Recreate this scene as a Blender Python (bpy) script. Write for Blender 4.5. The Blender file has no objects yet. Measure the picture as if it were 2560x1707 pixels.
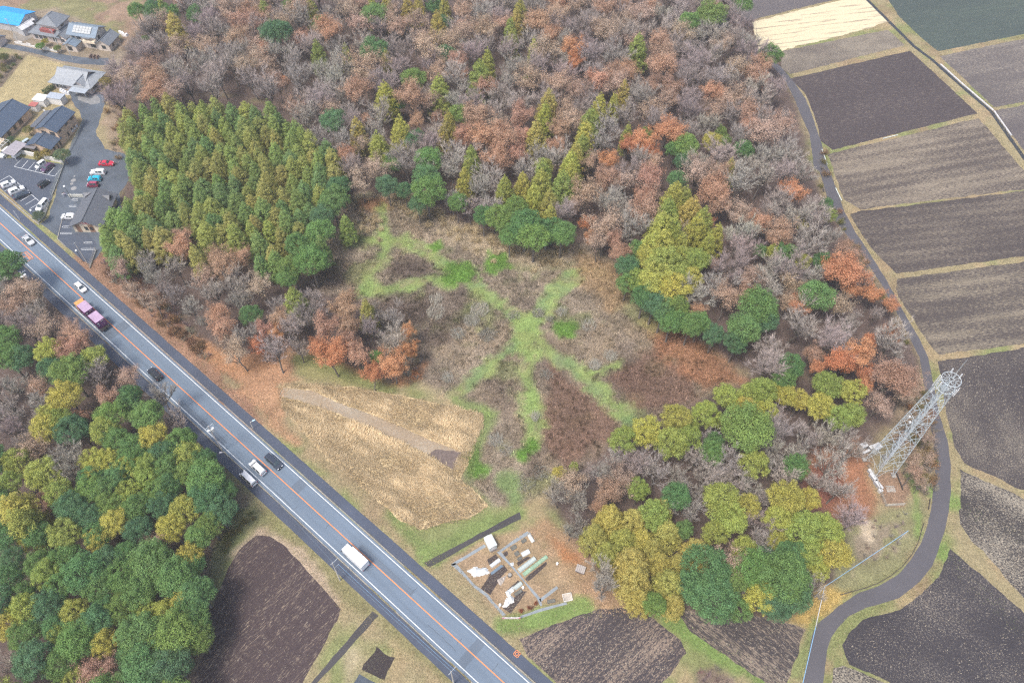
import bpy, bmesh, math, random
import numpy as np
from mathutils import Vector, Matrix
from mathutils.geometry import tessellate_polygon

# ------------------------------------------------------------------ camera, sky, sun, exposure
S = bpy.context.scene
COL = S.collection
FPX, PITCH, ROLL, ALT = 1942.0, math.radians(53.3), math.radians(0.55), 160.0   # focal length in photo pixels, tilt, roll, height in metres
cp, sp_, cr, sr = math.cos(PITCH), math.sin(PITCH), math.cos(ROLL), math.sin(ROLL)
right0, up0, fwd = Vector((1, 0, 0)), Vector((0, sp_, cp)), Vector((0, cp, -sp_))
rgt, upv = right0 * cr + up0 * sr, up0 * cr - right0 * sr
cam = bpy.data.cameras.new('camera')
cam.sensor_width = 36.0
cam.lens = FPX / 2560 * 36
cam.clip_start, cam.clip_end = 1.0, 6000.0
camo = bpy.data.objects.new('camera', cam)
camo.matrix_world = Matrix(((rgt.x, upv.x, -fwd.x, 0), (rgt.y, upv.y, -fwd.y, 0), (rgt.z, upv.z, -fwd.z, ALT), (0, 0, 0, 1)))
COL.objects.link(camo)
S.camera = camo

SUN_EL, SUN_AZ = math.radians(64), math.radians(222)      # azimuth clockwise from +Y
W = bpy.data.worlds.new('World'); S.world = W; W.use_nodes = True
wn, wl = W.node_tree.nodes, W.node_tree.links
sky = wn.new('ShaderNodeTexSky'); sky.sky_type = 'NISHITA'; sky.sun_disc = False
sky.sun_elevation, sky.sun_rotation = SUN_EL, SUN_AZ
sky.dust_density, sky.ozone_density, sky.air_density = 4.0, 1.0, 1.0
wl.new(sky.outputs[0], wn['Background'].inputs['Color'])
wn['Background'].inputs['Strength'].default_value = 0.105
sun = bpy.data.lights.new('sun', 'SUN'); sun.energy = 1.5; sun.angle = math.radians(15); sun.color = (1.0, 0.94, 0.86)
suno = bpy.data.objects.new('sun', sun)
sd = Vector((math.sin(SUN_AZ) * math.cos(SUN_EL), math.cos(SUN_AZ) * math.cos(SUN_EL), math.sin(SUN_EL)))
suno.rotation_euler = sd.to_track_quat('Z', 'Y').to_euler()
COL.objects.link(suno)
S.view_settings.view_transform = 'Standard'; S.view_settings.look = 'None'
S.view_settings.exposure, S.view_settings.gamma = 1.19, 1.0
S.view_settings.use_curve_mapping = False
S.cycles.use_adaptive_sampling = False; S.cycles.sampling_pattern = 'BLUE_NOISE'; S.cycles.filter_width = 1.3
S.cycles.use_denoising = False; S.cycles.denoising_prefilter = 'NONE'; S.cycles.denoising_input_passes = 'RGB_ALBEDO_NORMAL'
S.cycles.max_bounces = 5; S.cycles.diffuse_bounces = 3; S.cycles.transparent_max_bounces = 4
S.cycles.volume_bounces = 1

# ------------------------------------------------------------------ survey helpers: where a point of the photograph lies on the plane z
rng = np.random.default_rng(7)
rnd = random.Random(11)
def g(u, v, z=0.0):
    x, y = (u - 1280) / FPX, (853.5 - v) / FPX
    x, y = cr * x - sr * y, sr * x + cr * y
    dz = -sp_ + y * cp
    t = (ALT - z) / -dz
    return Vector((x * t, (cp + y * sp_) * t, z))
def gp(pts, z=0.0): return [g(u, v, z) for u, v in pts]
def F(*p):  return [(p[i] * 1.08844, p[i + 1] * 1.08844) for i in range(0, len(p), 2)]       # overview survey sheet
def A(c, r, *p): return [(640 * c + p[i] * .27421, (0, 430, 860, 1277)[r] + p[i + 1] * .27421) for i in range(0, len(p), 2)]  # survey tiles
def Q(ox, oy, s, *p): return [(ox + p[i] * s, oy + p[i + 1] * s) for i in range(0, len(p), 2)]
def K1(*p): return Q(0, 0, 320 / 2352, *p)
def K2(*p): return Q(0, 130, 320 / 2352, *p)
def K3(*p): return Q(0, 230, 220 / 1725, *p)
def K4(*p): return Q(0, 370, 300 / 2240, *p)
def K5(*p): return Q(0, 540, 300 / 2240, *p)
def KT(*p): return Q(2130, 1080, 220 / 1725, *p)
def KG(*p): return Q(1120, 1300, 320 / 1930, *p)
def FT(x, y): return g(x * 1.08844, y * 1.08844)

# ------------------------------------------------------------------ value noise
_tab = np.random.default_rng(3).random((256, 256))
def vnoise(x, y, s, o=0):
    x = np.asarray(x) / s + 17.3 * o + 1000; y = np.asarray(y) / s + 9.1 * o + 1000
    xi, yi = np.floor(x).astype(int), np.floor(y).astype(int)
    fx, fy = x - xi, y - yi
    fx = fx * fx * (3 - 2 * fx); fy = fy * fy * (3 - 2 * fy)
    t = lambda a, b: _tab[a % 256, b % 256]
    return (t(xi, yi) * (1 - fx) + t(xi + 1, yi) * fx) * (1 - fy) + (t(xi, yi + 1) * (1 - fx) + t(xi + 1, yi + 1) * fx) * fy
def fbm(x, y, s, o=0, n=4):
    v, a, w = 0, 1.0, 0
    for i in range(n):
        v = v + a * vnoise(x, y, s / 2 ** i, o + i * 3); w += a; a *= .55
    return v / w
def sdf(px, py, poly):
    """signed distance to a polygon, positive inside"""
    p = np.array([(q[0], q[1]) for q in poly]); n = len(p)
    d = np.full(px.shape, 1e9); ins = np.zeros(px.shape, bool)
    for i in range(n):
        a, b = p[i], p[(i + 1) % n]
        e = b - a; L = e @ e + 1e-9
        t = np.clip(((px - a[0]) * e[0] + (py - a[1]) * e[1]) / L, 0, 1)
        d = np.minimum(d, np.hypot(px - a[0] - t * e[0], py - a[1] - t * e[1]))
        c = ((a[1] > py) != (b[1] > py))
        xx = a[0] + (py - a[1]) / (e[1] if abs(e[1]) > 1e-9 else 1e-9) * e[0]
        ins ^= c & (px < xx)
    return np.where(ins, d, -d)
def ldf(px, py, line):
    """distance to a polyline"""
    p = np.array([(q[0], q[1]) for q in line]); d = np.full(px.shape, 1e9)
    for a, b in zip(p[:-1], p[1:]):
        e = b - a; L = e @ e + 1e-9
        t = np.clip(((px - a[0]) * e[0] + (py - a[1]) * e[1]) / L, 0, 1)
        d = np.minimum(d, np.hypot(px - a[0] - t * e[0], py - a[1] - t * e[1]))
    return d
def sstep(a, b, x):
    t = np.clip((x - a) / (b - a), 0, 1); return t * t * (3 - 2 * t)

# ------------------------------------------------------------------ object helpers
def link(o, parent=None):
    COL.objects.link(o)
    if parent is not None: o.parent = parent
    return o
def tag(o, label=None, cat=None, group=None, kind=None):
    if label: o['label'] = label
    if cat: o['category'] = cat
    if group: o['group'] = group
    if kind: o['kind'] = kind
    return o
def thing(name, label, cat, loc=(0, 0, 0), rz=0.0, group=None):
    o = link(bpy.data.objects.new(name, None)); o.location = loc; o.rotation_euler = (0, 0, rz)
    o.empty_display_size = .3
    return tag(o, label, cat, group)
def npmesh(name, v, f, mat=None, attrs=None, smooth=False):
    """v (N,3); f: list of int arrays, each (M,k)"""
    me = bpy.data.meshes.new(name)
    v = np.asarray(v, np.float32); fs = [np.asarray(x, np.int32) for x in (f if isinstance(f, list) else [f]) if len(x)]
    me.vertices.add(len(v)); me.vertices.foreach_set('co', v.ravel())
    nl = sum(x.size for x in fs); npoly = sum(len(x) for x in fs)
    me.loops.add(nl); me.loops.foreach_set('vertex_index', np.concatenate([x.ravel() for x in fs]))
    tot = np.concatenate([np.full(len(x), x.shape[1], np.int32) for x in fs])
    st = np.concatenate([[0], np.cumsum(tot)[:-1]]).astype(np.int32)
    me.polygons.add(npoly); me.polygons.foreach_set('loop_start', st)
    if smooth: me.polygons.foreach_set('use_smooth', np.ones(npoly, bool))
    for k, a in (attrs or {}).items():
        a = np.asarray(a, np.float32)
        if a.ndim == 1:
            at = me.attributes.new(k, 'FLOAT', 'POINT'); at.data.foreach_set('value', a)
        else:
            if a.shape[1] == 3: a = np.hstack([a, np.ones((len(a), 1), np.float32)])
            at = me.attributes.new(k, 'FLOAT_COLOR', 'POINT'); at.data.foreach_set('color', a.ravel())
    me.update(calc_edges=True)
    if mat: me.materials.append(mat)
    return me
class MB:
    """collects shapes into one mesh"""
    def __init__(s): s.v, s.f, s.sm = [], [], []
    def add(s, vs, fs, smooth=False):
        b = len(s.v); s.v += [tuple(x) for x in vs]; s.f += [tuple(i + b for i in f) for f in fs]; s.sm += [smooth] * len(fs); return s
    def box(s, c, d, rz=0.0, top=None, ry=0.0):
        x, y, z = d[0] / 2, d[1] / 2, d[2] / 2
        t = top or (1, 1)
        vs = [(-x, -y, -z), (x, -y, -z), (x, y, -z), (-x, y, -z), (-x * t[0], -y * t[1], z), (x * t[0], -y * t[1], z), (x * t[0], y * t[1], z), (-x * t[0], y * t[1], z)]
        m = Matrix.Translation(c) @ Matrix.Rotation(rz, 4, 'Z') @ Matrix.Rotation(ry, 4, 'Y')
        return s.add([m @ Vector(p) for p in vs], [(3, 2, 1, 0), (4, 5, 6, 7), (0, 1, 5, 4), (1, 2, 6, 5), (2, 3, 7, 6), (3, 0, 4, 7)])
    def tube(s, p, q, r, r2=None, n=6, cap=True):
        p, q = Vector(p), Vector(q); r2 = r if r2 is None else r2
        d = (q - p).normalized(); a = d.orthogonal().normalized(); b = d.cross(a)
        vs = [p + (a * math.cos(6.2832 * i / n) + b * math.sin(6.2832 * i / n)) * r for i in range(n)] + [q + (a * math.cos(6.2832 * i / n) + b * math.sin(6.2832 * i / n)) * r2 for i in range(n)]
        fs = [(i, (i + 1) % n, n + (i + 1) % n, n + i) for i in range(n)]
        s.add(vs, fs, n > 4)
        if cap: s.add(vs, [tuple(range(n - 1, -1, -1)), tuple(range(n, 2 * n))])
        return s
    def path(s, pts, r, n=5):
        for a, b in zip(pts[:-1], pts[1:]): s.tube(a, b, r, None, n, False)
        return s
    def prism(s, poly, z0, z1):
        n = len(poly); vs = [(p[0], p[1], z0) for p in poly] + [(p[0], p[1], z1) for p in poly]
        a = sum(poly[i][0] * poly[(i + 1) % n][1] - poly[(i + 1) % n][0] * poly[i][1] for i in range(n))
        o = range(n) if a > 0 else range(n - 1, -1, -1); o = list(o)
        return s.add(vs, [tuple(o[::-1]), tuple(n + i for i in o)] + [(o[i], o[(i + 1) % n], n + o[(i + 1) % n], n + o[i]) for i in range(n)])
    def ball(s, c, r, n=8, m=5, sq=(1, 1, 1)):
        vs = [(c[0], c[1], c[2] - r * sq[2])]
        for j in range(1, m):
            t = math.pi * j / m - math.pi / 2
            vs += [(c[0] + r * sq[0] * math.cos(t) * math.cos(6.2832 * i / n), c[1] + r * sq[1] * math.cos(t) * math.sin(6.2832 * i / n), c[2] + r * sq[2] * math.sin(t)) for i in range(n)]
        vs.append((c[0], c[1], c[2] + r * sq[2])); e = len(vs) - 1
        fs = [(0, 1 + (i + 1) % n, 1 + i) for i in range(n)]
        for j in range(m - 2):
            b = 1 + j * n; fs += [(b + i, b + (i + 1) % n, b + n + (i + 1) % n, b + n + i) for i in range(n)]
        b = 1 + (m - 2) * n; fs += [(b + i, b + (i + 1) % n, e) for i in range(n)]
        return s.add(vs, fs, True)
    def mesh(s, name, mat):
        me = bpy.data.meshes.new(name); me.from_pydata(s.v, [], s.f); me.polygons.foreach_set('use_smooth', s.sm); me.update()
        if mat: me.materials.append(mat)
        return me
    def build(s, name, mat, parent=None):
        return link(bpy.data.objects.new(name, s.mesh(name, mat)), parent)
def copy_tree(o, parent=None):
    c = o.copy(); link(c, parent)
    for ch in o.children: copy_tree(ch, c)
    return c

# ------------------------------------------------------------------ materials
def newmat(name):
    m = bpy.data.materials.new(name); m.use_nodes = True
    n, l = m.node_tree.nodes, m.node_tree.links
    return m, n, l, n['Principled BSDF']
def ramp(n, l, src, stops):
    r = n.new('ShaderNodeValToRGB'); e = r.color_ramp.elements
    while len(e) < len(stops): e.new(.5)
    for k, (p, c) in enumerate(stops): e[k].position = p; e[k].color = (*c, 1)
    l.new(src, r.inputs[0]); return r.outputs[0]
def mixc(n, l, fac, a, b, mode='MIX'):
    m = n.new('ShaderNodeMix'); m.data_type = 'RGBA'; m.blend_type = mode
    for sck, v in ((m.inputs['Factor'], fac), (m.inputs['A'], a), (m.inputs['B'], b)):
        if isinstance(v, (int, float)): sck.default_value = v
        elif isinstance(v, tuple): sck.default_value = (*v, 1)
        else: l.new(v, sck)
    return m.outputs['Result']
def math_(n, l, op, a, b=0.0, c=None):
    m = n.new('ShaderNodeMath'); m.operation = op
    for i, v in enumerate((a, b) if c is None else (a, b, c)):
        if isinstance(v, (int, float)): m.inputs[i].default_value = v
        else: l.new(v, m.inputs[i])
    return m.outputs[0]
def noise(n, l, scale, detail=3, vec=None, rough=.6):
    t = n.new('ShaderNodeTexNoise'); t.inputs['Scale'].default_value = scale; t.inputs['Detail'].default_value = detail; t.inputs['Roughness'].default_value = rough
    if vec is not None: l.new(vec, t.inputs['Vector'])
    return t.outputs['Fac']
def bump(n, l, b, h, strength=.4, dist=.1):
    x = n.new('ShaderNodeBump'); x.inputs['Strength'].default_value = strength; x.inputs['Distance'].default_value = dist
    l.new(h, x.inputs['Height']); l.new(x.outputs[0], b.inputs['Normal'])
def wpos(n): return n.new('ShaderNodeNewGeometry').outputs['Position']
def opos(n): return n.new('ShaderNodeTexCoord').outputs['Object']
_mc = {}
def paint(name, col, rough=.6, var=.12, scale=.8, metal=0.0, coat=0.0, world=False):
    """a painted, plastic, metal or mineral surface: colour with mottling and slight relief"""
    if name in _mc: return _mc[name]
    m, n, l, b = newmat(name)
    v = wpos(n) if world else opos(n)
    f = noise(n, l, scale, 4, v)
    c = ramp(n, l, f, [(.3, tuple(x * (1 - var) for x in col)), (.7, tuple(min(1, x * (1 + var)) for x in col))])
    l.new(c, b.inputs['Base Color']); b.inputs['Roughness'].default_value = rough; b.inputs['Metallic'].default_value = metal
    b.inputs['Coat Weight'].default_value = coat
    _mc[name] = m; return m
def glassy(name='window_glass', col=(.03, .04, .05)):
    if name in _mc: return _mc[name]
    m, n, l, b = newmat(name)
    f = noise(n, l, .6, 2, opos(n)); l.new(ramp(n, l, f, [(.3, col), (.7, tuple(x * 1.6 for x in col))]), b.inputs['Base Color'])
    b.inputs['Roughness'].default_value = .06; b.inputs['Specular IOR Level'].default_value = .7
    _mc[name] = m; return m
def roofing(name, col, step=.33, axis='Y', rough=.55, var=.15):
    """courses of tile or standing seams across local axis"""
    if name in _mc: return _mc[name]
    m, n, l, b = newmat(name)
    v = opos(n); s = n.new('ShaderNodeSeparateXYZ'); l.new(v, s.inputs[0])
    w = math_(n, l, 'FRACT', math_(n, l, 'DIVIDE', s.outputs[axis], step))
    f = noise(n, l, 1.3, 4, v)
    c = ramp(n, l, f, [(.3, tuple(x * (1 - var) for x in col)), (.7, tuple(x * (1 + var) for x in col))])
    line = math_(n, l, 'LESS_THAN', w, .12)
    l.new(mixc(n, l, math_(n, l, 'MULTIPLY', line, .45), c, tuple(x * .45 for x in col)), b.inputs['Base Color'])
    b.inputs['Roughness'].default_value = rough
    bump(n, l, b, w, .5, .03)
    _mc[name] = m; return m
def blades(name='dry_stalk', rough=.8, transl=.25):
    """stalks, grass and leaf litter: colour from the plant's own attribute"""
    if name in _mc: return _mc[name]
    m, n, l, b = newmat(name)
    a = n.new('ShaderNodeAttribute'); a.attribute_name = 'col'
    n.remove(b); d = n.new('ShaderNodeBsdfDiffuse'); t = n.new('ShaderNodeBsdfTranslucent'); x = n.new('ShaderNodeMixShader')
    x.inputs[0].default_value = transl
    l.new(a.outputs['Color'], d.inputs['Color']); l.new(a.outputs['Color'], t.inputs['Color'])
    l.new(d.outputs[0], x.inputs[1]); l.new(t.outputs[0], x.inputs[2]); l.new(x.outputs[0], n['Material Output'].inputs['Surface'])
    _mc[name] = m; return m
def foliage(name, transl=.3, dark=.55, warm=(1.14, 1.0, .72)):
    """leaves: the tree's own colour, varied leaf by leaf and spray by spray"""
    if name in _mc: return _mc[name]
    m, n, l, b = newmat(name)
    oi = n.new('ShaderNodeObjectInfo'); av = n.new('ShaderNodeAttribute'); av.attribute_name = 'v'
    ah = n.new('ShaderNodeAttribute'); ah.attribute_name = 'h'
    c = mixc(n, l, math_(n, l, 'MULTIPLY', ah.outputs['Fac'], .75), oi.outputs['Color'], mixc(n, l, 1.0, oi.outputs['Color'], warm, 'MULTIPLY'))
    k = math_(n, l, 'MULTIPLY_ADD', av.outputs['Fac'], 2 * (1 - dark), dark)
    cc = n.new('ShaderNodeVectorMath'); cc.operation = 'SCALE'; l.new(c, cc.inputs[0]); l.new(k, cc.inputs['Scale'])
    n.remove(b); d = n.new('ShaderNodeBsdfDiffuse'); t = n.new('ShaderNodeBsdfTranslucent'); x = n.new('ShaderNodeMixShader')
    x.inputs[0].default_value = transl
    l.new(cc.outputs[0], d.inputs['Color']); l.new(cc.outputs[0], t.inputs['Color'])
    l.new(d.outputs[0], x.inputs[1]); l.new(t.outputs[0], x.inputs[2]); l.new(x.outputs[0], n['Material Output'].inputs['Surface'])
    _mc[name] = m; return m
# ================================================================== GROUND
fx, fy = np.arange(-215, 215.1, .8), np.arange(22, 300.1, .8)
xs = np.concatenate([[-3500, -1500, -700, -380, -260], fx, [260, 380, 700, 1500, 3500]])
ys = np.concatenate([[-2500, -900, -300, -80, -10], fy, [340, 420, 600, 1100, 2200, 4500]])
GX, GY = np.meshgrid(fx, fy)                        # fine part, where everything is painted
N1, N2, N3 = fbm(GX, GY, 14, 1), fbm(GX, GY, 4, 5), fbm(GX, GY, 1.8, 9)
N0 = fbm(GX, GY, 45, 12)
gcol = np.zeros(GX.shape + (3,))
def mixz(col, m, var=.2):
    global gcol
    c = np.array(col)[None, None] * (1 + (N2[..., None] - .5) * 2 * var + (N3[..., None] - .5) * var)
    gcol = gcol * (1 - m[..., None]) + c * m[..., None]
MASK = {}
def zone(d, col, feather=1.2, amp=1.6, var=.22, k=1.0, name=None):
    """d: signed distance field, painted with a ragged edge"""
    m = sstep(-feather, feather, d + (N2 - .5) * 2 * amp + (N3 - .5) * amp) * k
    mixz(col, m, var)
    if name: MASK[name] = np.maximum(MASK.get(name, 0), m)
    return m
def P(pts): return sdf(GX, GY, gp(pts))
def L(pts, w): return w / 2 - ldf(GX, GY, gp(pts))
def E(cx, cy, rx, ry):
    return P(F(*sum(([cx + rx * math.cos(a * .524), cy + ry * math.sin(a * .524)] for a in range(12)), [])))
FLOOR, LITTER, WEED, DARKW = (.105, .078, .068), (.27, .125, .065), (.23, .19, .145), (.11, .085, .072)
STRAW, GREEN, BRIGHT, VERGE = (.34, .255, .145), (.19, .265, .085), (.14, .255, .055), (.275, .232, .135)
# verge and waste grass everywhere first, tan with green flushes
gcol[:] = np.array(VERGE)
mixz((.17, .21, .075), sstep(.5, .68, N1) * .75, .2); mixz((.33, .25, .15), sstep(.55, .72, fbm(GX, GY, 7, 21)) * .7, .15)
mixz((.22, .15, .10), sstep(.58, .75, fbm(GX, GY, 9, 31)) * .5, .15)
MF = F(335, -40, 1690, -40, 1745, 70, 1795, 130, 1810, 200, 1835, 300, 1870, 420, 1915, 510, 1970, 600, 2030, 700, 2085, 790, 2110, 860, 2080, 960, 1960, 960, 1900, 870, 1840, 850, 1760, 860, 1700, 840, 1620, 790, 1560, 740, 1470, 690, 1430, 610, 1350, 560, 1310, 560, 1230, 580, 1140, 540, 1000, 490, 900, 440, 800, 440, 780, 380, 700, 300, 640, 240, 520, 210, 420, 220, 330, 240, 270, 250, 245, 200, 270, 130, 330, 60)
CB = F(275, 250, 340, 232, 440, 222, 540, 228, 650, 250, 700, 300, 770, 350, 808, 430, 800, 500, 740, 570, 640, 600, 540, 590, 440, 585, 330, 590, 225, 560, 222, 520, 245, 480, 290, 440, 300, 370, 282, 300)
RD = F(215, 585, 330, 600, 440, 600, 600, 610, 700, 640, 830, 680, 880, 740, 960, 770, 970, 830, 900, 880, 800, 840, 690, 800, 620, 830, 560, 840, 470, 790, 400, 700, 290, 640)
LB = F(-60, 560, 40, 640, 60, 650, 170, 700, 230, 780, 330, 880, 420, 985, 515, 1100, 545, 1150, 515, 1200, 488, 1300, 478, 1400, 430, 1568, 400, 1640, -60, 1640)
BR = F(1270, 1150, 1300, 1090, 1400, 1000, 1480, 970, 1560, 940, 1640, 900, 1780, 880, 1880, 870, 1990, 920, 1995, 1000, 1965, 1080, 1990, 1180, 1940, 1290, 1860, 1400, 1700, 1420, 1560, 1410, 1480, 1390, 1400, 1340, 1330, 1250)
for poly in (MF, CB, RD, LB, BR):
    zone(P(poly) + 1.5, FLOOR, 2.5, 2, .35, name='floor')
zone(P(F(-40, -40, 340, -40, 330, 60, 270, 115, 215, 60, 130, 20, -40, 20)), (.25, .175, .125), 2, 2, .3)
mixz((.17, .19, .08), sstep(.5, .62, fbm(GX, GY, 11, 41)) * (P(F(-40, -40, 340, -40, 330, 60, 270, 115, 215, 60, 130, 20, -40, 20)) > -2) * .7)
zone(P(F(-40, 30, 130, 20, 215, 60, 285, 120, 275, 165, 130, 150, 0, 110, -40, 100)), (.23, .19, .14), 1.5, 1, .25)
zone(P(F(-40, 125, 60, 128, 5, 205, -40, 225)), (.15, .12, .09), .6, .6, .4)
zone(P(F(65, 126, 150, 150, 140, 195, 75, 228, 66, 245, -40, 240, -40, 215, 5, 200)), (.33, .275, .15), .5, .5, .2)
zone(L(F(205, 590, 300, 690, 400, 800, 500, 905, 560, 965), 8.5), (.26, .15, .105), 1.2, 2, .35, .85, 'litter')
# the clearing
MEAD = F(800, 450, 850, 440, 930, 470, 1000, 490, 1140, 540, 1230, 575, 1340, 560, 1430, 620, 1470, 690, 1560, 745, 1640, 800, 1705, 870, 1560, 940, 1470, 980, 1400, 1020, 1300, 1100, 1250, 1135, 1180, 1165, 1130, 1160, 1062, 1100, 1112, 960, 1060, 925, 960, 870, 880, 800, 830, 680, 715, 670, 735, 580, 790, 480)
mead = P(MEAD)
zone(mead, WEED, 1.2, 1.2, .5, name='weed')
inm = sstep(-1, 2, mead)
mixz((.26, .205, .145), sstep(.48, .68, fbm(GX, GY, 12, 51)) * inm * .7, .2)
mixz(DARKW, sstep(.52, .7, fbm(GX, GY, 10, 61)) * inm * .55, .25)
mixz((.16, .19, .075), sstep(.56, .72, fbm(GX, GY, 8, 71)) * inm * .55, .2)
for e in ((930, 715, 75, 35), (745, 640, 45, 30), (890, 665, 60, 14), (940, 620, 45, 22), (1010, 770, 40, 22)): zone(E(*e), DARKW, 2, 2.5, .35, .85, 'dark')
for pl in (F(1420, 835, 1500, 800, 1600, 860, 1600, 920, 1500, 950, 1450, 930, 1400, 870), F(1260, 830, 1320, 880, 1420, 960, 1420, 1000, 1300, 1080, 1240, 1000)): zone(P(pl), (.15, .09, .068), 2, 2.5, .35, .8, 'dark')
zone(P(F(1470, 735, 1560, 745, 1640, 800, 1710, 880, 1620, 900, 1520, 820)), (.25, .13, .075), 2, 2, .3, .85, 'litter')
zone(P(F(1310, 575, 1430, 610, 1470, 690, 1400, 720, 1330, 650)), (.27, .19, .11), 2, 2.5, .25, .8)
zone(P(F(1010, 510, 1130, 545, 1240, 580, 1330, 580, 1300, 625, 1150, 600, 1030, 560)), (.32, .265, .185), 2, 2.5, .2, .8)
zone(P(F(820, 458, 880, 455, 905, 478, 860, 490, 825, 480)), (.27, .15, .08), 1, 1, .2, .8)
for a, w in ((F(1205, 760, 1260, 695, 1312, 635), 5.5), (F(1200, 745, 1150, 700, 1095, 662, 1060, 640), 4.6), (F(1040, 650, 1000, 640, 930, 655, 845, 668), 4.5), (F(825, 665, 860, 610, 890, 565, 930, 548), 5.5),
             (F(800, 560, 880, 550, 960, 568, 1000, 592, 1030, 620), 5.0), (F(900, 545, 880, 510, 872, 478), 3.5), (F(800, 548, 850, 545), 4), (F(1195, 785, 1130, 842, 1050, 902), 4.4),
             (F(1205, 770, 1215, 830, 1212, 900, 1222, 970, 1215, 1028), 5.2), (F(1225, 900, 1235, 980), 3.5), (F(1230, 775, 1330, 858, 1400, 915, 1450, 970), 5.2), (F(1350, 862, 1385, 852, 1428, 832), 3.2), (F(1205, 740, 1210, 800), 8)):
    zone(L(a, w * .76), GREEN, 1.3, 2.4, .35, .85, 'grass')
gm = MASK['grass']
mixz((.24, .25, .10), gm * sstep(.42, .62, fbm(GX, GY, 5, 111)) * .5, .2); mixz((.22, .165, .12), gm * sstep(.55, .7, fbm(GX, GY, 3.2, 121)) * .6, .25); mixz((.13, .21, .10), gm * sstep(.55, .7, fbm(GX, GY, 8, 131)) * .6, .2)
zone(P(F(1440, 640, 1480, 700, 1540, 745, 1500, 770, 1430, 720)), (.2, .22, .10), 2, 2.5, .25, .6, 'grass2')
for e in ((1058, 627, 48, 26), (1145, 608, 30, 22), (1302, 755, 34, 25), (1092, 1062, 26, 34), (1213, 1032, 24, 16), (1010, 566, 9, 6)): zone(E(*e), BRIGHT, 1.3, 3.2, .35, .95, 'bright')
for e in ((1165, 1108, 30, 26), (1185, 1145, 20, 18)): zone(E(*e), (.15, .22, .08), 1, 1.2, .2, .85, 'grass')
# litter by the road, under the orange trees, and in the wood by the tower
zone(P(F(225, 590, 300, 625, 400, 715, 470, 800, 545, 860, 560, 900, 500, 850, 420, 770, 330, 680, 250, 610)), (.21, .12, .085), 1, 1.5, .3, .9, 'litter')
zone(P(F(440, 770, 560, 820, 640, 800, 665, 845, 640, 880, 610, 905, 560, 885, 480, 830)), (.34, .19, .105), 1.5, 2, .25, .95, 'litter')
zone(P(F(640, 790, 800, 840, 900, 880, 980, 830, 960, 870, 905, 895, 800, 870, 700, 830)), (.34, .17, .085), 1.5, 1.5, .25, .95, 'litter')
zone(P(F(560, 880, 650, 850, 660, 880, 625, 900, 640, 950, 700, 1015, 780, 1070, 900, 1190, 985, 1285, 960, 1290, 820, 1150, 700, 1040, 600, 940)), (.29, .22, .135), 1, 1, .2, .6)
zone(L(F(570, 890, 650, 855, 668, 815), 4.5), (.29, .175, .105), 1, 1, .2, .9)
zone(P(F(540, 860, 650, 845, 700, 870, 660, 890, 640, 960, 690, 1020, 640, 1000, 590, 940)), (.36, .215, .13), 1.2, 1.6, .25, .85, 'litter')
zone(P(F(668, 815, 760, 845, 900, 890, 960, 900, 880, 905, 760, 880, 690, 868)), (.22, .21, .09), 1, 1.6, .3, .8, 'grass2')
zone(L(F(690, 820, 760, 845, 850, 880, 900, 895), 3.5), (.17, .19, .075), 1, 1.2, .2, .8, 'grass2')
for a, w in ((F(905, 1185, 985, 1282), 3), (F(985, 1280, 1060, 1235, 1185, 1180), 4.5), (F(1120, 960, 1100, 1010), 4), (F(1000, 1290, 1060, 1260), 2.5), (F(1060, 925, 1115, 950), 4)): zone(L(a, w), (.165, .22, .075), 1, 1.3, .25, .8, 'grass2')
zone(P(F(1080, 1010, 1120, 960, 1080, 1110, 1140, 1170, 1060, 1115)), (.17, .20, .085), 1, 1, .25, .6, 'grass2')
zone(P(F(1820, 1060, 1960, 1005, 1990, 1060, 2020, 1160, 1985, 1215, 1930, 1210, 1880, 1160)), (.29, .145, .085), 2, 2, .25, .92, 'litter')
zone(E(1885, 1120, 45, 55), (.19, .075, .06), 2, 2, .25, .7, 'litter')
zone(P(F(1940, 1215, 2000, 1190, 2080, 1150, 2135, 1140, 2135, 1190, 2105, 1255, 2065, 1315, 1995, 1350, 1900, 1390, 1930, 1300)), (.205, .20, .105), 1.2, 1.5, .25, .9, 'grass2')
mixz((.25, .20, .155), sstep(.47, .6, fbm(GX, GY, 6, 81)) * sstep(-1, 1, P(F(1960, 1230, 2080, 1190, 2100, 1250, 2040, 1310, 1960, 1320))) * .8, .2)
zone(E(1995, 1217, 17, 24), (.43, .36, .27), .8, .8, .15, .9)
zone(P(F(2008, 1090, 2060, 1080, 2105, 1120, 2075, 1165, 2025, 1162)), (.235, .155, .11), .8, .8, .25, .9, 'litter')
zone(P(F(2060, 880, 2110, 890, 2150, 960, 2150, 1080, 2150, 1140, 2110, 1150, 2100, 1080, 2060, 1000)), (.25, .195, .13), 1.5, 1.5, .3, .85)
zone(P(F(1815, 1425, 1890, 1345, 1945, 1365, 1915, 1390, 1875, 1445)), (.36, .26, .09), 1, 1.2, .2, .85, 'litter_y')
zone(P(F(1205, 1220, 1260, 1180, 1330, 1250, 1400, 1345, 1480, 1395, 1430, 1410, 1330, 1395, 1290, 1300)), (.29, .19, .12), 1.5, 1.5, .25, .85, 'litter')
zone(P(F(1260, 1230, 1320, 1270, 1335, 1300, 1300, 1290)), (.32, .15, .07), 1.2, 1.2, .2, .9, 'litter')
zone(P(KG(0, 560, 700, 220, 1230, 130, 1560, 440, 1900, 1000, 1930, 1230, 1100, 1450, 850, 1450, 60, 680)), (.30, .21, .135), 1, 1, .35, .85)
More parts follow.
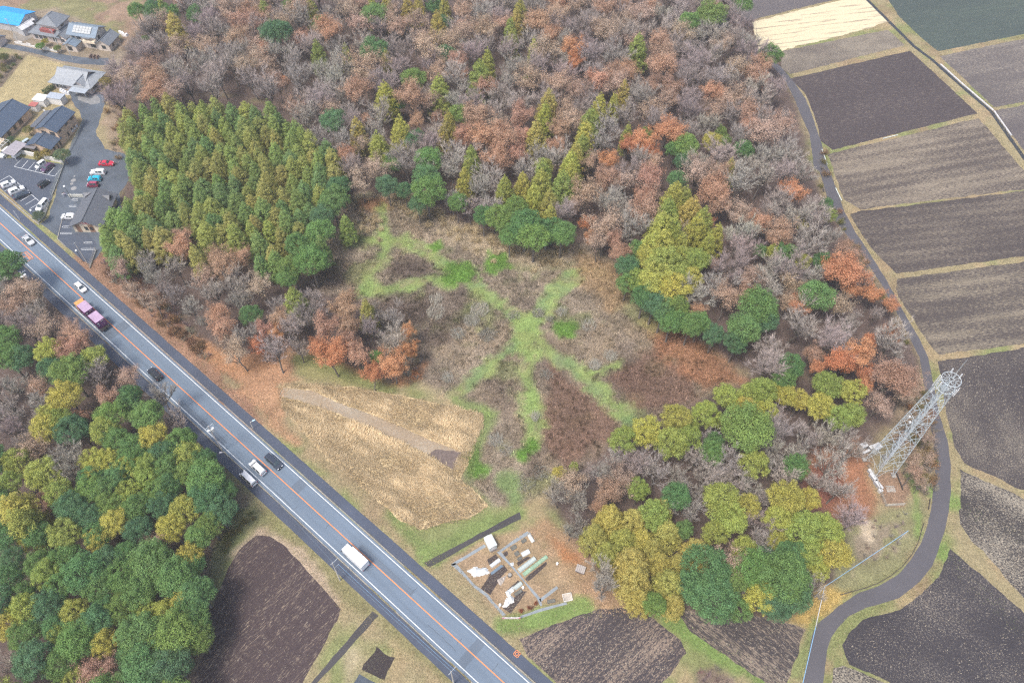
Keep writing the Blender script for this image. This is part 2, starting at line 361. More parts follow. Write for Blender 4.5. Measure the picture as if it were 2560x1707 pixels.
for a, w in ((F(1160, 1440, 1340, 1395), 4.2), (F(1540, 1420, 1640, 1490, 1760, 1560, 1800, 1600), 5), (F(2110, 1235, 2110, 1180, 2095, 1100), 1.6), (F(2165, 1265, 2250, 1360, 2352, 1450), 3.5), (F(2110, 1110, 2165, 1140, 2260, 1190, 2380, 1250), 3)):
    zone(L(a, w), (.15, .23, .065), .9, 1.2, .25, .85, 'grass2')
zone(L(F(1830, 1545, 1880, 1430), 2.5), (.16, .2, .075), .8, 1, .3, .8, 'grass2')
zone(P(F(520, 1170, 600, 1160, 640, 1200, 560, 1215, 505, 1290, 480, 1400, 470, 1400, 490, 1260)), (.17, .18, .085), 1.2, 1.5, .3, .8, 'grass2')
for a, w in ((F(625, 1180, 700, 1240, 780, 1330, 850, 1395), 5), (F(900, 1430, 980, 1500, 1060, 1568), 4)): zone(L(a, w), (.19, .18, .085), 1, 1.2, .3, .75, 'grass2')
for a, w in ((F(600, 1225, 690, 1275, 765, 1380), 2.5), (F(545, 1270, 600, 1225), 3)): zone(L(a, w), (.37, .29, .215), .8, .8, .2, .85)
zone(E(805, 1530, 18, 40), (.36, .29, .20), 1.5, 1.5, .2, .7)
zone(P(F(1600, 1540, 1640, 1525, 1700, 1580, 1640, 1600, 1590, 1600)), (.17, .125, .105), 1, 1.5, .4, .9, 'dark')
# edge between the wood and the western drive
zone(P(F(235, 250, 285, 250, 300, 340, 295, 400, 270, 410, 245, 330)), (.255, .195, .14), 1.5, 1.5, .3, .9)
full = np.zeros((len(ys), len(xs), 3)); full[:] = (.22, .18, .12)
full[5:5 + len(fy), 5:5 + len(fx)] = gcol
VX, VY = np.meshgrid(xs, ys)
ii = np.arange(len(ys) * len(xs)).reshape(len(ys), len(xs))
quads = np.stack([ii[:-1, :-1], ii[:-1, 1:], ii[1:, 1:], ii[1:, :-1]], -1).reshape(-1, 4)
m, n, l, b = newmat('ground')
at = n.new('ShaderNodeAttribute'); at.attribute_name = 'col'; pos = wpos(n)
f1, f2 = noise(n, l, 2.2, 6, pos, .75), noise(n, l, .55, 4, pos)
k = math_(n, l, 'MULTIPLY_ADD', f1, 1.9, .05); k2 = math_(n, l, 'MULTIPLY_ADD', f2, .7, .65)
v = n.new('ShaderNodeVectorMath'); v.operation = 'SCALE'; l.new(at.outputs['Color'], v.inputs[0]); l.new(math_(n, l, 'MULTIPLY', k, k2), v.inputs['Scale'])
l.new(v.outputs[0], b.inputs['Base Color']); b.inputs['Roughness'].default_value = .95; b.inputs['Specular IOR Level'].default_value = .15
bump(n, l, b, f1, .8, .35)
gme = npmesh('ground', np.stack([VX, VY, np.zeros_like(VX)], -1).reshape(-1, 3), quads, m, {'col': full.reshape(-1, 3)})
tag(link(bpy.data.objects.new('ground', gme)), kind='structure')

# ------------------------------------------------------------------ sheets laid on the ground
def ragged(pts, jag, step):
    out = []; n = len(pts)
    for i in range(n):
        a, b = Vector(pts[i][:2]), Vector(pts[(i + 1) % n][:2]); d = (b - a).length; k = max(1, int(d / step))
        nn = Vector((-(b - a).y, (b - a).x)) / max(d, 1e-6)
        for j in range(k):
            p = a.lerp(b, j / k); w = (float(fbm(p.x, p.y, 3.0, 77)) - .5) * 3 * jag + rnd.uniform(-.35, .35) * jag
            out.append(p + nn * w)
    return out
def sheet(name, pts, z, mat, jag=.25, step=1.0, parent=None, kind='structure'):
    p = ragged(pts, jag, step) if jag else [Vector(q[:2]) for q in pts]
    tri = tessellate_polygon([[q.to_3d() for q in p]])
    fs = []
    for t in tri:
        a, b, c = (p[i] for i in t)
        fs.append(t if (b - a).cross(c - a) > 0 else t[::-1])
    me = bpy.data.meshes.new(name); me.from_pydata([(q.x, q.y, z) for q in p], [], fs); me.materials.append(mat)
    o = link(bpy.data.objects.new(name, me), parent)
    if kind: o['kind'] = kind
    return o
def soil(name, base, straw, dens, ang, stretch=2.5, row=0.0, rowamp=.15, patch=18, patchamp=.3, fleck=4.2, var=.2):
    """tilled earth with straw flecks drawn out along the rows; ang = row direction in degrees"""
    m, n, l, b = newmat(name)
    mp = n.new('ShaderNodeMapping'); mp.vector_type = 'POINT'; mp.inputs['Rotation'].default_value = (0, 0, -math.radians(ang)); l.new(wpos(n), mp.inputs[0])
    s = n.new('ShaderNodeVectorMath'); s.operation = 'MULTIPLY'; s.inputs[1].default_value = (1 / stretch, 1, 1); l.new(mp.outputs[0], s.inputs[0])
    q = s.outputs[0]
    f = noise(n, l, fleck, 3, q, .7)
    big = noise(n, l, 1 / patch, 3, q, .6); mid = noise(n, l, .5, 3, q, .6)
    th = math_(n, l, 'ADD', f, math_(n, l, 'MULTIPLY', math_(n, l, 'SUBTRACT', big, .5), patchamp * 1.6))
    if row:
        sx = n.new('ShaderNodeSeparateXYZ'); l.new(mp.outputs[0], sx.inputs[0])
        wv = math_(n, l, 'SINE', math_(n, l, 'ADD', math_(n, l, 'MULTIPLY', sx.outputs['Y'], 6.2832 / row), math_(n, l, 'MULTIPLY', mid, 1.2)))
        th = math_(n, l, 'ADD', th, math_(n, l, 'MULTIPLY', wv, rowamp))
    e = .5 + (0.5 - dens) * .34
    mk = n.new('ShaderNodeMapRange'); mk.interpolation_type = 'SMOOTHSTEP'; mk.inputs['From Min'].default_value = e - .05; mk.inputs['From Max'].default_value = e + .11; l.new(th, mk.inputs['Value'])
    c0 = ramp(n, l, math_(n, l, 'ADD', math_(n, l, 'MULTIPLY', noise(n, l, 1.4, 5, wpos(n), .7), .7), math_(n, l, 'MULTIPLY', big, .3)), [(.3, tuple(x * (1 - var) for x in base)), (.7, tuple(x * (1 + var) for x in base))])
    c1 = ramp(n, l, mid, [(.35, tuple(x * .75 for x in straw)), (.65, straw)])
    l.new(mixc(n, l, mk.outputs[0], c0, c1), b.inputs['Base Color'])
    b.inputs['Roughness'].default_value = .95; b.inputs['Specular IOR Level'].default_value = .2
    bump(n, l, b, f, .8, .2)
    return m
SO = (.062, .054, .058)
def nat(*p): return gp([(p[i], p[i + 1]) for i in range(0, len(p), 2)])
def field(pts, mat, jag=.3): return sheet('field', pts, .008, mat, jag, .9)
PALE = (.42, .36, .27)
field(nat(1780, -60, 2150, -60, 2105, -5, 1893, 47, 1790, 75), soil('soil_a', (.105, .095, .10), (.24, .21, .18), .35, 15, 2, patchamp=.15))
cream = soil('cut_straw', (.56, .49, .33), (.33, .27, .20), .22, 12, 14, row=2.6, rowamp=.07, patch=25, patchamp=.25, fleck=1.2, var=.12)
field(nat(1880, 56, 2095, 3, 2167, -6, 2222, 56, 2139, 80, 1975, 121, 1900, 140), cream, .5)
field(nat(1960, 127, 2219, 75, 2262, 114, 1976, 186, 1950, 170), soil('stubble_a', (.092, .078, .072), (.265, .23, .18), .58, 12, 1.5, patchamp=.25))
field(nat(1977, 197, 2276, 127, 2443, 284, 2082, 375, 2052, 352, 2036, 288, 2014, 236), soil('soil_b', (.064, .053, .055), (.13, .108, .096), .30, 14, 4, patchamp=.15, fleck=2.0), .2)
field(nat(2069, 386, 2446, 296, 2490, 345, 2640, 520, 2640, 462, 2560, 473, 2153, 523, 2110, 500, 2088, 440), soil('stubble_b', (.088, .073, .066), (.255, .215, .165), .55, 14, 5, row=3.6, rowamp=.035, patch=14, patchamp=.4), .3)
field(nat(2126, 536, 2153, 529, 2560, 478, 2650, 466, 2650, 628, 2241, 684, 2184, 627, 2156, 589), soil('soil_c', (.068, .057, .055), (.195, .165, .13), .42, 8, 5, row=3.2, rowamp=.025, patch=12, patchamp=.3), .3)
field(nat(2243, 697, 2560, 654, 2660, 640, 2660, 846, 2347, 886, 2322, 858, 2265, 773, 2238, 722), soil('stubble_c', (.076, .064, .06), (.235, .20, .15), .48, 8, 5, row=4.2, rowamp=.03, patch=12, patchamp=.4), .3)
field(nat(2345, 905, 2560, 869, 2680, 850, 2680, 1280, 2560, 1226, 2411, 1158, 2388, 1118, 2366, 1025, 2350, 929), soil('soil_d', (.06, .052, .054), (.21, .185, .15), .36, 70, 1.4, patch=16, patchamp=.3), .35)
field(nat(2399, 1172, 2560, 1246, 2660, 1290, 2660, 1580, 2560, 1494, 2430, 1351, 2402, 1310, 2400, 1277), soil('stubble_d', (.05, .045, .046), (.33, .295, .235), .5, 150, 2.0, patch=10, patchamp=.35), .35)
field(nat(2375, 1372, 2440, 1425, 2560, 1533, 2700, 1660, 2700, 1780, 2360, 1780, 2222, 1703, 2123, 1660, 2106, 1612, 2128, 1572, 2168, 1545, 2249, 1523, 2305, 1485, 2350, 1432), soil('soil_e', (.046, .042, .048), (.22, .195, .165), .30, 150, 1.6, patch=14, patchamp=.25), .25)
field(nat(2074, 1780, 2084, 1669, 2108, 1663, 2222, 1709, 2320, 1780), soil('stubble_e', (.055, .05, .05), (.36, .32, .25), .55, 150, 2), .3)
field(nat(1686, 1520, 1760, 1528, 1850, 1530, 1960, 1556, 2012, 1572, 1990, 1640, 1962, 1720, 1940, 1780, 1985, 1780, 1915, 1707, 1720, 1572), soil('soil_f', (.055, .048, .05), (.26, .21, .165), .38, -42, 5, row=1.5, rowamp=.03, patch=8), .3)
field(nat(1298, 1598, 1434, 1542, 1500, 1520, 1568, 1515, 1625, 1540, 1700, 1600, 1716, 1631, 1640, 1730, 1620, 1780, 1440, 1780, 1395, 1707, 1321, 1642), soil('soil_g', (.056, .048, .052), (.27, .21, .165), .36, 42, 2.5, row=1.3, rowamp=.035, patch=9, patchamp=.35), .3)
field(nat(640, 1338, 676, 1341, 711, 1363, 851, 1521, 843, 1551, 750, 1720, 700, 1780, 440, 1780, 474, 1705, 511, 1633, 514, 1538, 536, 1510, 571, 1420, 604, 1368), soil('soil_h', (.062, .046, .048), (.27, .215, .165), .23, 52, 6, row=3.2, rowamp=.03, patchamp=.2), .25)
field(nat(941, 1617, 986, 1642, 960, 1702, 902, 1671), soil('soil_i', (.045, .037, .038), (.2, .2, .13), .22, 52, 1.5), .35)
field(nat(898, 1684, 944, 1709, 930, 1750, 860, 1750), paint('mulch_film', (.05, .065, .085), .35, .3, 1.2, world=True), .1)
CROP = F(640, 885, 700, 882, 820, 890, 1000, 925, 1112, 952, 1108, 985, 1058, 1098, 1122, 1163, 1080, 1190, 965, 1216, 930, 1200, 860, 1145, 760, 1060, 690, 985, 645, 935)
crop_mat = soil('dry_crop', (.38, .285, .155), (.60, .48, .29), .6, -25, 3, patch=7, patchamp=.3, fleck=2.0)
field(gp(CROP), crop_mat, .5)
TRACK = A(1, 2, 210, 470, 620, 590, 900, 700, 1250, 850, 1640, 1050, 1800, 1150, 1870, 985, 1600, 880, 1150, 680, 850, 570, 500, 420, 250, 400)
tr_mat = soil('bare_track', (.29, .225, .155), (.37, .32, .25), .5, -25, 3, patch=6, patchamp=.4)
tag(sheet('path', gp(TRACK), .012, tr_mat, .3), kind='structure')
sheet('path', gp(A(1, 2, 1560, 1010, 1640, 950, 1880, 985, 1800, 1140, 1700, 1080)), .016, paint('peat', (.13, .10, .088), .95, .3, 1.5, world=True), .3)

# ------------------------------------------------------------------ the main road
C0, C1 = Vector((-147.83, 159.82)), Vector((-1.15, 37.0))
RDIR = (C1 - C0).normalized(); RNRM = Vector((-RDIR.y, RDIR.x)); RANG = math.atan2(RDIR.y, RDIR.x)
def rp(s, o): q = C0 + RDIR * s + RNRM * o; return (q.x, q.y)         # metres along the road, metres to its north-east side
def band(name, s0, s1, o0, o1, z, mat, parent=None, jag=0, kind='structure'):
    return sheet(name, [rp(s0, o0), rp(s1, o0), rp(s1, o1), rp(s0, o1)], z, mat, jag, 1.2, parent, kind)
def asphalt(name, col, lanes=False, patchy=.2):
    m, n, l, b = newmat(name)
    mp = n.new('ShaderNodeMapping'); mp.vector_type = 'POINT'; mp.inputs['Rotation'].default_value = (0, 0, -RANG); l.new(wpos(n), mp.inputs[0])
    s = n.new('ShaderNodeVectorMath'); s.operation = 'MULTIPLY'; s.inputs[1].default_value = (.05, 1, 1); l.new(mp.outputs[0], s.inputs[0])
    st = noise(n, l, 1.1, 3, s.outputs[0]); gr = noise(n, l, 9, 3, wpos(n), .8); bg = noise(n, l, .12, 4, wpos(n))
    t = math_(n, l, 'ADD', math_(n, l, 'MULTIPLY', st, .45 if lanes else .15), math_(n, l, 'ADD', math_(n, l, 'MULTIPLY', gr, .25), math_(n, l, 'MULTIPLY', bg, .3 if lanes else .6)))
    if lanes:                                         # lighter wheel tracks worn into each lane
        dt = n.new('ShaderNodeVectorMath'); dt.operation = 'DOT_PRODUCT'; l.new(wpos(n), dt.inputs[0]); dt.inputs[1].default_value = (RNRM.x, RNRM.y, 0)
        o = math_(n, l, 'ABSOLUTE', math_(n, l, 'SUBTRACT', dt.outputs['Value'], C0.dot(RNRM) + .05))
        wv = math_(n, l, 'COSINE', math_(n, l, 'MULTIPLY', math_(n, l, 'SUBTRACT', o, .85), 6.2832 / 1.6))
        t = math_(n, l, 'ADD', t, math_(n, l, 'MULTIPLY', wv, math_(n, l, 'MULTIPLY_ADD', noise(n, l, .03, 2, wpos(n)), .15, -.03)))
    l.new(ramp(n, l, t, [(.32, tuple(x * (1 - patchy) for x in col)), (.68, tuple(x * (1 + patchy) for x in col))]), b.inputs['Base Color'])
    b.inputs['Roughness'].default_value = .72; b.inputs['Specular IOR Level'].default_value = .4
    bump(n, l, b, gr, .15, .01); return m
ROADM, WALKM, LANEM = asphalt('road_asphalt', (.13, .172, .225), True, .16), asphalt('walk_asphalt', (.058, .072, .105), False, .25), asphalt('lane_asphalt', (.085, .082, .092), False, .16)
S0, S1 = -75, 250
band('road', S0, S1, -3.8, 3.75, .020, ROADM)
road = bpy.data.objects['road']
WHITE, ORANGE = paint('road_white', (.66, .69, .70), .6, .28, 3, world=True), paint('road_orange', (.72, .25, .075), .6, .15, 2, world=True)
for o in (-3.17, 3.22): band('edge_line', S0, S1, o - .08, o + .08, .026, WHITE, road, kind=None)
band('centre_line', S0, S1, .0, .2, .026, ORANGE, road, kind=None)
# worn repairs: trench patches, sealed cracks and transverse joints
PATCH, SEAL = asphalt('patch_asphalt', (.105, .135, .175), True, .15), paint('crack_seal', (.06, .07, .08), .8, .3, 2, world=True)
for a, bq, o0, o1 in ((8, 15, .3, 3.0), (58, 61, -3.0, 3.1), (90, 108, -2.9, -1.9), (128, 130.5, .3, 3.1), (150, 166, .4, 1.5), (182, 184, -3.0, 3.1)): band('road_patch', a, bq, o0, o1, .0225, PATCH, road, .05, None)
for k in range(26):
    s_ = 4 + k * 8 + rnd.uniform(-2, 2); o0 = rnd.uniform(-3.1, .5); o1 = o0 + rnd.uniform(.8, 2.6); m_ = MB(); n_ = 7; prev = None
    if k % 3 == 0: q_ = [rp(s_ + i * 1.3, o0 + rnd.uniform(-.1, .1)) for i in range(n_)]
    else: q_ = [rp(s_ + rnd.uniform(-.12, .12), o0 + (min(o1, 3.1) - o0) * i / (n_ - 1)) for i in range(n_)]
    for a, bq in zip(q_[:-1], q_[1:]):
        a, bq = Vector(a), Vector(bq); d = (bq - a).normalized() * .035; nn = Vector((-d.y, d.x)); m_.add([(c.x, c.y, .0245) for c in (a - nn, bq - nn, bq + nn, a + nn)], [(0, 1, 2, 3)])
    m_.build('sealed_crack', SEAL, road)
# the painted speed figures, 5 and 0, read by traffic going north-west
def stroke(lines, w, s0, o0):
    mb = MB()
    for ln in lines:
        for (a, b2), (c, d) in zip(ln[:-1], ln[1:]):
            p, q = Vector((a, b2)), Vector((c, d)); e = (q - p).normalized() * w / 2; nn = Vector((-e.y, e.x)); p2, q2 = p - e, q + e
            pts = [Vector(rp(s0 + k.x, o0 + k.y)) for k in (p2 - nn, q2 - nn, q2 + nn, p2 + nn)]
            mb.add([(k.x, k.y, .027) for k in pts], [(0, 1, 2, 3)])
    return mb
sA = (Vector(g(*K5(430, 655)[0])[:2]) - C0).dot(RDIR)
five = [[(0, 1.0), (0, .1), (2.5, .1), (2.3, .9), (3.2, 1.05), (5.2, .9), (5.6, .5), (5.2, .05)]]
zero = [[(.4, .2), (.1, .55), (.4, .9), (5.2, .9), (5.6, .55), (5.2, .2), (.4, .2)]]
fig = MB(); five, zero = ([[(a * .76, b * .8) for a, b in l] for l in q] for q in (five, zero))
for ln, oo in ((five, -2.45), (zero, -1.5)):
    t = stroke(ln, .19, sA + .6, oo); b0 = len(fig.v); fig.v += t.v; fig.f += [tuple(i + b0 for i in q) for q in t.f]; fig.sm += t.sm
fig.build('speed_figures', ORANGE, road)
band('pavement', S0, S1, 4.12, 6.28, .05, WALKM, jag=.06)
band('pavement', S0, S1, -6.25, -4.1, .05, WALKM, jag=.06)
CONC = paint('old_concrete', (.29, .275, .25), .9, .25, .9, world=True)
KG_ = paint('kerb_weeds', (.16, .13, .09), .95, .4, 1.2, world=True)
def kerb(s0, s1, o):
    mb = MB(); nseg = max(1, int((s1 - s0) / 6)); d = (s1 - s0) / nseg
    for i in range(nseg):
        c = rp(s0 + d * (i + .5), o); mb.box((c[0], c[1], .075), (d - .06, .17, .15), RANG)
    return mb
for a, bq in ((66, 97), (99, 118), (119.5, 160.5), (171, 180), (180.5, 215)):
    tag(kerb(a, bq, 3.95).build('kerb', CONC), kind='structure')
for a, bq in ((12, 60), (62, 158), (166, 181), (186.5, 215)):
    tag(kerb(a, bq, -3.93).build('kerb', CONC), kind='structure')
for a, bq, o in ((20, 66, 3.95),): tag(kerb(a, bq, o).build('kerb', CONC), kind='structure')
# joints across the pavements
for s in np.arange(118, 214, 9.8): band('joint', s, s + .06, -6.1, -4.15, .056, paint('joint_tar', (.11, .115, .125), .9, .2, 1, world=True), bpy.data.objects['pavement.001'], kind=None)
# side paths
DARKP = asphalt('peaty_path', (.05, .047, .05), False, .25)
sheet('path', nat(931, 1527, 946, 1538, 794, 1707, 740, 1770, 715, 1770, 777, 1705), .016, DARKP, .18)
sheet('path', nat(1060, 1407, 1180, 1343, 1280, 1288, 1300, 1279, 1303, 1296, 1190, 1352, 1074, 1418), .016, DARKP, .12)
# ------------------------------------------------------------------ the curving lane on the east
LL = [(1990, 1790), (2008, 1705), (2030, 1587), (2045, 1556), (2068, 1540), (2095, 1515), (2148, 1481), (2195, 1465), (2244, 1437), (2276, 1400), (2302, 1359), (2318, 1313), (2326, 1277), (2333, 1230), (2338, 1160), (2332, 1090), (2318, 1035), (2308, 950), (2299, 893), (2276, 848), (2240, 780), (2205, 713), (2150, 630), (2110, 580), (2084, 548), (2070, 500), (2049, 430), (2035, 420), (2024, 337), (2002, 288), (1986, 247), (1965, 206), (1935, 170), (1880, 130)]
LR = [(2045, 1790), (2057, 1705), (2068, 1625), (2079, 1592), (2095, 1568), (2123, 1540), (2167, 1518), (2208, 1507), (2249, 1494), (2298, 1455), (2331, 1414), (2348, 1370), (2364, 1318), (2372, 1277), (2377, 1235), (2377, 1162), (2369, 1100), (2348, 1035), (2332, 950), (2320, 893), (2299, 848), (2254, 770), (2222, 710), (2167, 622), (2138, 580), (2112, 531), (2095, 485), (2076, 430), (2068, 414), (2052, 354), (2030, 288), (2014, 247), (1980, 200), (1950, 165), (1890, 122)]
sheet('lane', gp(LL) + gp(LR)[::-1], .014, LANEM, .1)
# canal with a dark channel and a pale concrete lip
can = gp([(2150, -40), (2167, 0), (2285, 117), (2331, 151), (2400, 213), (2477, 279), (2520, 340), (2560, 396), (2640, 500)])
def ribbon(line, o0, o1):
    a, b2 = [], []
    for i, p in enumerate(line):
        d = (line[min(i + 1, len(line) - 1)] - line[max(i - 1, 0)]).to_2d().normalized(); nn = Vector((-d.y, d.x))
        a.append(p.to_2d() + nn * o0); b2.append(p.to_2d() + nn * o1)
    return a + b2[::-1]
tag(sheet('water', ribbon(can, -.55, .75), .02, paint('ditch_water', (.035, .035, .035), .15, .3, .5, world=True), .12), kind='structure')
lip = MB()
for a, bq in zip(can[4:-3], can[5:-2]):
    d = (bq - a); nn = Vector((-d.y, d.x, 0)).normalized(); c = (a + bq) / 2 + nn * 1.05; lip.box((c.x, c.y, .12), (d.length, .45, .3), math.atan2(d.y, d.x))
a, bq = can[3].lerp(can[4], .2), can[4]; d = bq - a; nn = Vector((-d.y, d.x, 0)).normalized(); c = (a + bq) / 2 + nn * 1.05; lip.box((c.x, c.y, .12), (d.length, .45, .3), math.atan2(d.y, d.x))
tag(lip.build('channel_wall', paint('pale_concrete', (.52, .51, .5), .8, .15, .7, world=True)), 'pale concrete side wall of the straight ditch between the eastern fields', 'wall')
field(nat(2200, -30, 2640, -60, 2640, 72, 2560, 86, 2346, 129, 2318, 108, 2250, 45), soil('green_crop', (.058, .076, .072), (.08, .105, .088), .45, 15, 5, row=2.2, rowamp=.03, patchamp=.3), .2)
field(nat(2349, 141, 2560, 97, 2640, 80, 2640, 242, 2560, 256, 2486, 269, 2402, 190), soil('stubble_f', (.11, .097, .095), (.25, .22, .185), .5, 15, 5, patch=12, patchamp=.45), .3)
field(nat(2484, 278, 2560, 262, 2640, 248, 2640, 480, 2560, 378), soil('soil_j', (.10, .088, .09), (.22, .195, .165), .4, 15, 4, patchamp=.3), .3)
# drive and car parks in the west
YARD = asphalt('yard_asphalt', (.082, .10, .125), False, .4)
sheet('yard', gp([(172, 226), (200, 221), (258, 232), (262, 262), (240, 330), (262, 372), (312, 385), (322, 450), (300, 480), (300, 560), (280, 600), (225, 662), (150, 594), (100, 560), (120, 545), (140, 480), (168, 380), (205, 300), (196, 272), (180, 255)]), .010, YARD, .35)
PARK = asphalt('park_asphalt', (.062, .076, .105), False, .15)
sheet('forecourt', gp([(186, 228), (246, 240), (250, 258), (226, 262), (196, 250)]), .014, paint('pale_forecourt', (.2, .205, .21), .9, .25, .5, world=True), .4)
sheet('car_park', gp([(-60, 400), (50, 394), (158, 411), (143, 450), (132, 492), (118, 525), (97, 555), (0, 470), (-60, 420)]), .010, PARK, .05)
cp2 = bpy.data.objects['car_park']
sheet('car_park', gp(K5(1075, 440, 1165, 60, 1330, -70, 1340, 340, 1640, 320, 1800, 520, 1780, 700, 1680, 880, 1560, 850, 1300, 620, 1200, 560)), .013, PARK, .05)
def pline(parent, *pts, w=.12, name='bay_line'):
    mb = MB(); p = gp([(pts[i], pts[i + 1]) for i in range(0, len(pts), 2)])
    for a, c in zip(p[:-1], p[1:]):
        d = (c - a); nn = Vector((-d.y, d.x, 0)).normalized() * w / 2; e = d.normalized() * w / 2
        mb.add([(q.x, q.y, .019) for q in (a - e - nn, c + e - nn, c + e + nn, a - e + nn)], [(0, 1, 2, 3)])
    return mb.build(name, WHITE, parent)
def kl(*p): return [c for q in K4(*p) for c in q]
pline(cp2, *kl(430, 185, 265, 350, 1020, 530, 1130, 400))
for a in ((520, 240, 400, 380), (645, 270, 525, 405), (760, 310, 650, 440), (860, 350, 775, 465), (1020, 360, 905, 490)): pline(cp2, *kl(*a))
pline(cp2, *kl(-40, 640, 175, 520, 720, 985))
for a in ((345, 660, 85, 808), (460, 770, 240, 900), (585, 872, 390, 990), (665, 945, 475, 1060), (710, 1045, 560, 1135)): pline(cp2, *kl(*a))
cp3 = bpy.data.objects['car_park.001']
def k5l(*p): return [c for q in K5(*p) for c in q]
for y0, xa, xb in ((190, 1165, 1310), (312, 1125, 1340), (485, 1565, 1720), (607, 1510, 1790)):
    pline(cp3, *k5l(xb, y0, xa + 12, y0, xa, y0 + 10, xa + 12, y0 + 26, xb, y0 + 26), w=.1)
for y0, xa, xb in ((955, 1340, 1450), (1075, 1285, 1425)): pline(bpy.data.objects['yard'], *kl(xb, y0, xa + 12, y0, xa, y0 + 10, xa + 12, y0 + 26, xb, y0 + 26), w=.1)
sheet('street', gp(K1(-120, 800, 0, 805, 300, 830, 700, 910, 1150, 1000, 1500, 1060, 1990, 1070, 2010, 1190, 1900, 1200, 1500, 1185, 1150, 1130, 700, 1000, 300, 920, 0, 860, -120, 850)), .012, YARD, .15)
sheet('driveway', gp(K1(250, 520, 600, 560, 620, 690, 500, 740, 320, 780, 240, 700)), .010, paint('forecourt', (.22, .2, .175), .9, .2, .5, world=True), .2)
# ================================================================== GROUND COVER (nobody could count it)
def scatter(dens, jitter=.8):
    """dens: plants per square metre on the fine grid -> positions"""
    k = rng.poisson(np.clip(dens, 0, None) * .64 * FREE)
    idx = np.repeat(np.arange(k.size), k.ravel())
    x = GX.ravel()[idx] + (rng.random(len(idx)) - .5) * jitter; y = GY.ravel()[idx] + (rng.random(len(idx)) - .5) * jitter
    return x, y, idx
def blade_mesh(x, y, h, w, lean, az, col, mid=True, z0=0.0):
    n = len(x); dx, dy = np.cos(az), np.sin(az); px, py = -dy * w / 2, dx * w / 2
    if mid:
        l1, l2 = lean * .3 * h, lean * h; z1, z2 = z0 + h * .6 * np.sqrt(np.clip(1 - (lean * .5) ** 2, .05, 1)), z0 + h * np.sqrt(np.clip(1 - lean ** 2 * .9, .02, 1))
        v = np.stack([np.stack([x - px, y - py, np.full(n, z0)], -1), np.stack([x + px, y + py, np.full(n, z0)], -1),
                      np.stack([x + dx * l1 - px * .8, y + dy * l1 - py * .8, z1], -1), np.stack([x + dx * l1 + px * .8, y + dy * l1 + py * .8, z1], -1),
                      np.stack([x + dx * l2, y + dy * l2, z2], -1)], 1)
        b = np.arange(n)[:, None] * 5
        return v.reshape(-1, 3), [b + [0, 1, 3, 2], b + [2, 3, 4]], np.repeat(col, 5, 0)
    l2 = lean * h; z2 = z0 + h * np.sqrt(np.clip(1 - lean ** 2 * .9, .02, 1))
    v = np.stack([np.stack([x - px, y - py, np.full(n, z0)], -1), np.stack([x + px, y + py, np.full(n, z0)], -1), np.stack([x + dx * l2, y + dy * l2, z2], -1)], 1)
    return v.reshape(-1, 3), [np.arange(n)[:, None] * 3 + [0, 1, 2]], np.repeat(col, 3, 0)
def pal(n, cols, var=.25):
    c = np.array(cols)[rng.integers(0, len(cols), n)]; return c * (1 + (rng.random((n, 1)) - .5) * 2 * var)
def stuff(name, v, f, col, mat, label=None):
    o = link(bpy.data.objects.new(name, npmesh(name, v, f, mat, {'col': col}))); o['kind'] = 'stuff'
    return o
ST = blades('dry_stalk', transl=.2)
GB = blades('green_blade', transl=.4)
rs = (GX - C0.x) * RDIR.x + (GY - C0.y) * RDIR.y; ro = (GX - C0.x) * RNRM.x + (GY - C0.y) * RNRM.y
FREE = ((ro > 6.45) | (ro < -6.4)).astype(float)         # nothing grows or lies thick on paved ground
for o in list(COL.objects):
    if o.type == 'MESH' and o.name.split('.')[0] in ('lane', 'yard', 'car_park', 'street', 'driveway', 'forecourt'):
        co = np.empty(len(o.data.vertices) * 3); o.data.vertices.foreach_get('co', co); FREE *= sdf(GX, GY, co.reshape(-1, 3)) < -.2
def near_ground_colour(idx, n, k=1.15, var=.3):
    return gcol.reshape(-1, 3)[idx] * k * (1 + (rng.random((n, 1)) - .5) * 2 * var)
W0 = MASK['weed']; grassy = np.maximum(np.maximum(MASK['grass'], MASK['bright']), MASK['grass2'] * .8)
# dead weeds of the clearing: broad leaf-like flecks on short stems
x, y, idx = scatter(W0 * (1 - np.clip(grassy, 0, 1)) * 22)
n_ = len(x); hh = rng.uniform(.15, .8, n_) * (.6 + .8 * vnoise(x, y, 5, 3))
c = near_ground_colour(idx, n_, 1.3, .5); c[rng.random(n_) < .14] *= 1.7
v, f, cc = blade_mesh(x, y, hh, rng.uniform(.06, .2, n_), rng.uniform(.2, .95, n_), rng.uniform(0, 6.28, n_), c, False)
stuff('dead_weeds', v, f, cc, ST)
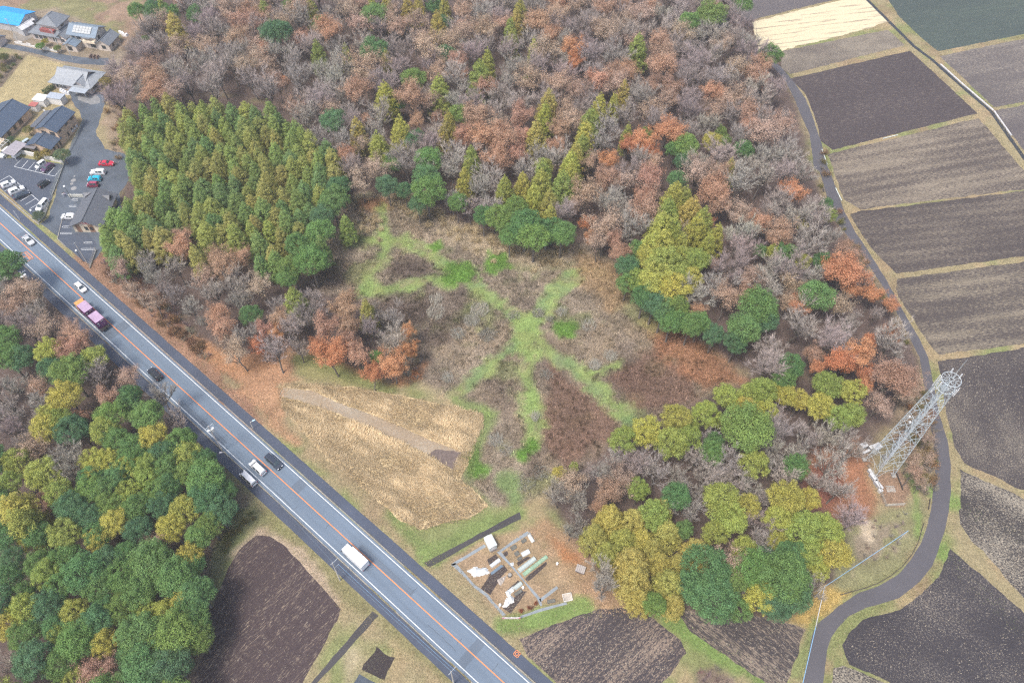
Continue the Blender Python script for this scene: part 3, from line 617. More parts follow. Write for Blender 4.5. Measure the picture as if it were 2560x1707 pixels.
# silver plumes of fallen pampas leaves in arcs
px_, py_, pa, pc, ph = [], [], [], [], []
def plume(fx_, fy_, rad, nb, az, spread, L_=1.8, cols=((.42, .41, .36), (.36, .36, .30), (.33, .29, .24))):
    q = FT(fx_, fy_)
    r = rad * np.sqrt(rng.random(nb)); t = rng.uniform(0, 6.28, nb)
    px_.append(q.x + r * np.cos(t)); py_.append(q.y + r * np.sin(t)); pa.append(az + rng.normal(0, spread, nb)); pc.append(pal(nb, cols, .3)); ph.append(rng.uniform(.5, 1, nb) * L_)
for a in ((1120, 770, 2.2, 500, 4.7, .9), (1085, 740, 2, 300, 2.5, .5), (1100, 715, 2.5, 350, .8, .5), (1255, 860, 1.5, 200, 4.5, .8), (1365, 842, 1.4, 260, 1.2, 1.0), (1400, 820, 1.6, 200, .6, .9), (1235, 720, 1.6, 300, 5.2, .7),
          (1180, 725, 1.5, 200, 5.0, .6), (1265, 735, 1.0, 120, 3.4, .6), (1000, 690, 1.8, 160, 1.0, .5), (1140, 1015, 1.8, 260, 2.2, .8), (1160, 1035, 1.5, 160, 5.6, .8), (1210, 1110, 2.5, 240, 4.2, .6), (1240, 1085, 2, 200, 5.2, .7),
          (1290, 720, 1.4, 140, 2.2, .7), (1030, 870, 1.5, 160, 2.5, .5), (1230, 960, 1.2, 120, 1.6, .8), (1350, 750, 2, 160, .8, .9), (1000, 720, 2.4, 240, .9, .4), (1055, 770, 1.8, 220, 2.8, .5)): plume(*a)
tanc = ((.50, .41, .25), (.42, .33, .19), (.56, .47, .31), (.33, .25, .15))
for i in range(95):
    t = rnd.random(); ln = F(905, 452, 940, 470, 1000, 500, 1060, 525, 1130, 550, 1190, 585, 1250, 590, 1310, 585)
    k = int(t * 6.999); a, bq = ln[k], ln[k + 1]; u = rnd.random()
    plume((a[0] + (bq[0] - a[0]) * u) / 1.08844 + rnd.gauss(0, 14), (a[1] + (bq[1] - a[1]) * u) / 1.08844 + rnd.gauss(2, 15), .8, 85, rnd.uniform(0, 6.28), 1.3, rnd.uniform(1.4, 2.6), tanc)
for i in range(22): plume(rnd.gauss(850, 22), rnd.gauss(510, 16), .7, 70, rnd.uniform(0, 6.28), 1.0, 1.7, tanc)
X_, Y_, A_, C_, H_ = map(np.concatenate, (px_, py_, pa, pc, ph))
v, f, cc = blade_mesh(X_, Y_, H_, np.full(len(X_), .055), rng.uniform(.45, .98, len(X_)), A_, C_)
stuff('tall_dead_grass', v, f, cc, ST)
# rank tussocks and collapsed stems that roughen the clearing
tx, ty, ti = scatter(W0 * (1 - np.clip(grassy * 1.3, 0, 1)) * (.1 + .75 * (fbm(GX, GY, 6, 141) > .47)) * .95); m_ = len(tx); nb = 26
tc = gcol.reshape(-1, 3)[ti] * np.array((1.45, 1.48, 1.4)) * rng.choice((.5, .75, 1.0, 1.35), (m_, 1)); rr = rng.uniform(.2, .7, m_)
x = np.repeat(tx, nb) + rng.normal(size=m_ * nb) * np.repeat(rr, nb) * .6; y = np.repeat(ty, nb) + rng.normal(size=m_ * nb) * np.repeat(rr, nb) * .6; n_ = len(x)
v, f, cc = blade_mesh(x, y, np.repeat(rng.uniform(.4, 1.3, m_), nb) * rng.uniform(.6, 1, n_), rng.uniform(.05, .12, n_), rng.uniform(.3, .98, n_), np.repeat(rng.uniform(0, 6.28, m_), nb) + rng.normal(0, .8, n_), np.repeat(tc, nb, 0) * rng.uniform(.7, 1.3, (n_, 1)), False)
stuff('tussocks', v, f, cc, ST)
# green grass: mown ways, lush patches, verges
x, y, idx = scatter(np.clip(MASK['grass'] * 26 + MASK['bright'] * 55 + MASK['grass2'] * 9, 0, 60))
n_ = len(x); br = MASK['bright'].ravel()[idx]
c = near_ground_colour(idx, n_, 1.25, .35)
v, f, cc = blade_mesh(x, y, rng.uniform(.06, .2, n_) * (1 + 3 * br), rng.uniform(.05, .12, n_), rng.uniform(.2, .9, n_), rng.uniform(0, 6.28, n_), c, False)
stuff('grass', v, f, cc, GB)
# fallen leaves
x, y, idx = scatter(np.clip(MASK['litter'] * 20 + MASK['litter_y'] * 35 + MASK['floor'] * .7, 0, 40)); n_ = len(x)
c = near_ground_colour(idx, n_, 1.35, .45)
v, f, cc = blade_mesh(x, y, rng.uniform(.12, .3, n_), rng.uniform(.12, .28, n_), rng.uniform(.85, 1.0, n_), rng.uniform(0, 6.28, n_), c, False, .01)
stuff('leaf_litter', v, f, cc, ST)
# lodged crop: stalks laid in swirls
cd = P(CROP); tk = -P(TRACK)
x, y, idx = scatter(sstep(-.4, .6, cd) * sstep(-.3, .6, tk) * 52); n_ = len(x)
swirl = fbm(x, y, 9, 91) * 9 + fbm(x, y, 3, 95) * 3.2 - 3.2
ca, sa = math.cos(-.5), math.sin(-.5); clump = np.clip((fbm((x * ca + y * sa) / 3.5, -x * sa + y * ca, 1.7, 97) - .5) * 1.7 + .5, 0, 1)
c = pal(n_, ((.63, .51, .33), (.69, .57, .38), (.57, .45, .28), (.49, .375, .225)), .18) * (.52 + .75 * clump[:, None])
edge = sstep(0, 7, cd.ravel()[idx]); c = c * (.88 + .16 * edge[:, None])
v, f, cc = blade_mesh(x, y, rng.uniform(.45, 1.0, n_) * (.5 + .9 * clump), rng.uniform(.05, .11, n_), rng.uniform(.5, .97, n_), swirl + rng.normal(0, .38, n_), c)
stuff('crop_stalks', v, f, cc, ST)
# verge tufts along the roads, lane and field margins
vz = np.zeros(GX.shape)
rs = (GX - C0.x) * RDIR.x + (GY - C0.y) * RDIR.y; ro = (GX - C0.x) * RNRM.x + (GY - C0.y) * RNRM.y
vz += sstep(6.4, 6.9, ro) * sstep(13, 9, ro) * (rs > 62) * 14 + sstep(-6.5, -7, ro) * sstep(-13, -9, ro) * 12
ll, lr = ldf(GX, GY, gp(LL)), ldf(GX, GY, gp(LR)); inl = sdf(GX, GY, gp(LL) + gp(LR)[::-1])
vz += (inl < -.15) * sstep(2.6, .5, lr) * 15 + (inl < -.15) * sstep(2.5, .5, ll) * 12
vz *= (1 - MASK['floor'] * .6)
fm = np.full(GX.shape, -1e9)
for o in COL.objects:
    if o.name.startswith('field') and o.type == 'MESH':
        co = np.empty(len(o.data.vertices) * 3); o.data.vertices.foreach_get('co', co); co = co.reshape(-1, 3)[::2]
        if co[:, 1].max() > 20: fm = np.maximum(fm, sdf(GX, GY, co))
vz = (vz + sstep(-2.2, -.6, fm) * 9) * (fm < -.15) * (inl < -.1) * ((ro > 6.4) | (ro < -6.4))
x, y, idx = scatter(vz); n_ = len(x)
c = near_ground_colour(idx, n_, 1.25, .35); s_ = rng.random(n_) < .35; c[s_] = pal(int(s_.sum()), ((.46, .38, .25), (.36, .30, .17), (.17, .2, .08)), .25)
v, f, cc = blade_mesh(x, y, rng.uniform(.12, .5, n_), rng.uniform(.05, .13, n_), rng.uniform(.2, .9, n_), rng.uniform(0, 6.28, n_), c, False)
stuff('verge_grass', v, f, cc, ST)
# weeds growing in the kerb gaps
n_ = 5200; s_ = rng.uniform(0, 215, n_); o_ = np.where(rng.random(n_) < .5, 3.96, -3.98) + rng.normal(0, .13, n_)
kp = vnoise(s_, o_ * 0, 5, 2) > .42; s_, o_ = s_[kp], o_[kp]; n_ = len(s_)
v, f, cc = blade_mesh(C0.x + RDIR.x * s_ + RNRM.x * o_, C0.y + RDIR.y * s_ + RNRM.y * o_, rng.uniform(.08, .35, n_), rng.uniform(.05, .12, n_), rng.uniform(.2, .95, n_), rng.uniform(0, 6.28, n_), pal(n_, ((.30, .22, .12), (.2, .15, .08), (.14, .15, .06))), False, .02)
stuff('kerb_weed', v, f, cc, ST)
# straw lying on the nearest ploughed fields
def bits(poly, dens, cols):
    d = sdf(GX, GY, gp(poly)); x, y, idx = scatter((d > .3) * dens * (.3 + 1.4 * fbm(GX, GY, 9, 33)) * (fbm(GX, GY, 3, 35) > .38)); n_ = len(x)
    return x, y, pal(n_, cols, .3)
bx_, by_, bc_ = [], [], []
sc = ((.46, .40, .31), (.36, .30, .23), (.55, .5, .4))
for poly, dn in (([(1298, 1598), (1434, 1542), (1568, 1515), (1700, 1600), (1658, 1705), (1395, 1707), (1321, 1642)], 3.4), ([(1690, 1520), (1850, 1530), (2012, 1572), (1968, 1707), (1915, 1707), (1720, 1572)], 3.2), ([(2375, 1372), (2560, 1533), (2560, 1707), (2222, 1703), (2106, 1612), (2249, 1523), (2350, 1432)], 2.6),
                 ([(2400, 1175), (2560, 1246), (2560, 1490), (2430, 1351)], 5.5), ([(2350, 905), (2560, 869), (2560, 1226), (2390, 1118)], 3.2), ([(640, 1338), (711, 1363), (851, 1521), (750, 1705), (474, 1705), (536, 1510)], .5)):
    a, bq, c = bits(poly, dn, sc); bx_.append(a); by_.append(bq); bc_.append(c)
X_, Y_, C_ = map(np.concatenate, (bx_, by_, bc_)); n_ = len(X_)
v, f, cc = blade_mesh(X_, Y_, rng.uniform(.15, .45, n_), rng.uniform(.04, .1, n_), rng.uniform(.9, .99, n_), rng.uniform(0, 6.28, n_), C_, False, .015)
stuff('straw_litter', v, f, cc, ST)
# ================================================================== TREES: shapes
LEAF = foliage('leaf', .3, .55); NEEDLE = foliage('needle', .25, .6, (1.15, .98, .78)); OAKLEAF = foliage('oak_leaf', .3, .6, (1.1, .95, .86))
TWIG = foliage('twig', .0, .6, (1.05, .98, .92))
def bark(name, col):
    m, n, l, b = newmat(name); v = opos(n)
    mp = n.new('ShaderNodeMapping'); mp.inputs['Scale'].default_value = (6, 6, 1); l.new(v, mp.inputs[0])
    f = noise(n, l, 1.2, 4, mp.outputs[0]); l.new(ramp(n, l, f, [(.3, tuple(x * .6 for x in col)), (.7, col)]), b.inputs['Base Color'])
    b.inputs['Roughness'].default_value = .9; bump(n, l, b, f, .5, .05); return m
BARK, BARKP = bark('bark', (.19, .165, .145)), bark('pale_bark', (.44, .41, .37))
def cards(c, nrm, size, asp=1.0, up=None):
    """leaf cards: centres (N,3), facing nrm, random spin"""
    n = len(c); nrm = nrm / (np.linalg.norm(nrm, axis=1, keepdims=True) + 1e-9)
    r = rng.normal(size=(n, 3)) if up is None else up + rng.normal(size=(n, 3)) * .35
    a = np.cross(nrm, r); a /= np.linalg.norm(a, axis=1, keepdims=True) + 1e-9; b = np.cross(nrm, a)
    s = (size * rng.uniform(.65, 1.3, n))[:, None] / 2
    v = np.stack([c - a * s * asp, c - b * s * .9, c + a * s * asp, c + b * s * 1.1], 1)
    return v.reshape(-1, 3), np.arange(n)[:, None] * 4 + [0, 1, 2, 3]
def puff_crown(puffs, rad, per, size, upb=.35, shell=.55, asp=.6):
    """clumps of leaves: puffs (M,3), rad (M,)"""
    M = len(puffs); k = rng.poisson(per * (rad / rad.mean()) ** 2); i = np.repeat(np.arange(M), k); n = len(i)
    d = rng.normal(size=(n, 3)); d[:, 2] += upb; d /= np.linalg.norm(d, axis=1, keepdims=True)
    rr = rad[i] * (shell + (1 - shell) * rng.random(n) ** .5) * rng.uniform(.75, 1.12, n)
    c = puffs[i] + d * rr[:, None] * [1, 1, .85]
    v, f = cards(c, d + rng.normal(size=(n, 3)) * .38 + [0, 0, .2], size, asp)
    hv = np.clip(rng.random(M)[i] * .7 + rng.random(n) * .3, 0, 1); vv = np.clip(.5 + rng.normal(0, .2, n) + (rng.random(M)[i] - .5) * .3, 0, 1)
    return v, f, np.repeat(vv, 4), np.repeat(hv, 4)
def crown_mesh(name, v, f, vv, hv, mat): return npmesh(name, v, f, mat, {'v': vv, 'h': hv})
def trunk_mesh(name, h, r, mat, lean=.02):
    mb = MB(); pts = [Vector((rnd.uniform(-lean, lean) * h * t, rnd.uniform(-lean, lean) * h * t, h * t)) for t in (0, .3, .6, .85, 1)]
    rs_ = [r * 1.25, r, r * .75, r * .45, r * .15]
    for k in range(4): mb.tube(pts[k], pts[k + 1], rs_[k], rs_[k + 1], 7, k == 0)
    return mb.mesh(name, mat)
def cedar(h=16., R=2.3, nz=17, per=58, size=.30, drop=.25, base=.28, pf=.62, round_=1.25, mat=None):
    P_, r_ = [], []
    for k in range(nz):
        t = k / (nz - 1); z = h * (base + (1 - base) * t) - .2
        rz = R * (1 - t ** round_) ** .75 + .12; m = max(1, int(5.2 * rz / pf * .75)); o = rnd.random() * 6.28
        for j in range(m):
            a = o + 6.283 * j / m + rnd.uniform(-.3, .3); q = rz * rnd.uniform(.68, 1.08)
            P_.append((q * math.cos(a), q * math.sin(a), z - drop * q + rnd.uniform(-.35, .35))); r_.append(pf * rnd.uniform(.75, 1.25) * (.6 + .4 * min(1, rz / R * 1.6)))
        if rz > .8:
            for j in range(int(m * .35)): a = rnd.random() * 6.28; q = rz * rnd.uniform(.1, .55); P_.append((q * math.cos(a), q * math.sin(a), z + rnd.uniform(-.2, .4))); r_.append(pf)
    P_.append((0, 0, h - .1)); r_.append(pf * .5)
    v, f, a, b = puff_crown(np.array(P_), np.array(r_), per, size, .5, .5, .5)
    return crown_mesh('cedar_crown', v, f, a, b, mat or NEEDLE), trunk_mesh('cedar_trunk', h * .95, .2, BARK, .01)
def dome(h=13., R=4.0, n=95, per=85, size=.30, pf=.85, flat=.75, base=.35, lob=.25, mat=None, shell=.6):
    P_, r_ = [], []; zc = h - R * flat; lobes = [(rnd.random() * 6.28, rnd.uniform(.2, 1.2), rnd.uniform(.4, 1)) for _ in range(5)]
    for k in range(n):
        u = (k + rnd.random()) / n; el = math.asin(1 - 1.4 * u); a = k * 2.39996 + rnd.uniform(-.2, .2)
        rr = R * (1 + lob * sum(w * math.cos((a - la)) * math.cos(el - le) for la, le, w in lobes) / 2.5) * rnd.uniform(.70, 1.0)
        if k % 4 == 3: rr *= .6
        P_.append((rr * math.cos(el) * math.cos(a), rr * math.cos(el) * math.sin(a), zc + rr * flat * math.sin(el) + rnd.uniform(-.3, .3))); r_.append(pf * rnd.choice((.6, .8, 1, 1.2, 1.5)))
    v, f, a, b = puff_crown(np.array(P_), np.array(r_), per, size, .45, shell, .6)
    return crown_mesh('leaf_crown', v, f, a, b, mat or LEAF), trunk_mesh('broad_trunk', h * .7, .28, BARK)
def branches(h=13., R=4.2, limbs=6, lv=(5, 4), twigs=13, fork=.38, twl=1.1, spread=1.0):
    """a bare crown: returns limb tubes (MB), twig triangles and tip points"""
    mb = MB(); tip, tw = [], []
    def curve(p, d, L_, r0, r1, n, seg=3):
        pts = [p]
        for k in range(seg):
            d = (d + Vector((rnd.gauss(0, .13), rnd.gauss(0, .13), .10))).normalized(); pts.append(pts[-1] + d * L_ / seg)
        for k in range(seg): mb.tube(pts[k], pts[k + 1], r0 + (r1 - r0) * k / seg, r0 + (r1 - r0) * (k + 1) / seg, n, False)
        return pts, d
    base = Vector((0, 0, 0)); tr, _ = curve(base, Vector((rnd.gauss(0, .05), rnd.gauss(0, .05), 1)), h * fork, .24, .18, 7)
    for i in range(limbs):
        a = 6.283 * i / limbs + rnd.uniform(-.4, .4); t = rnd.uniform(.25, .75) * spread
        if i == 0: t = .12
        d0 = Vector((math.cos(a) * math.sin(t), math.sin(a) * math.sin(t), math.cos(t)))
        st = tr[-1].lerp(tr[-2], rnd.random() * .5); L0 = min((h - st.z) * .62 / max(.55, math.cos(t)), R * .75 / max(.12, math.sin(t)))
        p1, d1 = curve(st, d0, L0, .13, .07, 5, 4)
        for j in range(lv[0]):
            u = rnd.uniform(.3, 1); k = min(len(p1) - 2, int(u * (len(p1) - 1))); q = p1[k].lerp(p1[k + 1], u * (len(p1) - 1) - k)
            d2 = (d1 + Vector((rnd.gauss(0, .5), rnd.gauss(0, .5), rnd.gauss(.1, .25)))).normalized()
            p2, d2 = curve(q, d2, L0 * rnd.uniform(.4, .62), .055, .03, 4, 3)
            for m in range(lv[1]):
                u = rnd.uniform(.2, 1); k = min(len(p2) - 2, int(u * (len(p2) - 1))); q2 = p2[k].lerp(p2[k + 1], u * (len(p2) - 1) - k)
                d3 = (d2 + Vector((rnd.gauss(0, .5), rnd.gauss(0, .5), rnd.gauss(.15, .3)))).normalized(); L3 = L0 * rnd.uniform(.2, .36)
                mb.tube(q2, q2 + d3 * L3, .024, .014, 3, False)
                for w in range(twigs):
                    q3 = q2 + d3 * L3 * rnd.uniform(.1, 1); d4 = (d3 + Vector((rnd.gauss(0, .5), rnd.gauss(0, .5), rnd.gauss(.2, .3)))).normalized()
                    tw.append((q3, q3 + d4 * twl * rnd.uniform(.5, 1.2))); tip.append(tw[-1][1])
    return mb, tw, tip
def twig_arrays(tw, w):
    p, q = np.array([t[0] for t in tw]), np.array([t[1] for t in tw]); n = len(p); d = q - p
    s = np.cross(d, rng.normal(size=(n, 3))); s /= np.linalg.norm(s, axis=1, keepdims=True) + 1e-9; s *= w / 2
    return np.stack([p - s, p + s, q], 1).reshape(-1, 3), np.arange(n)[:, None] * 3 + [0, 1, 2]
def bare(pale=False, w=.045, **k):
    mb, tw, _ = branches(**k)
    v, f = twig_arrays(tw, w); vv = np.repeat(rng.uniform(.2, .9, len(f)), 3)
    return crown_mesh('twig_crown', v, f, vv, vv * .6, TWIG), mb.mesh('bare_trunk', BARKP if pale else BARK)
def oak(nleaf=5200, size=.30, clump=.55, tips=1.0, **k):
    """branches with dead leaves held on"""
    mb, tw, tip = branches(**k)
    v, f = twig_arrays(tw, .035); T = np.array(tip); kk = rng.integers(0, len(T), max(12, int(len(T) * tips)))
    T = T[kk]; i = rng.integers(0, len(T), nleaf); c = T[i] + rng.normal(size=(nleaf, 3)) * clump * [.6, .6, .5]
    d = rng.normal(size=(nleaf, 3)) * .8 + (c - c.mean(0)) / 4.0; d[:, 2] += .45
    v2, f2 = cards(c, d, size, .65)
    me = npmesh('oak_crown', np.vstack([v, v2]), [f, f2 + len(v)], OAKLEAF, {'v': np.concatenate([np.full(len(v), .1), np.repeat(np.clip(.5 + rng.normal(0, .22, nleaf), 0, 1), 4)]),
        'h': np.concatenate([np.full(len(v), 1.), np.repeat(np.clip(rng.random(len(T))[i] * .8 + rng.random(nleaf) * .2, 0, 1), 4)])})
    return me, mb.mesh('oak_trunk', BARK)
# variants: name -> (list of (crown, trunk), height, crown radius, height of crown centre as a share)
KINDS = {
 'C': ([cedar(13.5, 2.7 + .2 * (i % 3), 14, 68, .25, .35, .3, .62 + .06 * (i % 2), 1.5 + .2 * (i % 3)) for i in range(8)], 13.5, 2.9, .72),
 'N': ([cedar(13, 4.0, 13, 80, .30, .30, .3, .95, 2.0) for i in range(4)], 13, 4.2, .72),
 'G': ([dome(13, 4.1, 125, 95, .27, lob=.45) for i in range(5)] + [dome(12.5, 4.2, 140, 85, .24, .75)], 13, 4.2, .72),
 'Y': ([dome(13, 3.9, 120, 85, .26, .74, .85, lob=.3) for i in range(5)], 13, 4.0, .72),
 'R': ([oak(11000, .25, .62, .8, R=4.2, limbs=7, lv=(5, 4), twigs=8) for i in range(4)], 13, 4.2, .74),
 'O': ([oak(12000, .26, .6, .9, R=4.2, limbs=7, lv=(5, 4), twigs=8) for i in range(3)], 12, 4.2, .72),
 'T': ([oak(4800, .24, .6, .6, R=4.2, limbs=7, lv=(5, 4), twigs=12) for i in range(4)], 13, 4.2, .74),
 'B': ([bare(w=.05, limbs=9, lv=(5, 5), twigs=13, spread=1.05 + .1 * i) for i in range(5)], 13, 4.2, .72),
 'V': ([bare(w=.04, limbs=9, lv=(6, 5), twigs=18, twl=1.3, spread=.9 + .1 * i) for i in range(3)], 12, 4.2, .72),
 'W': ([bare(True, .05, limbs=6, lv=(5, 4), twigs=7, spread=1.15) for i in range(2)], 12, 4.2, .72),
}
TINT = {
 'C': [(.27, .37, .125), (.33, .40, .125), (.225, .34, .125), (.37, .38, .14), (.185, .305, .13), (.31, .345, .125)],
 'N': [(.43, .435, .14), (.47, .45, .14), (.38, .415, .13), (.46, .42, .14)],
 'G': [(.155, .28, .11), (.13, .255, .115), (.20, .31, .105), (.165, .29, .11), (.115, .225, .125)],
 'Y': [(.39, .42, .12), (.33, .40, .12), (.43, .42, .12), (.28, .375, .115)],
 'R': [(.50, .345, .255), (.47, .325, .24), (.52, .335, .235), (.43, .30, .225)],
 'O': [(.60, .345, .205), (.58, .32, .185), (.57, .285, .165)],
 'T': [(.52, .415, .33), (.49, .395, .315), (.53, .405, .31)],
 'B': [(.425, .39, .355), (.385, .355, .325), (.46, .425, .385), (.41, .385, .345)],
 'V': [(.38, .325, .315), (.345, .295, .29), (.40, .345, .33)],
 'W': [(.55, .53, .49), (.50, .48, .45)],
}
TWORD = {'C': ['mid green', 'yellow-green', 'deep green', 'golden green', 'dark green', 'olive'], 'N': ['yellow-green', 'pale yellow-green', 'fresh green', 'golden'], 'G': ['mid green', 'deep green', 'light green', 'fresh green', 'dark bluish-green'],
 'Y': ['yellow-green', 'leaf-green', 'golden', 'darker green'], 'R': ['pinkish-brown', 'dull russet', 'bright russet', 'dark russet'], 'O': ['pale orange', 'orange', 'red-orange'], 'T': ['tan', 'brownish-tan', 'rosy-tan'], 'B': ['grey', 'dark grey', 'pale grey', 'brownish-grey'], 'V': ['mauve', 'dark mauve', 'pale mauve'], 'W': ['whitish', 'off-white']}
HANDC = [(.36, .40, .11), (.40, .40, .11), (.32, .37, .11), (.42, .39, .13), (.27, .35, .11), (.37, .36, .12)]
NAMES = {'C': 'cedar_tree', 'N': 'cypress_tree', 'G': 'evergreen_oak', 'Y': 'golden_evergreen', 'R': 'russet_oak', 'O': 'orange_oak', 'T': 'thinning_oak', 'B': 'bare_tree', 'V': 'fine_twigged_tree', 'W': 'pale_bare_tree'}
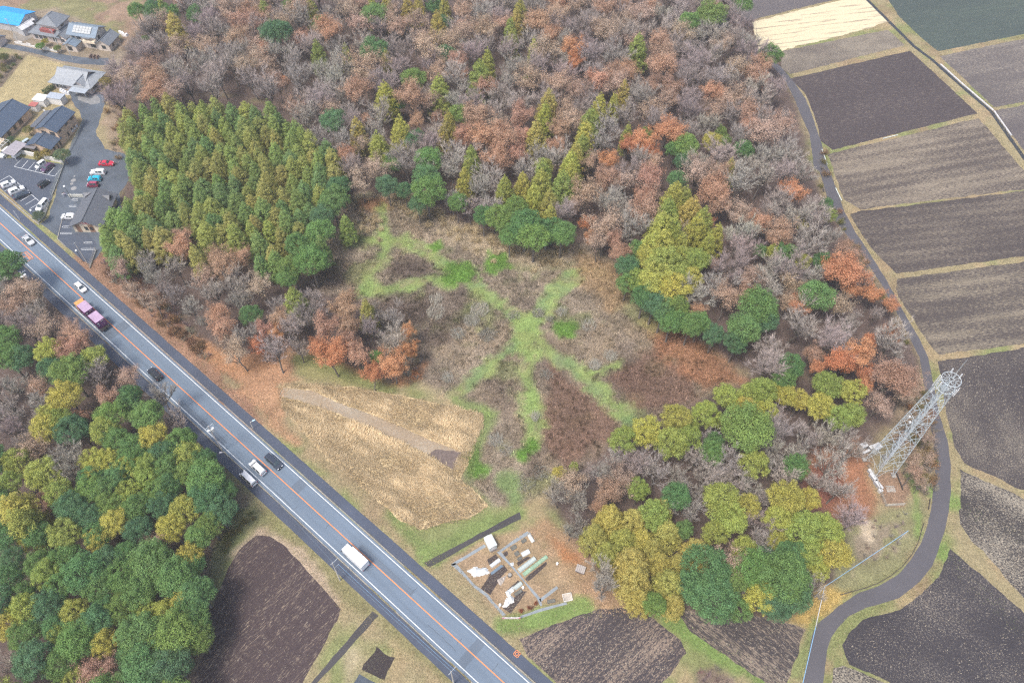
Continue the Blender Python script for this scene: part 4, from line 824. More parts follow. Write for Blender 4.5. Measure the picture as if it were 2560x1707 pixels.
# ================================================================== TREES: where they stand (survey sheet coordinates: x, y, crown radius)
SURVEY = {
'C': """373 15 12 400 55 16 729 116 13 715 15 12 608 20 12 795 121 9 888 136 11 885 214 20 1009 199 20 1102 166 20 1120 133 12 1172 63 14 1176 85 12 820 295 17 869 330 19 920 292 18 1016 307 13 1031 275 12 1082 360 15 1074 385 14
855 15 13 888 15 13 936 13 12 961 10 12 1021 10 12 1004 50 14 1194 18 14 1186 43 13 1259 232 18 1252 259 16 1231 302 20 1378 239 16 1410 234 11 1357 272 18 1345 305 20 1338 332 17 1322 353 17 1312 372 19 1313 395 17 1500 560 24 1545 520 22 1600 520 20 1615 500 18 1535 480 20 1466 103 19 1433 207 12 1226 108 11
1441 305 12 1160 428 17 1067 410 14 1201 420 15 1226 448 18 1244 415 19 1292 420 20 1262 460 17 1264 492 17 1247 390 17 1521 516 28 1519 556 28 1551 445 20 1589 478 22 1574 452 18 1564 559 15 1647 536 16 1627 556 16 1677 383 11 676 685 19 842 710 17
45 1193 30 33 1163 34""",
'N': """1403 1188 30 1456 1191 30 1367 1226 28 1433 1236 30 1476 1233 26 1534 1218 30 1453 1286 36 1458 1324 36 1516 1286 23 1602 1261 30 1541 1337 34 1549 1382 24 1473 1372 26 1403 1176 26 1524 1161 22 1500 1255 24 1560 1290 22 1395 1262 24""",
'G': """1520 720 26 1500 700 26 1605 745 22 1640 770 22 1690 790 24 1760 740 26 1465 580 20 1440 650 20 1110 500 20 1050 470 20 960 470 20 930 440 18 315 25 18 350 38 18 390 35 18 451 40 19 350 20 17 664 15 14 734 53 16 638 76 31 913 239 16 951 322 20 900 383 18 983 368 27 981 410 28 981 438 34 996 20 16 1016 60 16 1211 184 10 1482 312 12 1579 335 26 1549 343 18 1564 373 16 1665 328 12 1708 348 20 1655 307 12
1554 415 20 890 428 22 714 604 34 671 617 26 764 463 30 734 536 28 690 560 24 745 500 24 780 430 24 660 640 22 1155 508 28 1206 521 33 1226 546 32 1289 541 27 1189 483 24 1255 530 26 1170 545 22 1443 617 24 1478 685 26 1554 710 28 1541 740 26 1584 748 26 1743 710 38 1705 760 33 1743 577 13
1898 473 13 1792 581 15 1817 581 17 1882 602 18 1764 710 15 577 722 22 865 820 14 20 614 34 15 778 28 15 820 30 55 828 26 121 843 28 194 838 22 305 906 20 297 931 22 252 956 32 338 961 32 428 1012 28 312 1032 28 373 1040 28 383 1075 28 433 1087 30 479 1100 38 391 1118 28 214 1125 28 242 1128 26 373 1138 28
479 1143 34 23 1329 30 164 1168 30 252 1168 28 312 1168 28 378 1163 28 15 1236 28 86 1231 26 209 1193 28 227 1236 26 322 1213 28 479 1206 28 461 1231 28 88 1294 30 189 1314 42 227 1349 34 150 1340 28 325 1357 34 403 1329 38 454 1362 36 277 1395 32 111 1395 34 224 1433 32 176 1475 38 328 1463 44 403 1463 44
454 1437 30 76 1521 38 136 1526 34 328 1531 44 391 1526 42 440 1300 28 270 1014 26 224 1095 26 267 1097 26 302 1072 26 1713 989 50 1504 1387 24 1630 1322 48 1632 1376 48 1730 1312 38 1755 1290 26 1569 1218 18 1822 848 26 1800 870 24 1554 1143 28 1802 1329 50 1827 1362 38 1779 1387 34 1640 1020 20 500 1180 30 455 1470 30
1700 1395 24 1590 1345 30 1670 1345 32 1755 1340 30 30 1290 26 60 1370 26 290 1270 26 250 1290 28 130 1440 26 300 1500 30 440 1400 32 240 1395 26 470 1060 24 350 1265 22 520 1130 22""",
'Y': """1560 640 27 1585 640 24 1470 650 24 1560 590 24 1635 330 20 1247 386 20 1524 602 36 1488 592 28 1599 602 28 1504 647 36 1539 667 34 1903 496 14 1840 516 14 1842 602 17 1775 583 14 217 823 26 156 911 34 121 954 26 106 986 30 139 966 28 239 989 28 353 1004 30 433 1042 28 219 1062 26 257 1062 26 295 1072 25 338 1072 28 224 1095 24 340 1100 26 302 1135 26 38 1067 28 23 1113 26
60 1231 22 151 1231 32 265 1203 28 393 1216 28 227 1236 24 441 1279 28 108 1314 30 428 1375 28 340 1405 24 380 1407 26 55 1402 32 171 1407 28 15 1437 28 239 1475 28 174 1558 24 140 1450 24 1428 1009 28 1486 999 32 1541 1017 33 1554 961 31 1614 951 28 1670 913 28 1718 911 24 1748 898 30 1650 971 15 1585 985 18
1467 1128 22 1650 1151 36 1713 1163 26 1743 1370 32 1705 1264 27 1677 1196 34 1637 1223 25 1900 891 30 1953 903 27 1802 911 23 1837 921 21 1880 936 27 1928 961 27 1958 956 26 1769 903 19 1809 1148 36 1840 1211 36 1898 1218 36 1915 1274 34 1855 1269 29 1784 1249 21 1877 1309 23 1282 1090 15 1317 1075 10 1860 1150 22""",
'R': """413 12 13 603 38 20 704 88 22 1067 60 18 1104 65 16 1062 176 16 973 181 14 953 277 19 1011 272 16 1117 201 24 1092 270 33 1112 317 33 1067 315 24 1142 365 33 802 358 24 845 277 13 1509 151 34 1494 202 25 1448 164 28 1373 181 28 1403 176 24 1264 83 24 1443 15 18 1494 15 18 1637 214 25 1751 151 24 1750 192 20 1725 260 27 1713 290 22
1289 297 26 1274 333 22 1199 270 28 1194 353 24 1199 315 22 1390 410 28 1499 410 32 1486 460 28 1637 440 38 1650 470 26 1745 506 27 1423 584 24 1410 551 22 1604 718 21 1718 672 20 1642 609 13 1794 529 33 1776 548 24 1943 566 13 653 730 24 790 710 34 752 755 30 802 748 28 418 539 21 418 571 30 516 609 34 500 590 24 554 587 24 494 722 26
516 753 30 181 780 29 164 810 33 252 916 25 191 956 20 68 1093 20 101 1158 25 68 1211 16 827 810 30 1395 1130 32 1372 1155 20 232 1531 38 1865 813 22 610 760 20""",
'O': """613 123 16 651 191 11 1317 118 26 1320 149 19 1524 310 34 1478 330 27 1436 340 21 1494 358 20 1395 375 21 1352 516 16 1356 545 16 1625 516 15 1824 448 27 1930 632 42 1905 618 24 1958 672 19 2006 680 22 2036 702 18 1835 710 24 2041 768 18 1991 783 18 1915 840 32 1966 820 33 1983 861 21 1986 896 21 1872 848 17 936 760 18 764 820 36 903 840 32
739 805 22 941 805 20 600 800 20 853 862 24 640 770 18 1945 850 20""",
'T': """679 242 24 840 141 36 978 108 38 988 227 24 1011 165 26 840 181 24 827 330 20 1282 30 28 1375 66 18 1357 373 24 1693 151 27 1700 217 28 1390 521 42 1375 555 26 1667 685 33 1730 635 28 1809 647 28 1928 697 27 50 672 33 83 680 28 30 697 28 166 753 24 297 863 26 88 886 24 365 1243 26 2016 931 28 2092 878 28 2079 911 24 2130 1004 16 2104 1055 24 2099 1087 20
2120 1110 14 2135 1050 12 350 690 24 303 668 20 1810 690 24 1500 440 22 1320 470 20 2070 1010 18 2090 965 20 2125 960 14""",
'B': """1105 433 28 1079 470 26 1040 455 22 865 722 22 903 722 26 714 685 28 333 602 27 353 634 25 403 609 26 479 667 34 549 647 34 541 685 26 436 705 24 88 722 28 227 860 32 368 908 30 403 961 28 33 878 28 20 921 26 38 951 26 43 1012 28 151 1042 38 156 1080 36 305 1269 26 20 1533 26 1592 1042 34 1511 1080 36 1554 1093 26 1617 1093 26 1680 1067 36 1352 1093 20
1284 1130 32 1327 1148 28 1730 1105 34 1378 1312 34 1390 1349 30 1332 1198 22 1698 1349 20 1847 984 30 1789 954 24 1827 1029 28 1784 1067 28 1870 1017 26 1870 559 42 1905 545 24 1420 450 28 1580 540 24 1430 490 24 1840 1060 22 1310 1215 22 560 690 24 400 680 22 470 730 20 375 660 22 1990 640 18 2010 720 16 1960 740 22""",
'W': """2049 853 30 1614 1002 28 1408 1042 26 1700 1158 14 1665 1090 22 380 640 20""",
}
trees = []
def put(k, u, v, r, src):
    H0, R0, zs = KINDS[k][1:]
    z = H0 * zs
    for _ in range(3):
        p = g(u * 1.08844, v * 1.08844, z); depth = (p.xy.dot(Vector((fwd.x, fwd.y))) + (z - ALT) * fwd.z)
        rm = r * 1.08844 * depth / FPX * (1.18 if k in 'GYN' else 1.38 if k == 'C' else 1.2 if k == 'N' else 1.05); s = rm / R0; sv = min(1.18, max(.32, s ** .6)) if k != 'C' else min(1.22, max(.7, 1.12 * s ** .35))
        z = H0 * zs * sv
    trees.append([k, p.x, p.y, s, sv, src, rm])
for k, tx in SURVEY.items():
    q = [float(t) for t in tx.split()]
    for i in range(0, len(q), 3): put(k, q[i], q[i + 1], q[i + 2], 'hand')
OPEN = False
def near(x, y):
    m = 99
    for t in trees:
        dx, dy = t[1] - x, t[2] - y; d = math.hypot(dx, dy) - t[6] * .8
        if OPEN and t[5] == 'hand' and t[0] in 'CGYN' and 0 < dy < 5.5 and abs(dx) < t[6] + 1: d -= 2.6      # keeps the front of the evergreens open
        m = min(m, d)
    return m
def fill(poly, z, mix, rlo, rhi, tries, gap=.62, src='fill', ymax=275):
    pts = gp(poly, z); xa = [p.x for p in pts]; ya = [p.y for p in pts]
    N = tries; X = rng.uniform(min(xa), max(xa), N); Y = rng.uniform(min(ya), min(max(ya), ymax), N); dd = sdf(X, Y, pts); ok = dd > .5; rof = np.abs((X - C0.x) * RNRM.x + (Y - C0.y) * RNRM.y)
    ks, ws = zip(*mix)
    for x, y, d1, r1 in zip(X[ok], Y[ok], dd[ok], rof[ok]):
        r = rnd.uniform(rlo, rhi)
        if d1 > r * .5 and r1 > 7.2 + r and near(x, y) > r * gap:
            k = rnd.choices(ks, ws)[0]; k = 'B' if k == 'G' and x < -80 and y > 190 else k; H0, R0, zs = KINDS[k][1:]; s = r / R0 if k != 'C' else 1.0
            trees.append([k, x, y, s, min(1.12, s ** .6) * rnd.uniform(.92, 1.05), src, r])
# the cedar block: planted close, in ragged rows
cb = gp(CB, 11.5); ncb = 0
xa, ya = [q.x for q in cb], [q.y for q in cb]
for gap in (4.1, 3.7, 3.3):
    for _ in range(3500):
        x, y = rnd.uniform(min(xa), max(xa)), rnd.uniform(min(ya), max(ya))
        if ncb < 298 and float(sdf(np.array([x]), np.array([y]), cb)[0]) > .4 and min(math.hypot(t[1] - x, t[2] - y) - (t[6] * .5 if t[5] == 'hand' else 0) for t in trees) > (gap if trees[-1][5] == 'block' else 1):
            r = rnd.uniform(2.2, 3.2); trees.append(['C', x, y, r / 2.8, rnd.uniform(.78, 1.1), 'block', r]); ncb += 1
OPEN = True
fill(MF, 9.5, (('B', 40), ('V', 24), ('T', 27), ('R', 6), ('G', 3)), 3.6, 5.3, 9000, .48)
OPEN = False
fill(RD, 9, (('B', 45), ('V', 20), ('T', 25), ('R', 10)), 2.8, 4.0, 900, .55)
fill(F(-60, 640, 60, 650, 200, 715, 260, 790, 180, 800, 100, 770, -60, 745), 9, (('V', 50), ('T', 25), ('B', 25)), 2.8, 4.2, 900, .5)
fill(F(-60, 860, 110, 865, 130, 900, 190, 1000, 185, 1110, 60, 1060, -60, 1045), 9, (('V', 45), ('T', 20), ('B', 35)), 2.8, 4.2, 900, .5)
fill(LB, 9, (('G', 66), ('Y', 14), ('V', 12), ('T', 8)), 3.0, 4.2, 3000, .46)
fill(BR, 9, (('B', 34), ('V', 26), ('Y', 17), ('G', 15), ('T', 10)), 2.8, 4.2, 3000, .46)
# ---- labels: look, then place
LOOK = {'C': 'slim cedar', 'N': 'feathery cypress', 'G': 'broad-crowned evergreen', 'Y': 'tufted evergreen', 'R': 'brown-leaved oak', 'O': 'full-leaved autumn oak', 'T': 'thin-leaved oak', 'B': 'bare tree', 'V': 'fine-twigged bare tree', 'W': 'bare tree with pale limbs'}
for t in trees: t.append(rnd.randrange(len(TINT[t[0]])))
def look(t): return TWORD[t[0]][t[7]] + ' ' + LOOK[t[0]]
REG = [('c', CB, 'the cedar block by the restaurant'), ('r', RD, 'the belt between road and clearing'), ('s', LB, 'the wood below the road'), ('t', BR, 'the grove between allotment and mast'), ('b', MF, None)]
REGP = [(a, gp(b, 9.5), c) for a, b, c in REG]
def sub(x, y):
    if y > 215: return 'the far big wood'
    if x > 62: return 'the lane-side big wood'
    if x < -55 and y > 150: return 'the village-side big wood'
    if y < 168: return 'the big wood behind the clearing'
    return 'the middle big wood'
BOX = {}
def place(x, y):
    for a, pl, c in REGP:
        if float(sdf(np.array([x]), np.array([y]), pl)[0]) > -2.5: return c or sub(x, y)
    if x > 70 and y < 125: return 'the scrub beside the lattice tower'
    if abs((x - C0.x) * RNRM.x + (y - C0.y) * RNRM.y) < 20: return 'the edge of the main road'
    return 'the open edge of the woods'
LAND = [('the lattice tower', (84.5, 84)), ('the allotment', tuple(g(1260, 1420)[:2])), ('the roadside restaurant', (-121, 163)), ('the orange speed figures', rp(sA, -2)), ('the purple container lorry', (-109.5, 124)), ('the straw-coloured crop field', tuple(FT(900, 1050)[:2])),
        ('the lush green patch', tuple(FT(1058, 627)[:2])), ('the mown crossing', tuple(FT(1210, 760)[:2])), ('the silver-roofed house', (-146, 227)), ('the solar-panelled house', (-151, 250)), ('the cream cut-straw field', tuple(FT(1850, 60)[:2])), ('the curve of the lane', tuple(FT(2060, 1330)[:2])), ('the dark soil field', tuple(FT(600, 1350)[:2])), ('the car park by the cedars', (-125, 182)),
        ('the transformer pole', tuple(g(560, 1160)[:2])), ('the white truck on the road', (-31, 60)), ('the crop field corner', tuple(FT(560, 880)[:2])), ('the upper lane bend', tuple(FT(1900, 330)[:2])), ('the pair of white vans', (-58, 80))]
labels = [None] * len(trees)
def dist_land(t, q): return math.hypot(t[1] - q[0], t[2] - q[1])
for k in KINDS:
    for nm, q in LAND:
        c = sorted((dist_land(t, q), i) for i, t in enumerate(trees) if t[0] == k)
        for o, (d, i) in zip(('closest to', 'second closest to'), c[:2]):
            if d < 45 and labels[i] is None: labels[i] = f'{look(trees[i])}, {o[:6] if 0 else o} {nm}'
for i, t in enumerate(trees): t.append(place(t[1], t[2]))
for pl in {t[8] for t in trees}:
    q = [t for t in trees if t[8] == pl]; xs3 = np.quantile([t[1] / (t[2] + 60) for t in q], (.2, .4, .6, .8)); ys3 = np.quantile([t[2] for t in q], (.25, .5, .75))
    for t in q: t.append(('front', 'mid-front', 'mid-back', 'back')[int((t[2] > ys3).sum())] + ' ' + ('far left', 'left', 'middle', 'right', 'far right')[int((t[1] / (t[2] + 60) > xs3).sum())])
grp = {}
for i, t in enumerate(trees):
    if labels[i] is None: grp.setdefault((t[0], t[7], t[8], t[9]), []).append(i)
for (k, tn, pl, cell), ids in grp.items():
    ids.sort(key=lambda i: -trees[i][6])
    for j, i in enumerate(ids):
        w = '' if len(ids) == 1 else ('widest ', 'second-widest ', 'third-widest ', 'fourth-widest ', 'fifth-widest ', 'sixth-widest ', 'seventh-widest ')[min(j, 6)]
        labels[i] = f'{w}{look(trees[i])}, {cell} of {pl}'
for i, t in enumerate(trees):
    k, x, y, s, sv, src, rm, tn, pl, cell = t
    var = KINDS[k][0]; crown, trunk = var[i % len(var)] if src != 'hand' else var[rnd.randrange(len(var))]
    root = thing('slim_conifer' if k == 'C' and src == 'hand' else NAMES[k], labels[i], 'tree', (x, y, 0), rnd.uniform(0, 6.283), f'{LOOK[k]}s {pl}')
    tint = (HANDC if k == 'C' and src == 'hand' else TINT[k])[tn]; j = rnd.uniform(.92, 1.08); tint = tuple(c * j * rnd.uniform(.96, 1.04) for c in tint)
    for nm, me in (('trunk', trunk), ('crown', crown)):
        o = link(bpy.data.objects.new(nm, me), root); o.color = (*tint, 1)
    root.scale = (s, s, sv)
print('TREES', len(trees), {k: sum(t[0] == k for t in trees) for k in KINDS})
# ------------------------------------------------------------------ scrub: low twiggy and leafy bushes
def bush(h, R, leafy, tint, name='shrub'):
    mb = MB(); tw = []
    for i in range(9):
        a = rnd.random() * 6.28; t = rnd.uniform(.2, .9); d = Vector((math.cos(a) * math.sin(t), math.sin(a) * math.sin(t), math.cos(t))); e = d * h * rnd.uniform(.7, 1)
        mb.tube((0, 0, 0), e, .03, .012, 3, False)
        for w in range(26):
            q = e * rnd.uniform(.3, 1); tw.append((q, q + (d + Vector((rnd.gauss(0, .7), rnd.gauss(0, .7), rnd.gauss(.1, .4)))).normalized() * rnd.uniform(.3, .8)))
    v, f = twig_arrays(tw, .04); vv = np.repeat(rng.uniform(.2, .9, len(f)), 3)
    if not leafy: return crown_mesh('scrub_crown', v, f, vv, vv, TWIG), mb.mesh('scrub_stem', BARK)
    T = np.array([t[1] for t in tw]); c = T[rng.integers(0, len(T), leafy)] + rng.normal(size=(leafy, 3)) * .22
    v2, f2 = cards(c, rng.normal(size=(leafy, 3)) + [0, 0, .5], .2, .6)
    return npmesh('scrub_crown', np.vstack([v, v2]), [f, f2 + len(v)], LEAF, {'v': np.concatenate([vv * .3, np.repeat(rng.random(leafy), 4)]), 'h': np.concatenate([vv, np.repeat(rng.random(leafy), 4)])}), mb.mesh('scrub_stem', BARK)
BU = {'b': [bush(1.7, 1.3, 0, 0) for _ in range(3)], 'l': [bush(1.5, 1.2, 500, 0) for _ in range(3)]}
def bush_at(p, k, s, tint, label, group):
    r = thing('shrub', label, 'shrub', (p.x, p.y, 0), rnd.uniform(0, 6.28), group); cr_, st = rnd.choice(BU[k])
    for nm, me in (('stem', st), ('foliage', cr_)): o = link(bpy.data.objects.new(nm, me), r); o.color = (*tint, 1)
    r.scale = (s, s, s * rnd.uniform(.8, 1.1)); return r
def bush_area(poly, n, kinds, label, group, smin=.7, smax=1.5):
    pts = gp(poly); xa = [p.x for p in pts]; ya = [p.y for p in pts]; c = 0; seen, todo = [], []; mx, my = sum(xa) / len(xa), sum(ya) / len(ya)
    for _ in range(n * 30):
        if c >= n: break
        x, y = rnd.uniform(min(xa), max(xa)), rnd.uniform(min(ya), max(ya))
        if float(sdf(np.array([x]), np.array([y]), pts)[0]) < .3 or any(math.hypot(x - a, y - b2) < 1.3 for a, b2 in seen): continue
        seen.append((x, y)); k, tint = rnd.choice(kinds); sc = rnd.uniform(smin, smax); todo.append((x, y, k, sc, tint)); c += 1
    done = {}
    for x, y, k, sc, tint in sorted(todo, key=lambda q: -q[3]):
        key = ('leafy' if k == 'l' else 'twiggy', {TAN_: 'tan', GRY: 'grey', OLV: 'olive', RED_: 'red'}.get(tint, 'green' if tint[1] > tint[0] else 'brown'), ('back' if y > my else 'front') + ' ' + ('right' if x > mx else 'left')); done[key] = done.get(key, 0) + 1
        w = ('largest', 'second-largest', 'third-largest', 'fourth-largest', 'fifth-largest', 'sixth-largest', 'seventh-largest', 'eighth-largest', 'ninth-largest', 'small')[min(9, done[key] - 1)]
        bush_at(Vector((x, y)), k, sc, tuple(q * rnd.uniform(.88, 1.12) for q in tint), f'{w} {key[0]} {key[1]} {label} {key[2]}', group)
TAN_, GRY, OLV, RED_ = (.30, .21, .135), (.27, .235, .21), (.20, .19, .075), (.27, .10, .075)
bush_area(F(2070, 900, 2125, 900, 2150, 1000, 2148, 1130, 2110, 1145, 2085, 1080, 2080, 980), 60, [('l', TAN_), ('b', GRY), ('l', OLV), ('b', GRY)], 'bush between tower and lane,', 'scrub bushes beside the tower')
bush_area(F(232, 595, 290, 620, 400, 705, 500, 820, 470, 830, 360, 740, 250, 640), 90, [('b', GRY), ('b', (.23, .17, .16)), ('l', (.24, .15, .10))], 'bush on the bank by the main road,', 'bushes on the roadside bank')
bush_area(F(1890, 300, 1905, 440, 1950, 520, 2000, 620, 2050, 700, 2090, 800, 2075, 800, 2000, 660, 1940, 550, 1880, 440), 34, [('b', GRY), ('l', TAN_), ('l', OLV)], 'bush along the lane verge,', 'bushes along the lane', .6, 1.2)
bush_area(F(240, 240, 280, 245, 290, 330, 285, 390, 262, 380, 255, 310), 22, [('b', GRY), ('l', TAN_), ('b', (.3, .25, .2))], 'bush between drive and cedar block,', 'bushes beside the drive', .6, 1.3)
bush_area(F(500, 1180, 560, 1150, 600, 1180, 540, 1240, 500, 1300), 16, [('b', GRY), ('l', OLV), ('l', (.17, .19, .09))], 'bush at the dark field corner,', 'bushes at the field corner', .6, 1.3)
bush_area(F(880, 800, 975, 840, 985, 880, 940, 890), 12, [('b', GRY), ('b', TAN_)], 'bush by the crop field oaks,', 'bushes by the crop field', .7, 1.4)
bush_area(F(1600, 1540, 1640, 1528, 1690, 1575, 1600, 1590), 9, [('b', (.25, .19, .17))], 'bush on the patch beyond the track,', 'brush on the field patch', .6, 1.1)
bush_area(F(1990, 1200, 2080, 1170, 2090, 1240, 2030, 1300, 1960, 1310), 16, [('b', (.3, .25, .22))], 'shrub inside the lane bend,', 'shrubs inside the lane bend', .4, .8)
bush_area(KG(1040, 1340, 1350, 1230, 1390, 1310, 1060, 1410), 14, [('l', RED_)], 'shrub in the allotment corner,', 'red shrubs in the allotment', .35, .6)
bush_area(F(0, 130, 55, 130, 10, 195, 0, 200), 14, [('l', (.28, .12, .11)), ('l', OLV), ('b', GRY), ('l', (.13, .17, .08))], 'shrub in the bed beside the lawn,', 'shrubs in the planted bed', .6, 1.2)
# ================================================================== BUILDINGS
GLASS = glassy()
FRAMEM, DARKF = paint('white_frame', (.7, .7, .69), .5), paint('dark_frame', (.06, .055, .05), .5)
def window(parent, x, z, w, h, side, off, mat=FRAMEM, shutter=False):
    """a window on a wall: side +x/-x/+y/-y of the local box, off = wall plane"""
    mb, gb = MB(), MB(); t = .07
    def pos(a, b, o): return {'+y': (a, off + o, b), '-y': (a, -off - o, b), '+x': (off + o, a, b), '-x': (-off - o, a, b)}[side]
    def dim(a, b, d): return (a, d, b) if side[1] == 'y' else (d, a, b)
    for (a, b, ww, hh) in ((x, z + h / 2, w + 2 * t, t), (x, z - h / 2, w + 2 * t, t), (x - w / 2, z, t, h - t), (x + w / 2, z, t, h - t), (x, z, .05, h - t)): mb.box(pos(a, b, .04), dim(ww, hh, .1))
    gb.box(pos(x, z, .02), dim(w - .02, h - .02, .05))
    f = mb.build('window', mat, parent); gb.build('pane', GLASS, f); return f
def gable_roof(parent, L_, W_, z, rise, oh, ohg, mat, th=.18, hipped=0.0, cap=None, asym=0.0):
    """two thick slopes meeting at a ridge along x; hipped > 0 pulls the ridge ends in"""
    mb = MB(); hl = L_ / 2 + ohg; hw = W_ / 2 + oh; k = rise / (W_ / 2); ze = z - k * oh; zr = z + rise; rl = hl - hipped
    e = [(-hl, -hw, ze), (hl, -hw, ze), (hl, hw, ze), (-hl, hw, ze)]; r = [(-rl, 0, zr), (rl, 0, zr)]
    v = e + r + [(a, b, c - th) for a, b, c in e + r]
    mb.add(v, [(0, 1, 5, 4), (2, 3, 4, 5), (1, 2, 5), (3, 0, 4)] if hipped else [(0, 1, 5, 4), (2, 3, 4, 5)])
    mb.add(v, [(7, 6, 10, 11), (9, 8, 11, 10)] + ([(8, 7, 11), (6, 9, 10)] if hipped else []))
    mb.add(v, [(0, 6, 7, 1), (2, 8, 9, 3)] + ([(1, 7, 8, 2), (3, 9, 6, 0)] if hipped else [(1, 7, 11, 5), (5, 11, 8, 2), (3, 9, 10, 4), (4, 10, 6, 0)]))
    ro = mb.build('roof', mat, parent)
    cb = MB(); cb.tube((-rl, 0, zr + .03), (rl, 0, zr + .03), .13, None, 6)
    if hipped:
        for i, j in ((0, 4), (3, 4), (1, 5), (2, 5)): cb.tube(v[i], v[j], .09, None, 5)
    cb.build('ridge_cap', cap or mat, ro); return ro
def gable_walls(parent, L_, W_, h, rise, mat, name='wall'):
    mb = MB(); x, y = L_ / 2, W_ / 2
    v = [(-x, -y, 0), (x, -y, 0), (x, y, 0), (-x, y, 0), (-x, -y, h), (x, -y, h), (x, y, h), (-x, y, h), (-x, 0, h + rise - .12), (x, 0, h + rise - .12)]
    mb.add(v, [(0, 1, 5, 4), (2, 3, 7, 6), (1, 2, 6, 9, 5), (3, 0, 4, 8, 7)] if rise else [(0, 1, 5, 4), (2, 3, 7, 6), (1, 2, 6, 5), (3, 0, 4, 7)]); return mb.build(name, mat, parent)
def at(p, q): return (p[0], p[1], q)
def wing(root, cx, cy, rz, L_, W_, h, rise, wallm, roofm, oh=.55, ohg=.45, hipped=0.0, wins=(), z0=0.0, cap=None, name='wing'):
    n0 = set(root.children)
    gable_walls(root, L_, W_, h, 0 if hipped else rise, wallm); gable_roof(root, L_, W_, h, rise, oh, ohg, roofm, hipped=hipped, cap=cap)
    for s, x, z, w, hh, *m in wins: window(root, x, z, w, hh, s, W_ / 2 if s[1] == 'y' else L_ / 2, m[0] if m else FRAMEM)
    for o in set(root.children) - n0: o.location = (cx, cy, z0); o.rotation_euler = (0, 0, rz)
CREAM, BEIGE, TAN, PINKW = paint('cream_wall', (.70, .60, .46), .85), paint('beige_wall', (.58, .51, .44), .85), paint('tan_wall', (.58, .43, .31), .85), paint('pinkish_wall', (.60, .52, .48), .85)
NAVY, GREYT, BLUEG, SILV = roofing('navy_roof', (.058, .085, .13), .45), roofing('grey_tile', (.17, .19, .215), .3), roofing('bluegrey_roof', (.16, .215, .275), .45), roofing('silver_tile', (.27, .295, .32), .3)
DKGREY = roofing('charcoal_roof', (.105, .115, .135), .45)
R_ = math.radians
# the roadside restaurant: long hip-and-gable roof, striped gable wall with red lettering
rest = thing('restaurant', 'low restaurant with charcoal hip-gable roof against the cedar block', 'restaurant', (-120.9, 163.0, 0), R_(90))
gable_walls(rest, 12.4, 8.2, 2.9, 2.1, CREAM)
gable_roof(rest, 12.4, 8.2, 2.9, 2.1, .75, .75, DKGREY)
for y0, w in ((-1.1, 1.5), (2.6, 1.3)):
    b_ = MB(); b_.box((-6.23, y0, 1.45), (.04, w, 2.9)); b_.build('brown_panel', paint('brown_panel', (.27, .16, .11), .8), rest)
window(rest, .4, 1.5, .8, 1.2, '-x', 6.24, DARKF); window(rest, -1.1, 1.5, .7, 1.0, '-x', 6.27, DARKF)
sg = MB(); sg.box((-6.27, .2, 3.55), (.06, 3.3, .95)); sgo = sg.build('sign_board', paint('sign_cream', (.75, .62, .55), .6), rest)
lt = MB(); REDL = paint('red_letter', (.55, .05, .08), .5)
for pts in (((1.5, .3), (1.1, -.25), (.75, .3)), ((.55, .15), (.1, .15)), ((.35, .32), (.3, -.3), (.05, -.3)), ((-.15, .2), (-.55, .25), (-.35, -.3), (-.1, -.15)), ((-.7, .3), (-.75, -.3)), ((-.65, .05), (-1.15, .15)), ((-1.0, .3), (-1.1, -.3), (-1.35, -.1))):
    for p, q in zip(pts[:-1], pts[1:]): lt.tube((-6.32, .2 + p[0], 3.55 + p[1]), (-6.32, .2 + q[0], 3.55 + q[1]), .06, None, 4)
lt.build('lettering', REDL, sgo)
for s, xx in ((1, 4.2), (-1, 3.2)):                       # small dormer gables at the far end
    d = MB(); d.add([(xx, s * 3.9, 3.4), (xx + 2.4, s * 3.9, 3.4), (xx + 1.2, s * 3.9, 4.3), (xx + 1.2, s * 1.7, 4.3)], [(0, 2, 3), (2, 1, 3), (0, 1, 2)]); d.build('dormer', DKGREY, rest)
window(rest, 2.5, 1.4, 2.0, 1.4, '+y', 4.1, DARKF); window(rest, -2.5, 1.4, 2.4, 1.4, '+y', 4.1, DARKF)
# the navy-roofed house: two-storey block and low front wing
h4 = thing('house', 'large cream house with navy metal roofs beside the fenced car park', 'house', (-146.3, 199.0, 0), R_(-13))
wing(h4, 2.0, 1.6, R_(90), 9.6, 6.6, 5.4, 1.5, TAN, NAVY, .5, .5, 0, (('-x', -1.6, 4.0, 1.5, 1.2, DARKF), ('-x', 1.4, 4.0, 1.5, 1.2, DARKF), ('-y', -3.4, 4.6, 1.0, 1.2, DARKF), ('-y', .2, 4.6, 1.2, 1.2, DARKF), ('-y', 3.2, 4.6, 1.4, 1.3, DARKF), ('-y', -1, 1.4, .5, 1.2, DARKF), ('-y', 1, 1.6, .5, .9, DARKF), ('-y', 2.4, 1.6, .5, .9, DARKF)), name='main_wing')
wing(h4, 1.2, -5.6, R_(90), 5.2, 8.0, 2.7, 1.5, TAN, NAVY, .5, .5, 0, (('-x', -2.3, 1.3, 1.6, 1.6, DARKF), ('-x', 2.0, 1.3, 1.8, 1.6, DARKF), ('-y', -1.2, 1.3, .5, 1.8, DARKF), ('-y', .4, 1.3, .5, 1.8, DARKF), ('-y', 1.7, 1.3, .5, 1.8, DARKF)), name='front_wing')
wing(h4, -4.0, 3.2, R_(90), 8.0, 5.0, 3.0, .7, TAN, DKGREY, .3, .3, 0, (), name='rear_wing')
a_ = MB(); a_.box((-1.2, -8.9, 2.5), (3.6, 1.5, .12), 0, None); a_.tube((-2.8, -9.5, 0), (-2.8, -9.5, 2.5), .07); a_.tube((.4, -9.5, 0), (.4, -9.5, 2.5), .07); a_.build('porch', paint('porch_grey', (.17, .16, .17), .6), h4)
